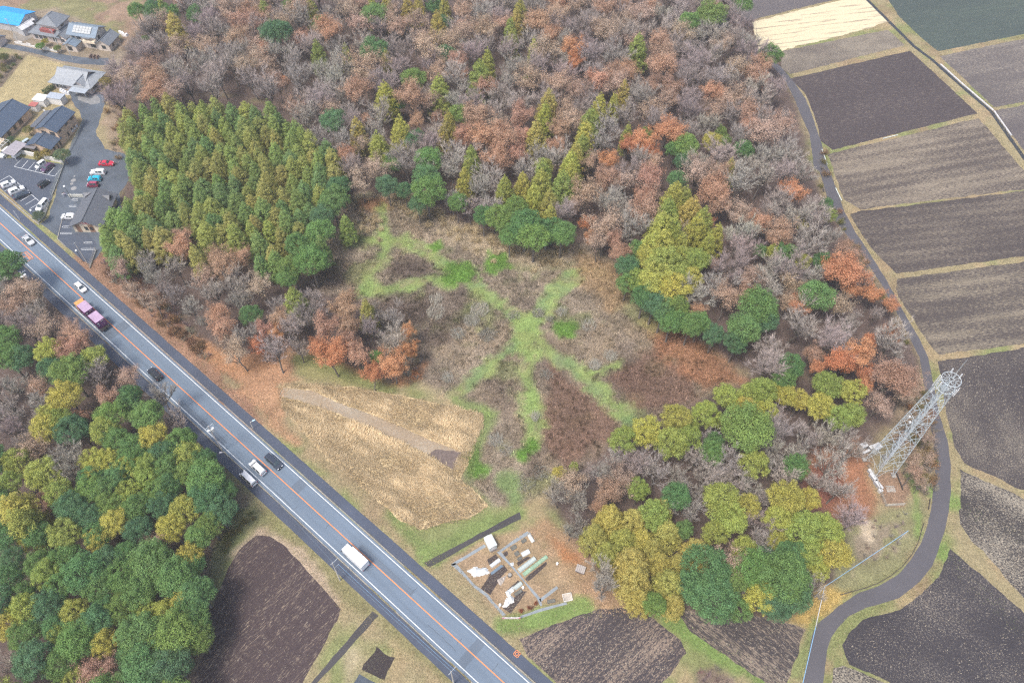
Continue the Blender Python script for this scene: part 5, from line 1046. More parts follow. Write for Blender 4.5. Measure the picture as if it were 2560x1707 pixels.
al = MB(); al.box((5.15, 2.6, .0 + 1.0), (.5, .8, .8)); al.box((5.15, 3.8, 1.0), (.5, .8, .8)); al.box((5.15, 5.0, 1.0), (.5, .8, .8)); al.build('air_conditioner', FRAMEM, h4)
an = MB(); an.tube((-4, 5, 3.4), (-4, 5, 5.6), .04); an.box((-4, 5, 5.4), (.7, .06, .5)); an.build('antenna', FRAMEM, h4)
# its neighbour on the photo's edge
h5 = thing('house', 'navy-roofed house with walled entrance court at the photo edge', 'house', (-163.2, 203.0, 0), R_(-13))
wing(h5, 0, 0, R_(90), 14.5, 9.6, 3.3, 2.0, TAN, NAVY, .6, .6, 0, (('-y', -4, 1.6, 1.2, 1.4, DARKF), ('-y', -1, 1.6, 1.2, 1.4, DARKF), ('-y', 2, 1.6, 1.6, 1.4, DARKF)), name='main_wing')
c_ = MB()
for p, d in (((3.9, -7.6, 1.3), (4.2, .2, 2.6)), ((5.9, -9.2, 1.1), (.2, 3.0, 2.2)), ((3.9, -10.6, 1.1), (3.8, .2, 2.2)), ((1.9, -9.2, 1.1), (.2, 3.0, 2.2))): c_.box(p, d)
c_.build('court_wall', CREAM, h5)
sk = MB(); sk.box((-1.8, -2.6, 4.75), (1.0, .9, .1), 0, None, .0); sk.build('skylight', paint('skylight', (.4, .55, .6), .15), h5)
# the silver-roofed traditional house
h3 = thing('house', 'traditional house with silver tiled hip-and-gable roof and grey entrance canopy', 'house', (-147.2, 226.3, 0), R_(-13))
gable_walls(h3, 14.2, 8.0, 3.0, 0, PINKW)
gable_roof(h3, 14.2, 8.0, 3.0, 1.3, .9, .9, SILV, hipped=3.6)
wing(h3, -.6, .3, 0, 10.2, 5.4, 3.6, 1.8, PINKW, SILV, .5, .7, 0, (), name='upper_roof')
wing(h3, 3.6, -2.2, R_(90), 3.6, 4.6, 2.9, 1.9, PINKW, SILV, .5, .6, 0, (), name='entrance_gable')
for x in (-5.4, -4.1, -2.8): window(h3, x, 1.35, 1.1, 1.9, '-y', 4.0)
window(h3, 1.0, 1.8, 2.2, 1.2, '-y', 4.0, DARKF); window(h3, -2, 1.4, 2, 1.4, '+x', 7.1, FRAMEM)
cn = MB(); cn.box((4.2, -6.0, 2.5), (6.2, 2.6, .14)); [cn.tube((x, -7.1, 0), (x, -7.1, 2.45), .08) for x in (1.4, 7.0)]; cn.build('canopy', paint('canopy_grey', (.32, .36, .40), .5), h3)
# the solar-panelled house
h2 = thing('house', 'beige house with a grid of pale solar panels on its blue-grey roof', 'house', (-151.6, 249.8, 0), R_(-12))
wing(h2, 0, 1.0, 0, 10.4, 6.4, 5.2, 1.7, BEIGE, BLUEG, .7, .5, 0, (('-y', -3.6, 3.9, 1.2, 1.2), ('-y', -1.6, 3.9, 1.6, 1.2, DARKF), ('-y', 3.0, 1.4, 1.9, 1.7, DARKF), ('+x', -1.4, 3.8, .9, 1.2, DARKF)), name='main_wing')
sp = MB(); ang = math.atan(1.7 / 3.2)
for i in range(6):
    for j in range(3):
        yy = -.55 - j * .92 * math.cos(ang) - .45 ; zz = 5.2 + 1.7 * (1 - (-yy) / 3.2) + .16
        m_ = Matrix.Translation((-3.0 + i * 1.16 + .1, 1.0 + yy, zz)) @ Matrix.Rotation(ang, 4, 'X')
        pv = [m_ @ Vector(q) for q in ((-.54, -.43, 0), (.54, -.43, 0), (.54, .43, 0), (-.54, .43, 0), (-.54, -.43, .05), (.54, -.43, .05), (.54, .43, .05), (-.54, .43, .05))]
        pb = MB(); pb.add(pv, [(4, 5, 6, 7), (0, 1, 5, 4), (1, 2, 6, 5), (2, 3, 7, 6), (3, 0, 4, 7)]); pb.build('solar_panel', paint('solar_panel', (.40, .42, .42), .25, .08, 2), h2)
wing(h2, 7.4, .6, R_(90), 6.4, 4.6, 3.0, 1.5, BEIGE, GREYT, .5, .5, 0, (('-x', 0, 1.5, 1.4, 1.2, DARKF), ('-y', -1, 1.6, .9, 1.3, DARKF)), name='side_wing')
wing(h2, -3.6, -3.8, R_(90), 3.6, 4.2, 2.8, .9, BEIGE, BLUEG, .5, .5, 0, (('-x', .4, 1.3, 1.5, 1.5, DARKF),), name='front_wing')
bl = MB(); bl.box((2.6, -2.75, 3.1), (4.6, 1.1, .9)); bl.build('balcony', CREAM, h2); bl = MB(); bl.box((2.2, -2.9, 4.7), (3.0, 1.2, .1)); bl.build('awning', GREYT, h2)
# the hip-roofed house with a maroon balcony
h1 = thing('house', 'two-storey grey hip-roofed house with maroon balcony front', 'house', (-166.0, 255.5, 0), R_(-15))
wing(h1, .6, 1.2, R_(90), 6.2, 7.4, 5.6, 2.1, PINKW, GREYT, .7, .7, 2.4, (('-y', -.6, 4.6, 1.4, 1.2, DARKF),), name='upper_storey')
wing(h1, -.3, -.2, 0, 11.6, 8.2, 2.9, 1.1, PINKW, GREYT, .7, .6, 2.6, (('-y', -4.0, 1.4, 1.4, 1.9), ('-y', -2.2, 1.4, 1.4, 1.9), ('-y', -.3, 1.4, 1.5, 1.9), ('-y', 3.6, 1.4, 1.5, 1.9)), name='ground_storey')
bl = MB(); bl.box((.6, -3.0, 3.5), (5.6, 1.5, 1.1), 0, (1, .9)); bl.build('balcony', paint('maroon', (.25, .07, .065), .6), h1)
wing(h1, 6.4, -.4, R_(90), 7.6, 3.6, 2.8, 1.2, PINKW, GREYT, .5, .5, 0, (('-x', 0, 1.3, 1.6, 1.5),), name='side_wing')
# the blue-sheeted building in the corner
BLUES = roofing('blue_sheet', (.02, .30, .66), .9, 'X')
h0 = thing('workshop', 'workshop with bright blue sheet roof in the photo corner', 'building', (-183.5, 262.5, 0), R_(-15))
gable_walls(h0, 13, 9, 3.2, 1.5, paint('silver_cladding', (.45, .46, .48), .4)); gable_roof(h0, 13, 9, 3.2, 1.5, .4, .4, BLUES)
sh = thing('garage', 'silver-sided garage shed at the end of the blue-roofed workshop', 'shed', (-176.8, 257.3, 0), R_(60)); gable_walls(sh, 5, 3.6, 2.6, .6, paint('silver_cladding', (.45, .46, .48), .4)); gable_roof(sh, 5, 3.6, 2.6, .6, .2, .2, roofing('galvanised', (.5, .51, .52), .5, 'X'))
b9 = thing('shed', 'small dark-roofed shed at the left edge above the village street', 'shed', (-184.5, 249.5, 0), R_(-14)); gable_walls(b9, 5, 4, 2.4, .9, PINKW); gable_roof(b9, 5, 4, 2.4, .9, .4, .4, DKGREY)
# white-roofed and red-roofed sheds behind the navy house
for lab, q, c, d, rz in (('white flat-roofed shed behind the navy-roofed house', K2(740, 840)[0], (.75, .74, .72), (4.2, 3.4, 2.4), -12), ('little red-roofed shed behind the navy-roofed house', K2(610, 955)[0], (.38, .12, .10), (2.6, 2.2, 2.2), -12), ('grey flat-roofed shed between the silver-roofed and navy-roofed houses', K2(1020, 815)[0], (.33, .37, .42), (5.4, 3.0, 2.5), -12)):
    p = g(*q, 2.4); t = thing('shed', lab, 'shed', (p.x, p.y, 0), R_(rz)); w_ = MB(); w_.box((0, 0, d[2] / 2), (d[0] - .3, d[1] - .3, d[2])); w_.build('wall', FRAMEM, t); w_ = MB(); w_.box((0, 0, d[2] + .06), (d[0], d[1], .12)); w_.build('roof', paint(lab[:8].strip().replace(' ', '_') + '_roof', c, .5), t)
def carport(lab, q, rz, d, col, n=4):
    p = g(*q, 2.3); t = thing('carport', lab, 'carport', (p.x, p.y, 0), R_(rz)); mb = MB()
    for x in (-d[0] / 2 + .3, d[0] / 2 - .3):
        for y in (-d[1] / 2 + .3, d[1] / 2 - .3): mb.tube((x, y, 0), (x, y, 2.3), .06)
    mb.build('post', FRAMEM, t); mb = MB(); k = d[0] / n
    for i in range(n): mb.box((-d[0] / 2 + k * (i + .5), 0, 2.4 + .10 * math.sin(math.pi * (i + .5) / n)), (k - .04, d[1], .08))
    mb.build('roof', paint('carport_' + str(n), col, .35), t)
carport('grey ribbed carport sheltering two white cars', K3(290, 1110)[0], 70, (6.2, 4.6), (.30, .28, .30), 7)
carport('pale carport roof beside the silver-sided garage', K1(450, 390)[0], 55, (5.6, 5.0), (.50, .50, .50), 5)
# open pergola frame by the entrance court
p = g(*K3(30, 1010)[0], 2.2); t = thing('pergola', 'white open metal frame beside the walled entrance court', 'pergola', (p.x, p.y, 0), R_(70)); mb = MB()
for y in (-1.2, 1.2):
    mb.tube((-2, y, 2.3), (2, y, 2.3), .06); [mb.tube((x, y, 0), (x, y, 2.3), .06) for x in (-1.9, 1.9)]
for x in (-1.9, -.6, .7, 1.9): mb.tube((x, -1.2, 2.3), (x, 1.2, 2.3), .05)
mb.build('frame', FRAMEM, t)
# walls, fences, hedge
def wall_line(name, lab, pts, h, w, mat, cat='wall', panel=None, notch=0):
    c = sum(pts, Vector()) / len(pts); t = thing(name, lab, cat, (c.x, c.y, 0))
    for a, b2 in zip(pts[:-1], pts[1:]):
        d = b2 - a; n_ = max(1, round(d.length / (panel or 3.0)))
        for i in range(n_):
            q = a.lerp(b2, (i + .5) / n_) - c; hh = h * (1 if not notch or i % 2 else .55)
            mb = MB(); mb.box((q.x, q.y, hh / 2), (d.length / n_ - (.03 if panel else 0.002), w, hh), math.atan2(d.y, d.x)); mb.build('panel', mat, t)
    return t
WALLW, BLOCK = paint('white_block', (.66, .64, .6), .85, .1), paint('grey_block', (.36, .36, .34), .9, .15)
wall_line('boundary_wall', 'long white block wall between navy-roofed house and parking bays', gp(K4(420, 110, 1190, 285)), 1.5, .35, WALLW, panel=2.0)
wall_line('boundary_wall', 'white stepped block wall along the village street', gp(K1(280, 800, 750, 905)), 1.3, .25, WALLW, panel=1.7, notch=1)
wall_line('boundary_wall', 'second white stepped wall along the street before the panelled house', gp(K1(780, 910, 1060, 960)), 1.3, .25, WALLW, panel=1.7, notch=1)
def mesh_fence(lab, pts, h, col, step=2.0, foot=True):
    c = sum(pts, Vector()) / len(pts); t = thing('fence', lab, 'fence', (c.x, c.y, 0)); m = paint('fence_' + str(len(lab)), col, .6, .15)
    bs = MB()
    for a, b2 in zip(pts[:-1], pts[1:]):
        d = b2 - a; n_ = max(1, round(d.length / step)); dr = d.normalized(); q = (a + b2) / 2 - c; bs.box((q.x, q.y, .18), (d.length, .16, .36), math.atan2(d.y, d.x))
        for i in range(n_ + 1): q = a.lerp(b2, i / n_) - c; pb = MB(); pb.tube((q.x, q.y, .3), (q.x, q.y, h), .035, None, 6); pb.build('post', m, t)
        for i in range(n_):
            p0, p1 = a.lerp(b2, i / n_) - c, a.lerp(b2, (i + 1) / n_) - c; pb = MB()
            for z in np.linspace(.42, h - .04, 7): pb.tube((p0.x, p0.y, z), (p1.x, p1.y, z), .016, None, 3, False)
            for k in range(1, 14): q = p0.lerp(p1, k / 14); pb.tube((q.x, q.y, .4), (q.x, q.y, h - .03), .011, None, 3, False)
            pb.build('wire_panel', m, t)
    if foot: bs.build('footing', BLOCK, t)
mesh_fence('pale wire fence on a block footing along the drive', gp(K4(1205, 300, 975, 900)), 1.7, (.42, .45, .42))
mesh_fence('short pale wire fence round the corner shrub of the car park', gp(K4(945, 985, 830, 1300, 720, 1410)), 1.4, (.47, .46, .42))
mesh_fence('weathered wire fence on the bank between navy-roofed house and drive', gp(K3(1680, 560, 1270, 1370)), 1.3, (.38, .40, .35), 2.0, False)
mesh_fence('grey plank-like fence standing at the end of the restaurant parking', gp(K5(1680, 980, 1805, 640)), 1.5, (.30, .29, .27))
wall_line('low_wall', 'low grey wall behind the first restaurant parking bay', gp(K4(1295, 915, 1570, 915)), 1.0, .3, paint('pale_wall', (.5, .5, .45), .8, .1), panel=2.2)
kb = MB()
for a, b2 in zip(gp(K4(-60, 770, 740, 1440))[:-1], gp(K4(-60, 770, 740, 1440))[1:]): d = b2 - a; q = (a + b2) / 2; kb.box((q.x, q.y, .1), (d.length, .25, .22), math.atan2(d.y, d.x))
tag(kb.build('kerb', CONC), kind='structure')
kb = MB(); pts = gp(K5(1330, -70, 1165, 60, 1075, 430, 1230, 570))
for a, b2 in zip(pts[:-1], pts[1:]): d = b2 - a; q = (a + b2) / 2; kb.box((q.x, q.y, .07), (d.length, .16, .16), math.atan2(d.y, d.x))
tag(kb.build('kerb', CONC), kind='structure')
p = g(*K2(905, 690)[0], .6); hg = thing('hedge', 'clipped dark green hedge at the corner of the tan lawn', 'hedge', (p.x, p.y, 0), R_(60)); n_ = 1500
c = np.stack([rng.uniform(-2.4, 2.4, n_), rng.uniform(-.7, .7, n_), rng.uniform(.1, 1.6, n_)], -1); v, f = cards(c, rng.normal(size=(n_, 3)) + [0, 0, .6], .22, .7)
o = link(bpy.data.objects.new('foliage', npmesh('hedge', v, f, LEAF, {'v': np.repeat(rng.random(n_), 4), 'h': np.repeat(rng.random(n_), 4)})), hg); o.color = (.06, .115, .055, 1)
for lab, q, k, s, tint in (('round grey-green garden tree by the navy-roofed house', K3(1185, 1170)[0], 'G', .62, (.13, .19, .115)), ('clipped tan-green conifer beside the porch', K3(660, 1110)[0], 'C', .5, (.24, .23, .09)), ('rounded golden shrub beside the porch', K3(850, 1160)[0], 'Y', .4, (.27, .23, .08)),
                           ('grey-green pine in the corner of the car park', K4(700, 1230)[0], 'G', .42, (.12, .17, .12)), ('bright green garden shrub behind the stepped wall', K1(720, 810)[0], 'G', .4, (.14, .27, .07)), ('yellow-green shrub before the maroon-balcony house', K1(810, 740)[0], 'Y', .32, (.30, .29, .07)), ('small shrub beside the panelled house porch', K1(1030, 860)[0], 'G', .33, (.16, .22, .08)),
                           ('green shrub inside the walled entrance court', K3(180, 900)[0], 'G', .3, (.09, .15, .09)), ('ivy-green shrub between the two navy roofs', K3(520, 700)[0], 'G', .4, (.19, .2, .09)), ('yellow-green tree beside the silver-roofed house', K2(1930, 500)[0], 'Y', .5, (.25, .22, .09)), ('dark shrub in the planted bed by the tan lawn', K1(50, 1020)[0], 'G', .42, (.12, .15, .07)), ('lone small evergreen by the end of the village', F(332, 84)[0], 'G', .42, (.13, .19, .08))):
    H0, R0, zs = KINDS[k][1:]; p = g(*q, H0 * s * .6); r = thing('garden_tree', lab, 'tree', (p.x, p.y, 0), rnd.random() * 6); cr_, tr_ = KINDS[k][0][0]
    for nm, me in (('trunk', tr_), ('crown', cr_)): o = link(bpy.data.objects.new(nm, me), r); o.color = (*tint, 1)
    r.scale = (s, s, s * .62 if k != 'C' else s * .45)
for lab, q, col in (('heap of white-sheeted goods before the silver-roofed house', K2(1190, 740)[0], (.62, .64, .68)), ('white sheeted heap at the end of the village lane', K1(2260, 630)[0], (.75, .74, .74))):
    p = g(*q, .4); t = thing('covered_heap', lab, 'heap', (p.x, p.y, 0), R_(-30))
    for k in range(4): mb = MB(); mb.box((-1.8 + k * 1.1, rnd.uniform(-.3, .3), .45), (1.0, 1.3, .9), rnd.random(), (.7, .7)); mb.build('bundle', paint('sheeted_' + lab[:5].strip(), col, .5, .15, 2), t)
p = g(*K1(1745, 1065)[0]); t = thing('timber_frame', 'dark timber racks at the street corner by the panelled house', 'rack', (p.x, p.y, 0), R_(-12))
for k in range(3): mb = MB(); mb.box((-1.4 + k * 1.3, 0, .5), (.7, 1.6, 1.0), 0, (.5, .9)); mb.build('rack', paint('rack_brown', (.16, .11, .09), .8), t)
# ================================================================== VEHICLES
TYRE, RIM, LAMP, TAIL, BLACKP = paint('tyre', (.022, .022, .024), .8), paint('alloy', (.45, .46, .47), .35, metal=.6), paint('headlamp', (.75, .78, .8), .1), paint('tail_lamp', (.45, .03, .03), .25), paint('black_trim', (.03, .03, .032), .5)
CARGL = glassy('car_glass', (.035, .05, .06))
# profiles: x from the rear (0) to the front (1): (x, height of shoulder, height of roof) in shares
PROF = {
 'sedan': dict(L=4.6, W=1.74, H=1.44, st=[(0, .50, .50), (.03, .62, .62), (.15, .67, .68), (.29, .66, .95), (.38, .655, 1), (.56, .65, .99), (.71, .64, .66), (.80, .63, .635), (.95, .56, .56), (1, .44, .44)], roof=(3, 5), ws=(5, 6), rw=(2, 3)),
 'hatch': dict(L=4.0, W=1.70, H=1.52, st=[(0, .48, .48), (.02, .62, .66), (.07, .64, .90), (.15, .64, .98), (.40, .63, 1), (.58, .625, .98), (.76, .61, .63), (.84, .60, .605), (.96, .52, .52), (1, .42, .42)], roof=(3, 5), ws=(5, 6), rw=(1, 3)),
 'suv': dict(L=4.5, W=1.80, H=1.68, st=[(0, .46, .46), (.02, .60, .64), (.07, .63, .92), (.13, .63, .98), (.40, .62, 1), (.60, .615, .97), (.74, .61, .63), (.83, .60, .605), (.97, .54, .54), (1, .42, .42)], roof=(3, 5), ws=(5, 6), rw=(1, 3)),
 'van': dict(L=4.7, W=1.72, H=1.96, st=[(0, .40, .40), (.012, .52, .56), (.04, .54, .94), (.08, .54, .99), (.40, .54, 1), (.80, .53, .97), (.93, .52, .54), (.955, .50, .505), (.99, .40, .40), (1, .33, .33)], roof=(3, 5), ws=(5, 6), rw=(1, 3)),
 'mini': dict(L=4.7, W=1.74, H=1.80, st=[(0, .44, .44), (.015, .56, .60), (.05, .58, .94), (.10, .58, .99), (.40, .575, 1), (.66, .57, .97), (.82, .55, .57), (.88, .54, .545), (.98, .46, .46), (1, .37, .37)], roof=(3, 5), ws=(5, 6), rw=(1, 3)),
 'kei': dict(L=3.4, W=1.48, H=1.74, st=[(0, .42, .42), (.015, .56, .60), (.04, .58, .95), (.09, .58, 1), (.40, .575, 1), (.66, .57, .98), (.80, .55, .57), (.87, .54, .545), (.98, .45, .45), (1, .36, .36)], roof=(3, 5), ws=(5, 6), rw=(1, 3)),
}
def car(kind, col, name, lab, cat, pos, heading, group=None, z=.03, roofcol=None):
    d = PROF[kind]; L_, W_, H_ = d['L'], d['W'], d['H']; root = thing(name, lab, cat, (pos[0], pos[1], z), heading, group)
    gc = .16; rings = []
    for t, sh, rf in d['st']:
        x = (t - .5) * L_; end = 1 - .16 * max(0, (abs(t - .5) - .36) / .14) ** 2; w = W_ / 2 * end; zs, zr = H_ * sh, H_ * rf; wr = w * (1 - .30 * min(1, (rf - sh) / .36))
        rings.append([(x, -w * .92, gc), (x, -w, gc + (zs - gc) * .45), (x, -w * .97, zs), (x, -wr, zr - .04 * (rf > sh + .1)), (x, -wr * .72, zr), (x, wr * .72, zr), (x, wr, zr - .04 * (rf > sh + .1)), (x, w * .97, zs), (x, w, gc + (zs - gc) * .45), (x, w * .92, gc)])
    mb = MB(); v = [q for r in rings for q in r]; n_ = 10; fs = []
    for i in range(len(rings) - 1):
        for j in range(n_ - 1): a = i * n_ + j; fs.append((a, a + 1, a + n_ + 1, a + n_))
        fs.append((i * n_ + 9, i * n_, (i + 1) * n_, (i + 1) * n_ + 9))
    fs += [tuple(range(n_)), tuple(range(len(v) - 1, len(v) - 1 - n_, -1))]
    mb.add(v, [f[::-1] for f in fs]); body = mb.build('body', paint('car_' + '_'.join(f'{int(c * 99)}' for c in col), col, .28, .03, 1, coat=.6), root)
    if roofcol:
        rb = MB(); a, c = d['roof']
        for i in range(a, c): rb.add([Vector(rings[i][4]) + Vector((0, 0, .012)), Vector(rings[i + 1][4]) + Vector((0, 0, .012)), Vector(rings[i + 1][5]) + Vector((0, 0, .012)), Vector(rings[i][5]) + Vector((0, 0, .012))], [(0, 1, 2, 3)])
        rb.build('roof', paint('car_roof_' + '_'.join(f'{int(c * 99)}' for c in roofcol), roofcol, .4), root)
    def glassq(q, nm):
        q = [Vector(p) for p in q]; c = sum(q, Vector()) / 4; nn = (q[1] - q[0]).cross(q[3] - q[0]).normalized()
        if nn.z < 0 and abs(nn.z) > .2 or nn.dot(c - Vector((0, 0, H_ * .45))) < 0: nn = -nn; q = q[::-1]
        mb = MB(); mb.add([c + (p - c) * .86 + nn * (.018 if nm == 'side_window' else .07) for p in q], [(0, 1, 2, 3)]); mb.build(nm, CARGL, root)
    a, b2 = d['ws']; glassq((rings[a][3], rings[a][6], rings[b2][7], rings[b2][2]), 'windscreen')
    a, b2 = d['rw']; glassq((rings[a][2], rings[a][7], rings[b2][6], rings[b2][3]), 'rear_window')
    for s in (0, 1):
        for i in range(d['roof'][0], d['roof'][1]):
            r0, r1 = rings[i], rings[i + 1]; glassq((r0[2], r1[2], r1[3], r0[3]) if s == 0 else (r0[7], r1[7], r1[6], r0[6]), 'side_window')
    wr = .30 if kind != 'kei' else .27
    for x in (-L_ * .31, L_ * .32):
        for y in (-W_ / 2 + .10, W_ / 2 - .10):
            w = MB(); w.tube((x, y - .1, wr), (x, y + .1, wr), wr, None, 14); wo = w.build('wheel', TYRE, root); s = 1 if y > 0 else -1
            w = MB(); w.tube((x, y + s * .09, wr), (x, y + s * .115, wr), wr * .62, None, 10); w.build('rim', RIM, wo)
    f, r = rings[-2], rings[1]
    for s in (-1, 1):
        w = MB(); w.box((f[0][0] + .03, s * W_ * .33, f[2][2] - .07), (.26, .30, .13), s * .25); w.build('headlight', LAMP, root)
        w = MB(); w.box((r[0][0] - .02, s * W_ * .40, r[2][2] - .06), (.12, .16, .28)); w.build('tail_light', TAIL, root)
        ms = rings[d['ws'][1]]; w = MB(); w.box((ms[0][0] - .12, s * (W_ / 2 + .08), ms[2][2] + .05), (.12, .2, .13)); w.build('mirror', BLACKP, root)
    w = MB(); w.box((rings[0][0][0] - .01, 0, .36), (.05, W_ * .66, .2)); w.box((rings[-1][0][0] + .01, 0, .34), (.05, W_ * .62, .18)); w.build('bumper', BLACKP, root)
    w = MB(); w.box((rings[-1][0][0] + .03, 0, .42), (.02, .33, .16)); w.box((rings[0][0][0] - .03, 0, .5), (.02, .33, .16)); w.build('number_plate', FRAMEM, root)
    return root
WH, BK, SI, NV = (.72, .73, .74), (.022, .024, .03), (.46, .48, .49), (.025, .035, .055)
def onroad(q, lane, zz=.7):
    p = g(*q, zz); s = (p.xy - C0).dot(RDIR); return rp(s, lane)
UP, DOWN = RANG + math.pi, RANG
car('sedan', SI, 'car', 'silver saloon coming down the road beside the restaurant drive', 'car', onroad(K5(515, 455)[0], 1.75), DOWN)
car('hatch', WH, 'car', 'white hatchback coming down the road opposite the purple lorry', 'car', onroad(K5(1530, 1315)[0], 1.75), DOWN)
car('suv', BK, 'car', 'black estate car alone on the near lane mid-photo', 'car', onroad(A(0, 2, 1415, 270)[0], -1.7), UP)
car('mini', NV, 'car', 'dark blue people carrier meeting the two white vans', 'car', onroad(Q(500, 1050, 220 / 1816, 1505, 870)[0], 1.75), DOWN)
car('mini', WH, 'car', 'white people carrier on the road beside the parked white van', 'car', onroad(Q(500, 1050, 220 / 1816, 1190, 985)[0], -1.6), UP)
car('van', WH, 'van', 'white panel van pulled half onto the pavement under the wires', 'van', onroad(Q(500, 1050, 220 / 1816, 1005, 1180)[0], -4.65, 1.0), UP)
# the parked cars
def parked(kind, col, q, head, lab, name='car', cat='car', z=.02, roofcol=None):
    p = g(*q, .7); return car(kind, col, name, lab, cat, (p.x, p.y), math.radians(head), 'cars parked by the village', z, roofcol)
parked('sedan', (.50, .02, .05), K4(1980, 285)[0], 0, 'bright red low car parked nearest the cedar block')
parked('suv', WH, K4(1830, 450)[0], 180, 'white estate with dark rear window between red and turquoise cars')
parked('hatch', (.01, .38, .55), K4(1765, 570)[0], 180, 'turquoise hatchback between white estate and maroon car')
parked('kei', (.22, .02, .06), K4(1730, 685)[0], 180, 'maroon boxy car last in the row of four', roofcol=(.32, .07, .12))
parked('hatch', WH, K4(1275, 1275)[0], 180, 'white hatchback half under the restaurant eaves')
parked('kei', BK, K4(815, 665)[0], 62, 'black box car driving through the fenced car park')
parked('mini', WH, K4(795, 1065)[0], 255, 'white van standing crooked by the short corner fence', 'van', 'van')
parked('kei', WH, K4(760, 315)[0], 240, 'white box van in the upper bays under the white wall', 'van', 'van')
parked('hatch', (.09, .04, .09), K4(880, 365)[0], 240, 'dark maroon car beside the white box van in the upper bays')
parked('hatch', WH, K4(150, 670)[0], 38, 'white hatchback first in the lower bays')
parked('suv', WH, K4(310, 790)[0], 38, 'white estate beside the navy car in the lower bays')
parked('sedan', NV, K4(400, 875)[0], 38, 'navy estate car in the lower bays beside empty spaces')
parked('suv', WH, K3(110, 1190)[0], 250, 'white car backing out under the ribbed carport')
parked('kei', WH, K3(330, 1210)[0], 250, 'small white car under the open side of the ribbed carport')
parked('hatch', BK, K1(540, 440)[0], 235, 'dark car under the pale carport roof')
parked('kei', (.40, .48, .52), K3(500, 1010)[0], 240, 'pale blue-grey car behind the carport beside the house')
# the white lorry and the purple container lorry
def lorry_wheels(root, xs_, w, r=.42):
    for x in xs_:
        for y in (-w / 2 + .16, w / 2 - .16):
            m = MB(); m.tube((x, y - .15, r), (x, y + .15, r), r, None, 14); wo = m.build('wheel', TYRE, root); m = MB(); s = 1 if y > 0 else -1; m.tube((x, y + s * .14, r), (x, y + s * .17, r), r * .55, None, 10); m.build('rim', RIM, wo)
q = onroad(A(1, 3, 890, 425)[0], -1.65, 2.0); tr = thing('box_truck', 'white box truck driving past the allotment', 'truck', (q[0], q[1], .03), UP)
WT = paint('truck_white', (.76, .77, .78), .4, .04, 1)
m = MB(); m.box((2.55, 0, 1.35), (1.5, 1.85, 1.7), 0, (.86, .93)); m.build('cab', WT, tr)
m = MB(); m.box((-.75, 0, 1.85), (4.7, 2.05, 2.2)); bx = m.build('cargo_box', WT, tr); m = MB(); m.box((-.75, 0, 2.98), (4.5, 1.95, .06)); m.build('box_roof', paint('truck_roof', (.74, .75, .76), .5, .05), bx)
m = MB(); m.box((-2.9, 0, 2.99), (.5, 1.9, .05)); m.build('roof_end', WT, bx); m = MB(); m.box((1.6, 0, 2.35), (.3, 1.6, .5), 0, (.8, .8)); m.build('wind_deflector', paint('deflector', (.45, .46, .48), .4), tr)
m = MB(); m.box((3.22, 0, 1.72), (.05, 1.55, .7), 0, None, -.16); m.build('windscreen', CARGL, tr); m = MB(); m.box((-.2, 0, .62), (5.6, .8, .22)); m.build('chassis', BLACKP, tr)
lorry_wheels(tr, (2.4, -1.8), 1.9, .36)
for s in (-1, 1): m = MB(); m.box((3.33, s * .66, .8), (.06, .3, .2)); m.build('headlight', LAMP, tr); m = MB(); m.box((-3.12, s * .8, .75), (.05, .25, .14)); m.build('tail_light', TAIL, tr); m = MB(); m.box((3.1, s * 1.12, 1.75), (.12, .2, .36)); m.build('mirror', BLACKP, tr)
q = onroad(Q(170, 730, 130 / 1853, 720, 830)[0], -1.7, 2.6); ct = thing('container_truck', 'orange-cabbed lorry carrying two purple containers', 'truck', (q[0], q[1], .03), UP)
m = MB(); m.box((5.35, 0, 1.75), (1.9, 2.4, 2.5), 0, (.84, .92)); m.build('cab', paint('cab_orange', (.62, .30, .10), .4), ct); m = MB(); m.box((6.2, 0, 2.15), (.06, 2.0, .9), 0, None, -.14); m.build('windscreen', CARGL, ct)
m = MB(); m.box((-.4, 0, .95), (10.6, 1.0, .3)); m.box((-.9, 0, 1.13), (9.6, 2.4, .1)); m.build('chassis', BLACKP, ct)
lorry_wheels(ct, (4.9, 3.6, -3.2, -4.5), 2.4, .5)
PUR, PTOP = paint('container_purple', (.17, .045, .17), .55, .15), paint('container_top', (.40, .29, .42), .7, .12)
for x0 in (2.15, -3.05):
    m = MB(); m.box((x0, 0, 2.43), (3.75, 2.44, 2.5)); c = m.build('container', PUR, ct); m = MB(); m.box((x0, 0, 3.70), (3.68, 2.38, .05)); m.build('container_roof', PTOP, c)
    m = MB()
    for y in (-1.2, 1.2):
        for k in range(11): m.box((x0 - 1.7 + k * .34, y * 1.02, 2.43), (.12, .05, 2.3))
    m.build('rib', PUR, c)
    m = MB(); m.box((x0 - 1.9, .75, 3.0), (.04, .42, .42)); m.box((x0 - 1.9, -.35, 3.3), (.04, .8, .1)); m.box((x0 - 1.9, .75, 2.35), (.04, .22, .22)); m.box((x0 - 1.9, -.6, 2.0), (.04, .2, .12)); m.build('mark', FRAMEM, c)
m = MB(); m.box((-5.6, 0, .9), (.08, 2.3, .2)); m.build('rear_bar', paint('bar_grey', (.4, .4, .4), .5), ct)
for s in (-1, 1): m = MB(); m.box((6.28, s * .85, .95), (.06, .36, .22)); m.build('headlight', LAMP, ct); m = MB(); m.box((5.95, s * 1.42, 2.3), (.14, .22, .5)); m.build('mirror', BLACKP, ct); m = MB(); m.box((-5.62, s * .95, 1.02), (.06, .3, .14)); m.build('tail_light', TAIL, ct)
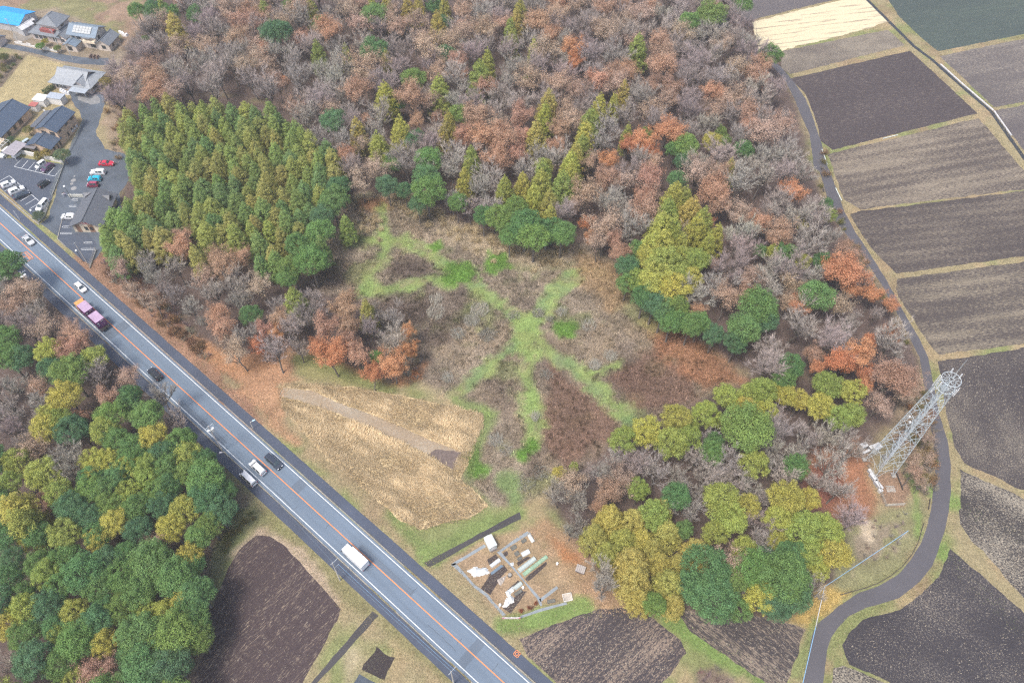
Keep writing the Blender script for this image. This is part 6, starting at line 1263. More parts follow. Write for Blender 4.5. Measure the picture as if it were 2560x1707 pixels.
# two people walking by the drive lamp
def person(q, lab, shirt, pants, hd, stride):
    p = g(*q, .0); m, n, l, b = newmat('clothing_' + lab[:12].replace(' ', '_')); s = n.new('ShaderNodeSeparateXYZ'); l.new(opos(n), s.inputs[0])
    l.new(mixc(n, l, math_(n, l, 'GREATER_THAN', s.outputs['Z'], 1.42), mixc(n, l, math_(n, l, 'GREATER_THAN', s.outputs['Z'], .88), pants, shirt), (.5, .33, .25)), b.inputs['Base Color']); b.inputs['Roughness'].default_value = .8
    J = [(0, 0, .95), (0, 0, 1.18), (0, 0, 1.40), (0, .01, 1.50), (0, .03, 1.62), (-.19, 0, 1.38), (-.25, -.06 * stride, 1.12), (-.26, .1 * stride, .88), (.19, 0, 1.38), (.25, .06 * stride, 1.12), (.26, -.06 * stride, .88),
         (-.1, 0, .90), (-.11, .12 * stride, .50), (-.11, -.02 + .12 * stride, .07), (-.11, .14 + .12 * stride, .04), (.1, 0, .90), (.11, -.06 * stride, .50), (.11, -.26 * stride, .09), (.11, -.14 * stride, .04)]
    Ed = [(0, 1), (1, 2), (2, 3), (3, 4), (2, 5), (5, 6), (6, 7), (2, 8), (8, 9), (9, 10), (0, 11), (11, 12), (12, 13), (13, 14), (0, 15), (15, 16), (16, 17), (17, 18)]
    Rr = [.15, .14, .15, .055, .105, .07, .05, .04, .07, .05, .04, .09, .065, .045, .04, .09, .065, .045, .04]
    me = bpy.data.meshes.new('body'); me.from_pydata(J, Ed, []); me.materials.append(m); o = bpy.data.objects.new('body', me); root = thing('person', lab, 'person', (p.x, p.y, 0), R_(hd)); link(o, root)
    sk_ = o.modifiers.new('skin', 'SKIN'); o.modifiers.new('sub', 'SUBSURF').render_levels = 1
    for i, sv in enumerate(me.skin_vertices[0].data): sv.radius = (Rr[i], Rr[i]); sv.use_root = (i == 0)
    hb = MB(); hb.ball((0, .01, 1.67), .115, 10, 7, (1, 1.05, .95)); hb.build('hair', paint('hair_black', (.02, .018, .016), .7), root)
person(K4(1235, 905)[0], 'person in a pale lilac top walking past the drive lamp', (.55, .5, .6), (.05, .05, .10), 200, 1)
person(K4(1205, 915)[0], 'person in a white top walking on the drive', (.75, .74, .74), (.35, .35, .4), 200, -1)
# ================================================================== LATTICE TOWER
STEEL = paint('galvanised_steel', (.46, .52, .55), .45, .1, .5); WHT = paint('antenna_white', (.62, .64, .66), .4, .05)
tw_ = thing('lattice_tower', 'tall pale steel lattice mast with a ring of antennas on top', 'tower', (84.5, 84.0, 0), R_(9))
HT, B0, B1 = 33.5, 2.45, 1.25
def half(z): return B0 + (B1 - B0) * min(1, z / HT)
def corner(i, z): h = half(z); return Vector(((-h, h, h, -h)[i % 4], (-h, -h, h, h)[i % 4], z))
for i in range(4):
    m = MB(); m.tube(corner(i, 0), corner(i, HT), .10, .07, 6); m.build('leg', STEEL, tw_)
    m = MB(); c = corner(i, 0); m.box((c.x, c.y, .2), (.9, .9, .4)); m.build('footing', CONC, tw_)
NL = 11; zz = [HT * (1 - (1 - k / NL) ** 1.12) for k in range(NL + 1)]
for k in range(NL):
    z0, z1 = zz[k], zz[k + 1]
    for i in range(4):
        a, b2, c, d = corner(i, z0), corner(i + 1, z0), corner(i, z1), corner(i + 1, z1); mid = (a + b2) / 2; top = (c + d) / 2
        m = MB(); m.tube(a, top, .04, None, 4, False); m.tube(b2, top, .04, None, 4, False); m.build('brace', STEEL, tw_)
        m = MB(); m.tube(c, d, .036, None, 4, False); m.tube(a.lerp(top, .5), a.lerp(c, .5), .024, None, 3, False); m.tube(b2.lerp(top, .5), b2.lerp(d, .5), .024, None, 3, False); m.tube(a.lerp(top, .5), a.lerp(c, 1.0), .02, None, 3, False); m.tube(b2.lerp(top, .5), d, .02, None, 3, False); m.build('strut', STEEL, tw_)
    if k % 3 == 2: m = MB(); m.tube(corner(0, z1), corner(2, z1), .04, None, 3, False); m.tube(corner(1, z1), corner(3, z1), .04, None, 3, False); m.build('cross_tie', STEEL, tw_)
m = MB()                                                   # ladder and cable rack up the middle
for x in (-.42, .42): m.tube((x, .3, .2), (x, .3, HT + 2), .045, None, 4, False)
for k in range(70): z = .4 + k * .5; m.tube((-.42, .3, z), (.42, .3, z), .02, None, 3, False)
m.build('ladder', STEEL, tw_)
m = MB()
for x in (-.25, -.12, 0, .12, .25): m.tube((x, -.25, .3), (x * .8, -.25, HT + 1), .035, None, 4, False)
m.build('cable_run', WHT, tw_)
for z in (11.5, 22.5): m = MB(); m.box((.1, .1, z), (1.0, .9, .05)); m.build('rest_platform', paint('grating', (.30, .33, .34), .5), tw_)
m = MB(); m.box((0, 0, HT), (1.5, 1.5, .06)); m.build('top_platform', paint('grating', (.30, .33, .34), .5), tw_)
for zr, rr in ((HT + .4, 1.75), (HT + 3.0, 1.8)):
    m = MB(); m.path([Vector((rr * math.cos(a), rr * math.sin(a), zr)) for a in np.linspace(0, 6.2832, 29)], .06, 5)
    for k in range(12):
        a = k * .5236; m.tube((.45 * math.cos(a), .45 * math.sin(a), zr), (rr * math.cos(a), rr * math.sin(a), zr), .035, None, 3, False)
    m.path([Vector((.45 * math.cos(a), .45 * math.sin(a), zr)) for a in np.linspace(0, 6.2832, 13)], .04, 4); m.build('ring', STEEL, tw_)
m = MB()
for k in range(12): a = k * .5236; m.tube((1.75 * math.cos(a), 1.75 * math.sin(a), HT + .3), (1.8 * math.cos(a), 1.8 * math.sin(a), HT + 3.0), .035, None, 3, False)
for k in range(4): m.tube(corner(k, HT), (.6 * (-1, 1, 1, -1)[k], .6 * (-1, -1, 1, 1)[k], HT + 3), .06, None, 4, False)
m.build('crown_frame', STEEL, tw_)
for a, z, l_ in ((2.6, HT - .4, 3.6), (2.9, HT + .9, 2.8), (3.3, HT + .6, 2.4), (5.6, HT - .8, 2.4), (5.2, HT - .3, 2.2), (4.8, HT + .8, 1.6), (1.1, HT + 2.4, 1.3), (.2, HT + 2.4, 1.3), (3.0, HT - 1.6, 2.0)):
    c = Vector((2.15 * math.cos(a), 2.15 * math.sin(a), z)); m = MB(); m.box((c.x, c.y, z + l_ / 2), (.13, .2, l_), a); m.tube((c.x * .86, c.y * .86, z), (c.x * .86, c.y * .86, z + l_), .04, None, 4); m.tube((c.x, c.y, z + .4), (c.x * .8, c.y * .8, z + .4), .03, None, 3); m.build('antenna', WHT, tw_)
m = MB(); m.tube((.6, .5, HT + 2.5), (.6, .5, HT + 8.8), .06, .03, 5); m.build('lightning_rod', STEEL, tw_)
m = MB(); z = 19; m.path([Vector((half(z), 0, z)), Vector((half(z) + 1.5, -.3, z)), Vector((half(z) + 1.5, -.3, z + 2.8))], .05, 4); m.tube((half(z), 1.0, z), (half(z) + 1.5, -.3, z), .035, None, 3); m.build('side_arm', STEEL, tw_)
m = MB(); m.box((-half(21) - .1, -.2, 21.2), (.3, .4, .5)); m.box((-half(21) - .1, .7, 22), (.25, .35, .4)); m.build('equipment_box', WHT, tw_)
for k, (x, y) in enumerate(((-2.6, .3), (-2.9, -.8))): pass
for lab, q, d in (('white equipment cabinet at the back corner of the tower compound', KT(215, 280)[0], (1.5, 1.1, 1.6)), ('larger white cabinet beside the foot of the lattice tower', KT(470, 310)[0], (1.9, 1.4, 1.7)), ('dark small cabinet between the two white cabinets', KT(360, 315)[0], (.8, .8, 1.2)), ('row of small pale boxes below the tower cabinets', KT(270, 390)[0], (1.9, .5, .7)),
                  ('long grey cabinet on the front edge of the compound', KT(415, 890)[0], (.8, 2.0, .9)), ('second long grey cabinet further along the compound edge', KT(510, 1040)[0], (.8, 2.2, .9)), ('small white cabinet at the end of the compound edge', KT(550, 1150)[0], (.7, .8, .9)), ('small grey cabinet under the near leg of the tower', KT(345, 770)[0], (.6, .9, .8))):
    p = g(*q, d[2] / 2); t = thing('equipment_cabinet', lab, 'cabinet', (p.x, p.y, 0), R_(24), 'cabinets round the lattice tower'); m = MB(); m.box((0, 0, d[2] / 2), d); m.build('case', paint('cabinet_' + ('dark' if 'dark' in lab else 'white' if 'white' in lab else 'grey'), (.2, .21, .22) if 'dark' in lab else (.56, .56, .54) if 'white' in lab else (.36, .37, .40), .5), t); m = MB(); m.box((0, 0, d[2] + .05), (d[0] + .1, d[1] + .1, .08)); m.build('lid', paint('cabinet_lid', (.5, .51, .52), .5), t); m = MB(); m.box((d[0] / 2 + .01, 0, d[2] * .5), (.02, d[1] * .4, d[2] * .7)); m.build('door', CONC, t)
p = g(*KT(760, 1110)[0]); t = sheet('slab', [(p.x - 1, p.y - .8), (p.x + 1, p.y - .8), (p.x + 1, p.y + .8), (p.x - 1, p.y + .8)], .02, CONC, .05)
mesh_fence('thin wire fence round the front of the tower compound', gp(KT(290, 680, 430, 900, 640, 1460, 1000, 1440)), 1.5, (.42, .42, .38), 2.4, False)
tr = thing('trench', 'narrow sunken trench beside the lattice tower compound', 'trench', tuple(g(*KT(930, 930)[0])))
m = MB(); pts = [q - g(*KT(930, 930)[0]) for q in gp(KT(850, 780, 940, 760, 1100, 1110, 990, 1140))]; m.add([(q.x, q.y, .012) for q in pts], [(3, 2, 1, 0)]); m.build('floor', paint('trench_soil', (.21, .145, .10), .95, .3, 1.5), tr)
m = MB(); a, b2 = pts[0], pts[3]; d = b2 - a; m.box((a.x / 2 + b2.x / 2, a.y / 2 + b2.y / 2, .25), (d.length, .12, .5), math.atan2(d.y, d.x)); m.build('edge_board', paint('edge_board', (.07, .06, .055), .9), tr)
m = MB(); lz = gp(A(3, 3, 1420, 110, 1400, 170, 1370, 280, 1310, 400, 1220, 510, 1120, 590, 1000, 660, 880, 705, 760, 735, 660, 765))
ek = thing('edge_boards', 'dark timber edging along the inside of the lane bend', 'edging', tuple(lz[4]))
for a, b2 in zip(lz[:-1], lz[1:]):
    d = b2 - a; q = (a + b2) / 2 - lz[4]; m = MB(); m.box((q.x, q.y, .15), (d.length, .1, .3), math.atan2(d.y, d.x)); m.build('board', paint('edge_board', (.07, .06, .055), .9), ek)
a, b2 = gp(A(3, 2, 1475, 1410, 1460, 1510)); d = b2 - a; q = (a + b2) / 2; t = thing('edge_board', 'short dark board at the lane edge below the tower', 'edging', tuple(q)); m = MB(); m.box((0, 0, .2), (d.length, .12, .4), math.atan2(d.y, d.x)); m.build('board', paint('edge_board', (.07, .06, .055), .9), t)
# ================================================================== POLES, WIRES AND LAMPS
POLE = paint('concrete_pole', (.50, .48, .45), .8, .1); WIRE = paint('cable', (.12, .16, .2), .6); BLUEW = paint('blue_cable', (.22, .42, .62), .5)
def upole(lab, base, h, lean=(0, 0), arms=(), arm_rz=RANG + math.pi / 2, trafo=False, r=.16):
    t = thing('utility_pole', lab, 'utility pole', (base[0], base[1], 0), 0); m = MB(); m.tube((0, 0, 0), (lean[0], lean[1], h), r, r * .65, 8); m.build('post', POLE, t)
    for z, l_, off in arms:
        c = Vector((lean[0], lean[1], 0)) * z / h; dx, dy = math.cos(arm_rz), math.sin(arm_rz)
        m = MB(); m.tube((c.x + dx * (off - l_ / 2), c.y + dy * (off - l_ / 2), z), (c.x + dx * (off + l_ / 2), c.y + dy * (off + l_ / 2), z), .055, None, 4); m.build('crossarm', STEEL, t)
        m = MB(); [m.tube((c.x + dx * (off + e), c.y + dy * (off + e), z), (c.x + dx * (off + e), c.y + dy * (off + e), z + .25), .05, .03, 5) for e in (-l_ / 2 + .1, 0.02, l_ / 2 - .1)]; m.build('insulator', FRAMEM, t)
    if trafo: m = MB(); m.tube((.5, .2, h - 2.2), (.5, .2, h - 1.2), .38, None, 10); m.box((0, 0, h - 1.7), (1.3, .5, .1), .4); m.build('transformer', paint('transformer', (.55, .57, .58), .4), t)
    return Vector((base[0] + lean[0], base[1] + lean[1], h))
t1 = upole('leaning concrete pole on the verge above the dark soil field', (-35.4, 56.7), 10.2, (.2, -.1), ((9.9, 1.9, .5), (7.2, 1.1, .6)))
t3 = upole('concrete pole at the bottom edge beside the near pavement', (-10.6, 36.6), 9.5, (0, 0), ((9.2, 2.0, .3),))
pb = g(*Q(500, 1050, 220 / 1816, 330, 740)[0]); t0 = upole('pole with transformer and white crossarms among the evergreens', (pb.x + 1.4, pb.y + 1.2), 11.5, (0, 0), ((11.2, 2.2, .2), (10.6, 2.2, .2), (8.6, 1.3, .6)), trafo=True)
t2 = upole('slender concrete pole beside the restaurant car park', (-117.5, 144.7), 8.3, (0, 0), ((8.1, .8, 0),), r=.13)
pq = g(*K5(445, 1140)[0], 9); t4 = upole('pole with brackets half hidden by trees across from the speed figures', (pq.x, pq.y), 11, (0, 0), ((10.5, 1.4, .6), (8.6, 1.2, .6)), trafo=True)
th_ = upole('tall concrete pole on the village street by the stepped wall', (-177.5, 250.5), 9.2, (0, 0), ((8.9, 1.2, 0),), R_(-12), r=.14)
hq = g(*K1(1130, 950)[0]); th2 = upole('concrete pole on the village street before the panelled house', (hq.x, hq.y), 8.5, (0, 0), ((8.2, 1.2, 0),), R_(-12), r=.14)
hq2 = g(*K1(1340, 1100)[0]); th3 = upole('pole on the village street behind the silver roof', (hq2.x, hq2.y), 6.5, (0, 0), ((6.3, .8, 0),), R_(-12), r=.13)
rq = g(*A(3, 3, 1185, 270)[0]); t5 = upole('short pole holding a blue cable on the grass inside the lane bend', (rq.x, rq.y), 5.4, (0, 0), (), r=.11)
rq = g(*A(3, 3, 515, 690)[0], 6.3); t6 = upole('pole beside the dark evergreens where the cables meet by the lane', (rq.x, rq.y), 6.4, (0, 0), ((6.2, .7, 0),), R_(40), r=.13)
def wire(lab, a, b2, sag=.5, mat=WIRE, r=.018, n=14, name='cable'):
    a, b2 = Vector(a), Vector(b2); m = MB(); c = a.copy(); pts = [a.lerp(b2, k / n) - c - Vector((0, 0, 4 * sag * (k / n) * (1 - k / n))) for k in range(n + 1)]; m.path(pts, r, 4)
    o = m.build(name, mat); o.location = c; tag(o, lab, 'cable'); return o
nr = Vector((RNRM.x, RNRM.y, 0))
for z, off, nm in ((0, .1, 'upper'), (0, 1.2, 'outer'), (-2.9, .5, 'lower'), (-2.9, 1.0, 'lowest')):
    wire(f'{nm} power cable between transformer pole and the leaning pole', t0 + nr * off + Vector((0, 0, z if z == 0 else -2.9)), t1 + nr * off + Vector((0, 0, z)), .5)
    wire(f'{nm} power cable from the leaning pole to the bottom edge pole', t1 + nr * off + Vector((0, 0, z)), t3 + nr * off + Vector((0, 0, z)), .5, BLUEW if z else WIRE, .022)
d_ = (t3 - t1) * .6
for off, nm in ((.1, 'upper'), (.7, 'lower')): wire(f'{nm} power cable running off the bottom edge beside the pavement', t3 + nr * off, t3 + nr * off + d_, .4)
wire('thin grey cable crossing the pavement from the restaurant pole', t2, g(*K5(1150, 805)[0], .3), .1, WIRE, .03)
wire('blue cable strung across the grass inside the lane bend', t5, t6, .35, BLUEW, .06)
q1 = g(*A(3, 3, 435, 1055)[0], 5.6); wire('grey-sleeved cable beside the yellow leaves', t6, q1, .1, paint('cable_sleeve', (.45, .45, .44), .7), .10)
q2 = g(*A(3, 3, 320, 1560)[0], 5.0); wire('blue cable along the left edge of the lane', q1, q2 + (q2 - q1) * .5, .1, BLUEW, .07)
wire('cable along the village street between its two tall poles', th_, th2, .5, WIRE, .03); wire('cable along the village street to the pole behind the silver roof', th2, th3, .3, WIRE, .03)
BLKP = paint('lamp_post', (.045, .05, .06), .5)
def globe(lab, base, h):
    t = thing('globe_lamp', lab, 'street lamp', (base[0], base[1], 0)); m = MB(); m.tube((0, 0, 0), (0, 0, h), .08, .06, 7); m.build('post', BLKP, t); m = MB(); m.ball((0, 0, h + .22), .3, 12, 8); m.build('globe', paint('globe', (.82, .84, .85), .3, .03), t); m = MB(); m.tube((0, 0, h - .12), (0, 0, h), .16, .2, 8); m.build('collar', BLKP, t)
globe('dark globe lamp on the drive before the restaurant wall', (-131.0, 170.6), 4.4); globe('globe lamp on the strip between pavement and restaurant parking', (-118.9, 145.3), 4.3)
q = g(*K4(575, 1165)[0], 4.0); globe('globe lamp at the corner shrub of the fenced car park', (q.x, q.y), 3.8); q = g(*K3(1110, 1165)[0], 4.0); globe('globe lamp against the round grey-green garden tree', (q.x, q.y), 3.8)
def slamp(lab, base, h, rz, head):
    t = thing('road_lamp', lab, 'street lamp', (base[0], base[1], 0), rz); m = MB(); m.tube((0, 0, 0), (0, 0, h), .09, .07, 7); m.tube((0, 0, h - .05), (.7, 0, h + .2), .05, None, 5); m.build('post', paint('lamp_cream', (.62, .60, .52), .5), t); m = MB(); m.box((.95, 0, h + .22), (.7, .3, .14), 0, (.8, .8)); m.build('head', paint('lamp_head_' + lab[:4], head, .4), t)
slamp('cream road sign lamp with pale blue head on the far pavement', (-61.0, 92.8), 2.9, R_(30), (.45, .68, .80)); slamp('white-headed road sign lamp beside the transformer pole', (-65.2, 85.2), 2.6, R_(200), (.75, .7, .7))
q = g(*K4(370, 1340)[0]); t = thing('marker_post', 'white bar marker lying beside the kerb by the fenced car park', 'post', (q.x, q.y, 0)); m = MB(); m.tube((0, 0, 0), (0, 0, 3.4), .08, None, 6); m.build('post', FRAMEM, t)
# orange box mark on the far pavement and drain covers in the yard
p = g(*A(2, 3, 45, 1300)[0]); m = MB()
for r_ in (.75, .4):
    for k in range(4): a0, a1 = RANG + math.pi / 4 + k * math.pi / 2, RANG + math.pi / 4 + (k + 1) * math.pi / 2; q0, q1_ = Vector((p.x + r_ * math.cos(a0), p.y + r_ * math.sin(a0), .058)), Vector((p.x + r_ * math.cos(a1), p.y + r_ * math.sin(a1), .058)); d = (q1_ - q0).normalized() * .06; nn = Vector((-d.y, d.x, 0)); m.add([q0 - d - nn, q1_ + d - nn, q1_ + d + nn, q0 - d + nn], [(0, 1, 2, 3)])
m.build('orange_mark', ORANGE, bpy.data.objects['pavement'])
for x, y, r_ in ((1370, 605, .75), (1340, 670, .5), (1375, 755, .85), (1390, 530, .3)):
    p = g(*K4(x, y)[0]); m = MB(); m.tube((p.x, p.y, .004), (p.x, p.y, .022), r_, None, 16); m.build('drain_cover', paint('drain_cover', (.24, .24, .24), .8, .15), bpy.data.objects['yard'])
# tree trunks felled beside the bank: pale cut stems
for k, (x, y) in enumerate(((1190, 1060), (1215, 1075), (1250, 1110), (1160, 1040))):
    p = g(*A(0, 1, x, y)[0]); q = g(*A(0, 1, x + 75, y + 120)[0]); t = thing('cut_stem', ('second' if k == 0 else 'third' if k == 1 else 'tallest, rightmost' if k == 2 else 'shortest-looking leftmost') + ' pale limbless stem leaning on the bank by the main road', 'tree stem', tuple(q), 0, 'stems on the roadside bank'); m = MB(); m.tube((0, 0, 0), (.1 * k, .2, 5.5 + k * .6), .14, .1, 7); m.build('trunk', BARKP, t)
# ================================================================== ALLOTMENT
GMAT, BLKS, NET = paint('weed_mat', (.22, .25, .27), .85, .15, 1.2, world=True), soil('bed_soil', (.055, .043, .042), (.22, .19, .15), .25, 35, 1.5), paint('green_net', (.24, .36, .25), .8, .2, 2)
for pts in ((545, 362, 575, 395, 140, 650, 60, 695, 50, 660), (50, 665, 110, 640, 250, 800, 420, 985, 600, 1110, 700, 1240, 870, 1420, 830, 1445, 660, 1260, 560, 1140, 390, 1010, 200, 810), (735, 480, 790, 465, 1010, 730, 1200, 960, 1400, 1180, 1420, 1290, 1390, 1290, 1340, 1180, 1150, 940, 960, 710), (770, 460, 1000, 290, 1200, 165, 1250, 195, 1030, 325, 815, 470), (1370, 1190, 1640, 990, 1660, 1025, 1400, 1230), (1090, 1440, 1390, 1330, 1780, 1230, 1800, 1265, 1420, 1370, 1100, 1475)):
    sheet('garden_path', gp(KG(*pts)), .014, GMAT, .08)
for pts in ((590, 590, 715, 510, 760, 560, 620, 680), (640, 800, 840, 670, 900, 750, 800, 850, 640, 1130, 500, 1030), (830, 1330, 960, 1200, 1100, 1060, 1190, 1070, 1120, 1160, 950, 1410), (880, 1080, 1060, 900, 1090, 930, 900, 1130), (830, 490, 890, 460, 910, 520, 860, 550), (1040, 640, 1200, 540, 1250, 560, 1060, 690), (1160, 880, 1480, 620, 1500, 660, 1200, 920)):
    sheet('garden_bed', gp(KG(*pts)), .012, BLKS, .2)
sheet('garden_bed', gp(KG(640, 790, 800, 670, 840, 690, 660, 825)), .018, paint('blue_film', (.12, .17, .22), .4, .2, 2, world=True), .08)
sheet('garden_bed', gp(KG(630, 430, 790, 425, 650, 490)), .018, paint('brown_mat', (.13, .11, .10), .9, .2, 2, world=True), .1)
def hoop(lab, a, b2, w, h, mat, name='cloche'):
    a, b2 = g(*KG(*a)[0]), g(*KG(*b2)[0]); d = b2 - a; L_ = d.length; t = thing(name, lab, 'cloche', (a.x, a.y, 0), math.atan2(d.y, d.x)); k = max(3, int(L_ / .9)); v, f = [], []
    for i in range(k + 1):
        x = L_ * i / k; hh = h * (1 - .12 * (i % 2)) * rnd.uniform(.93, 1.05)
        v += [(x, w / 2 * math.cos(th), hh * math.sin(th)) for th in np.linspace(0, math.pi, 9)]
    for i in range(k): f += [(i * 9 + j, i * 9 + j + 1, i * 9 + 10 + j, i * 9 + 9 + j) for j in range(8)]
    m = MB(); m.add(v, f, True); m.add(v[:9], [tuple(range(8, -1, -1))]); m.add(v[-9:], [tuple(range(9))]); m.build('cover', mat, t)
    m = MB()
    for i in range(0, k + 1, 2): m.path([Vector(q) * 1.0 + Vector((0, 0, .015)) for q in v[i * 9:i * 9 + 9]], .018, 3)
    m.build('hoop', FRAMEM, t); return t
FILM, FILM2 = paint('white_film', (.58, .61, .61), .4, .06, 3), paint('pale_film', (.40, .45, .43), .45, .1, 3)
hoop('short white cloche tunnel beside the shed and black bed', (640, 700), (780, 595), .9, .55, FILM); hoop('long pale cloche tunnel across the middle of the allotment', (1065, 765), (1310, 575), 1.1, .6, FILM2)
hoop('green netted row beside the long pale cloche', (1135, 825), (1490, 545), .9, .35, NET); hoop('white cloche with torn end behind the long one', (1110, 525), (1225, 465), 1.1, .5, FILM); hoop('translucent cloche touching the centre path', (1000, 1030), (1110, 945), 1.0, .5, FILM2)
hoop('crinkled clear cloche by the litter edge', (1225, 225), (1290, 330), .9, .4, paint('clear_film', (.52, .53, .50), .3, .15, 3))
def crumple(lab, pts, h, mat):
    p = gp(KG(*pts)); c = sum(p, Vector()) / len(p); t = thing('plastic_sheet', lab, 'plastic sheet', (c.x, c.y, 0)); xs_ = np.linspace(min(q.x for q in p), max(q.x for q in p), 16); ys_ = np.linspace(min(q.y for q in p), max(q.y for q in p), 16); X, Y = np.meshgrid(xs_, ys_)
    d = sdf(X, Y, ragged(p, .12, .5)); Z = np.clip(.02 + np.clip(d, 0, .6) * h + (vnoise(X, Y, .35, 7) - .3) * .35 * np.clip(d * 3, 0, 1), .02, None); f = []
    for j in range(15):
        for i in range(15):
            if d[j:j + 2, i:i + 2].mean() > -.02: a = j * 16 + i; f.append((a, a + 1, a + 17, a + 16))
    m = MB(); m.add(np.stack([X - c.x, Y - c.y, Z], -1).reshape(-1, 3).tolist(), f); m.build('film', mat, t)
crumple('crumpled white plastic sheet at the left of the allotment', (290, 765, 420, 690, 470, 730, 570, 705, 625, 790, 520, 830, 380, 855, 350, 800), .7, FILM); crumple('bright white heaped plastic sheet at the front of the allotment', (820, 1310, 860, 1200, 935, 1130, 995, 1175, 990, 1240, 930, 1260, 880, 1310), .9, paint('bright_film', (.68, .70, .69), .4, .04, 3))
crumple('white plastic sheet slung over frames beside the front heap', (865, 1085, 990, 995, 1000, 1060, 950, 1090, 940, 1130, 895, 1150), .9, FILM); crumple('thin translucent sheet on the black bed', (745, 900, 880, 828, 850, 900, 790, 985, 765, 950), .4, paint('thin_film', (.36, .32, .28), .5, .2, 3)); crumple('small white cloth beside the centre path', (940, 645, 985, 635, 990, 680, 955, 685), .5, FILM)
q = g(*KG(640, 320)[0], 1.8); t = thing('garden_shed', 'small white-roofed shed at the path corner of the allotment', 'shed', (q.x, q.y, 0), R_(-62)); m = MB(); m.box((0, 0, .95), (2.6, 1.7, 1.9)); m.build('wall', paint('shed_wall', (.58, .62, .60), .5), t); m = MB(); m.add([(-1.4, -.95, 1.9), (1.4, -.95, 1.9), (1.4, .95, 1.9), (-1.4, .95, 1.9), (-1.4, 0, 2.2), (1.4, 0, 2.2)], [(0, 1, 5, 4), (2, 3, 4, 5), (1, 2, 5), (3, 0, 4), (3, 2, 1, 0)]); m.build('roof', paint('shed_roof', (.58, .61, .60), .4, .04), t)
m = MB(); m.box((1.31, 0, .9), (.03, .8, 1.6)); m.build('door', FRAMEM, t)
for lab, x, y, col, h in (('white drum by the front heap of plastic', 785, 1288, (.75, .76, .76), .8), ('white bucket on the centre path edge', 1130, 1020, (.75, .74, .72), .5), ('round dark water tub in the allotment', 932, 835, (.10, .12, .14), .6), ('little white bucket on the dry grass plot', 1645, 660, (.75, .74, .72), .5)):
    q = g(*KG(x, y)[0]); r_ = .45 if 'tub' in lab else .28; t = thing('drum', lab, 'drum', (q.x, q.y, 0)); m = MB(); m.tube((0, 0, 0), (0, 0, h), r_, r_ * .95, 12); m.build('body', paint('drum_' + str(int(col[0] * 100)), col, .4), t); m = MB(); m.tube((0, 0, h), (0, 0, h + .05), r_ * .85, None, 12); m.build('lid', CONC if 'tub' in lab else FRAMEM, t)
for i, (x, y, w, d) in enumerate(((1142, 312, 1.0, .7), (990, 415, 1.2, .8), (1038, 505, .9, .8), (1555, 1222, 1.6, .6), (1080, 580, 1.0, .5), (1060, 1090, 1.7, .6))):
    q = g(*KG(x, y)[0]); t = thing('raised_bed', ('low dark-framed bed at the back of the allotment', 'low dark-framed bed beside the upper path', 'low dark-framed bed by the torn cloche', 'dark-framed bed near the front corner of the dry plot', 'small dark bed between the torn and long cloches', 'long dark-framed bed beside the front heap')[i], 'raised bed', (q.x, q.y, 0), R_(35 if i != 3 else 12))
    m = MB(); [m.box(c, s) for c, s in (((0, d / 2, .12), (w, .06, .24)), ((0, -d / 2, .12), (w, .06, .24)), ((w / 2, 0, .12), (.06, d - .07, .24)), ((-w / 2, 0, .12), (.06, d - .07, .24)))]; m.build('frame', paint('bed_frame', (.10, .11, .12), .7), t); m = MB(); m.box((0, 0, .09), (w - .08, d - .08, .16)); m.build('soil', paint('bed_fill', (.13, .13, .11), .95, .4, 4), t)
q = g(*KG(1800, 1165)[0]); t = thing('crate_frame', 'pale open timber frame on the dry grass corner of the allotment', 'frame', (q.x, q.y, 0), R_(12)); m = MB(); [m.box(c, s) for c, s in (((0, .75, .2), (1.9, .1, .4)), ((0, -.75, .2), (1.9, .1, .4)), ((.9, 0, .2), (.1, 1.4, .4)), ((-.9, 0, .2), (.1, 1.4, .4)))]; m.build('frame', paint('pale_timber', (.6, .57, .52), .8), t); m = MB(); m.box((0, 0, .08), (1.7, 1.4, .1)); m.build('fill', paint('pale_fill', (.40, .36, .31), .9, .2, 2), t)
p = g(*A(2, 3, 625, 530)[0], .5); t = thing('pallet_stack', 'grey boarded box under the bare tree at the wood edge', 'box', (p.x, p.y, 0), R_(-20))
for k in range(5): m = MB(); m.box((-.8 + k * .4, 0, .75), (.36, 1.6, .06)); m.build('plank', paint('grey_plank', (.36, .33, .31), .9, .2), t)
m = MB(); m.box((0, 0, .36), (1.9, 1.5, .7)); m.build('box', paint('box_side', (.16, .13, .12), .9), t)
p = g(*A(3, 3, 868, 70)[0], .4); t = thing('stake_heap', 'little white board and dark stakes beside the pale bare patch', 'boards', (p.x, p.y, 0), R_(-40)); m = MB(); m.box((0, .2, .5), (.7, .1, .5)); m.build('board', FRAMEM, t); m = MB(); m.tube((0, -.2, 0), (.2, -.9, .5), .08, None, 5); m.tube((.2, -.2, 0), (.5, -1, .4), .08, None, 5); m.build('stake', BLACKP, t)
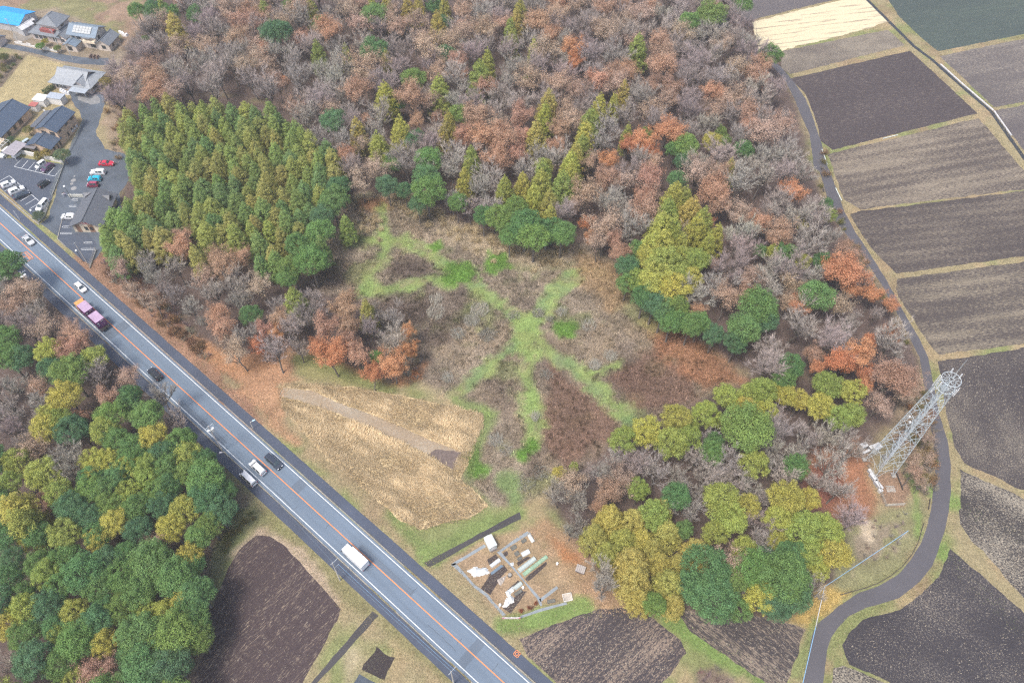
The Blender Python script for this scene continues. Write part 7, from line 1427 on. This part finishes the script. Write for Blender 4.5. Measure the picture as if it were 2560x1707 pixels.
# roadside banner board on posts
p = g(*Q(1230, 1500, 110 / 2352, 1060, 1010)[0]); t = thing('banner_sign', 'long white banner board with magenta ends before the allotment', 'sign', (p.x, p.y, 0), R_(1))
for x in (-1.35, -.05, 1.2): m = MB(); m.tube((x, 0, 0), (x, 0, 1.5), .05, None, 6); m.build('post', FRAMEM, t)
m = MB(); m.box((-.1, -.08, 1.02), (3.7, .06, .8)); bo = m.build('board', paint('banner_white', (.78, .72, .75), .5, .04), t); MAG = paint('banner_magenta', (.55, .08, .22), .5, .08); LET = paint('banner_lettering', (.55, .28, .42), .5)
m = MB(); m.box((-1.62, -.12, 1.05), (.6, .02, .66)); m.box((1.56, -.12, 1.02), (.34, .02, .78)); m.build('end_panel', MAG, bo); m = MB(); m.box((-1.5, -.135, 1.1), (.26, .01, .3)); m.build('emblem', FRAMEM, bo)
m = MB()
for k in range(11):
    x = -1.1 + k * .22
    for _ in range(3): a, b2 = rnd.uniform(-.07, .07), rnd.uniform(-.14, .14); m.box((x + a, -.125, 1.0 + b2), (.12, .012, .035) if rnd.random() < .5 else (.03, .012, .2))
m.build('lettering', LET, bo)
m = MB(); m.box((-.1, -.125, .68), (3.4, .014, .1)); m.build('lower_band', paint('banner_cream', (.8, .72, .6), .5), bo)
# white board by the wheat field, pale bar on the dark field edge
for lab, q0, q1_ in (('pale green pipe lying on the bank between two eastern fields', A(3, 0, 1045, 1268)[0], A(3, 0, 1180, 1235)[0]), ('white rail along the lane edge beside the striped stubble field', A(3, 0, 490, 1365)[0], A(3, 0, 540, 1505)[0]), ('white rail along the lane edge before the field bank', A(3, 1, 615, 150)[0], A(3, 1, 670, 265)[0])):
    a, b2 = g(*q0), g(*q1_); d = b2 - a; t = thing('rail', lab, 'rail', tuple((a + b2) / 2), math.atan2(d.y, d.x)); m = MB(); m.tube((-d.length / 2, 0, .15), (d.length / 2, 0, .15), .12, None, 6); m.build('tube', paint('rail_pale', (.6, .68, .66), .5, .05), t)
# ================================================================== THE AIR
hz = MB(); hz.box((0, 170, 80.5), (7200, 5600, 163)); ho = hz.build('haze', None); ho['kind'] = 'stuff'
hm = bpy.data.materials.new('haze'); hm.use_nodes = True; hn, hl = hm.node_tree.nodes, hm.node_tree.links; hn.remove(hn['Principled BSDF'])
pv_ = hn.new('ShaderNodeVolumePrincipled'); pv_.inputs['Color'].default_value = (.90, .94, 1.0, 1); pv_.inputs['Density'].default_value = .00025; pv_.inputs['Anisotropy'].default_value = .2
hl.new(pv_.outputs[0], hn['Material Output'].inputs['Volume']); ho.data.materials.append(hm)
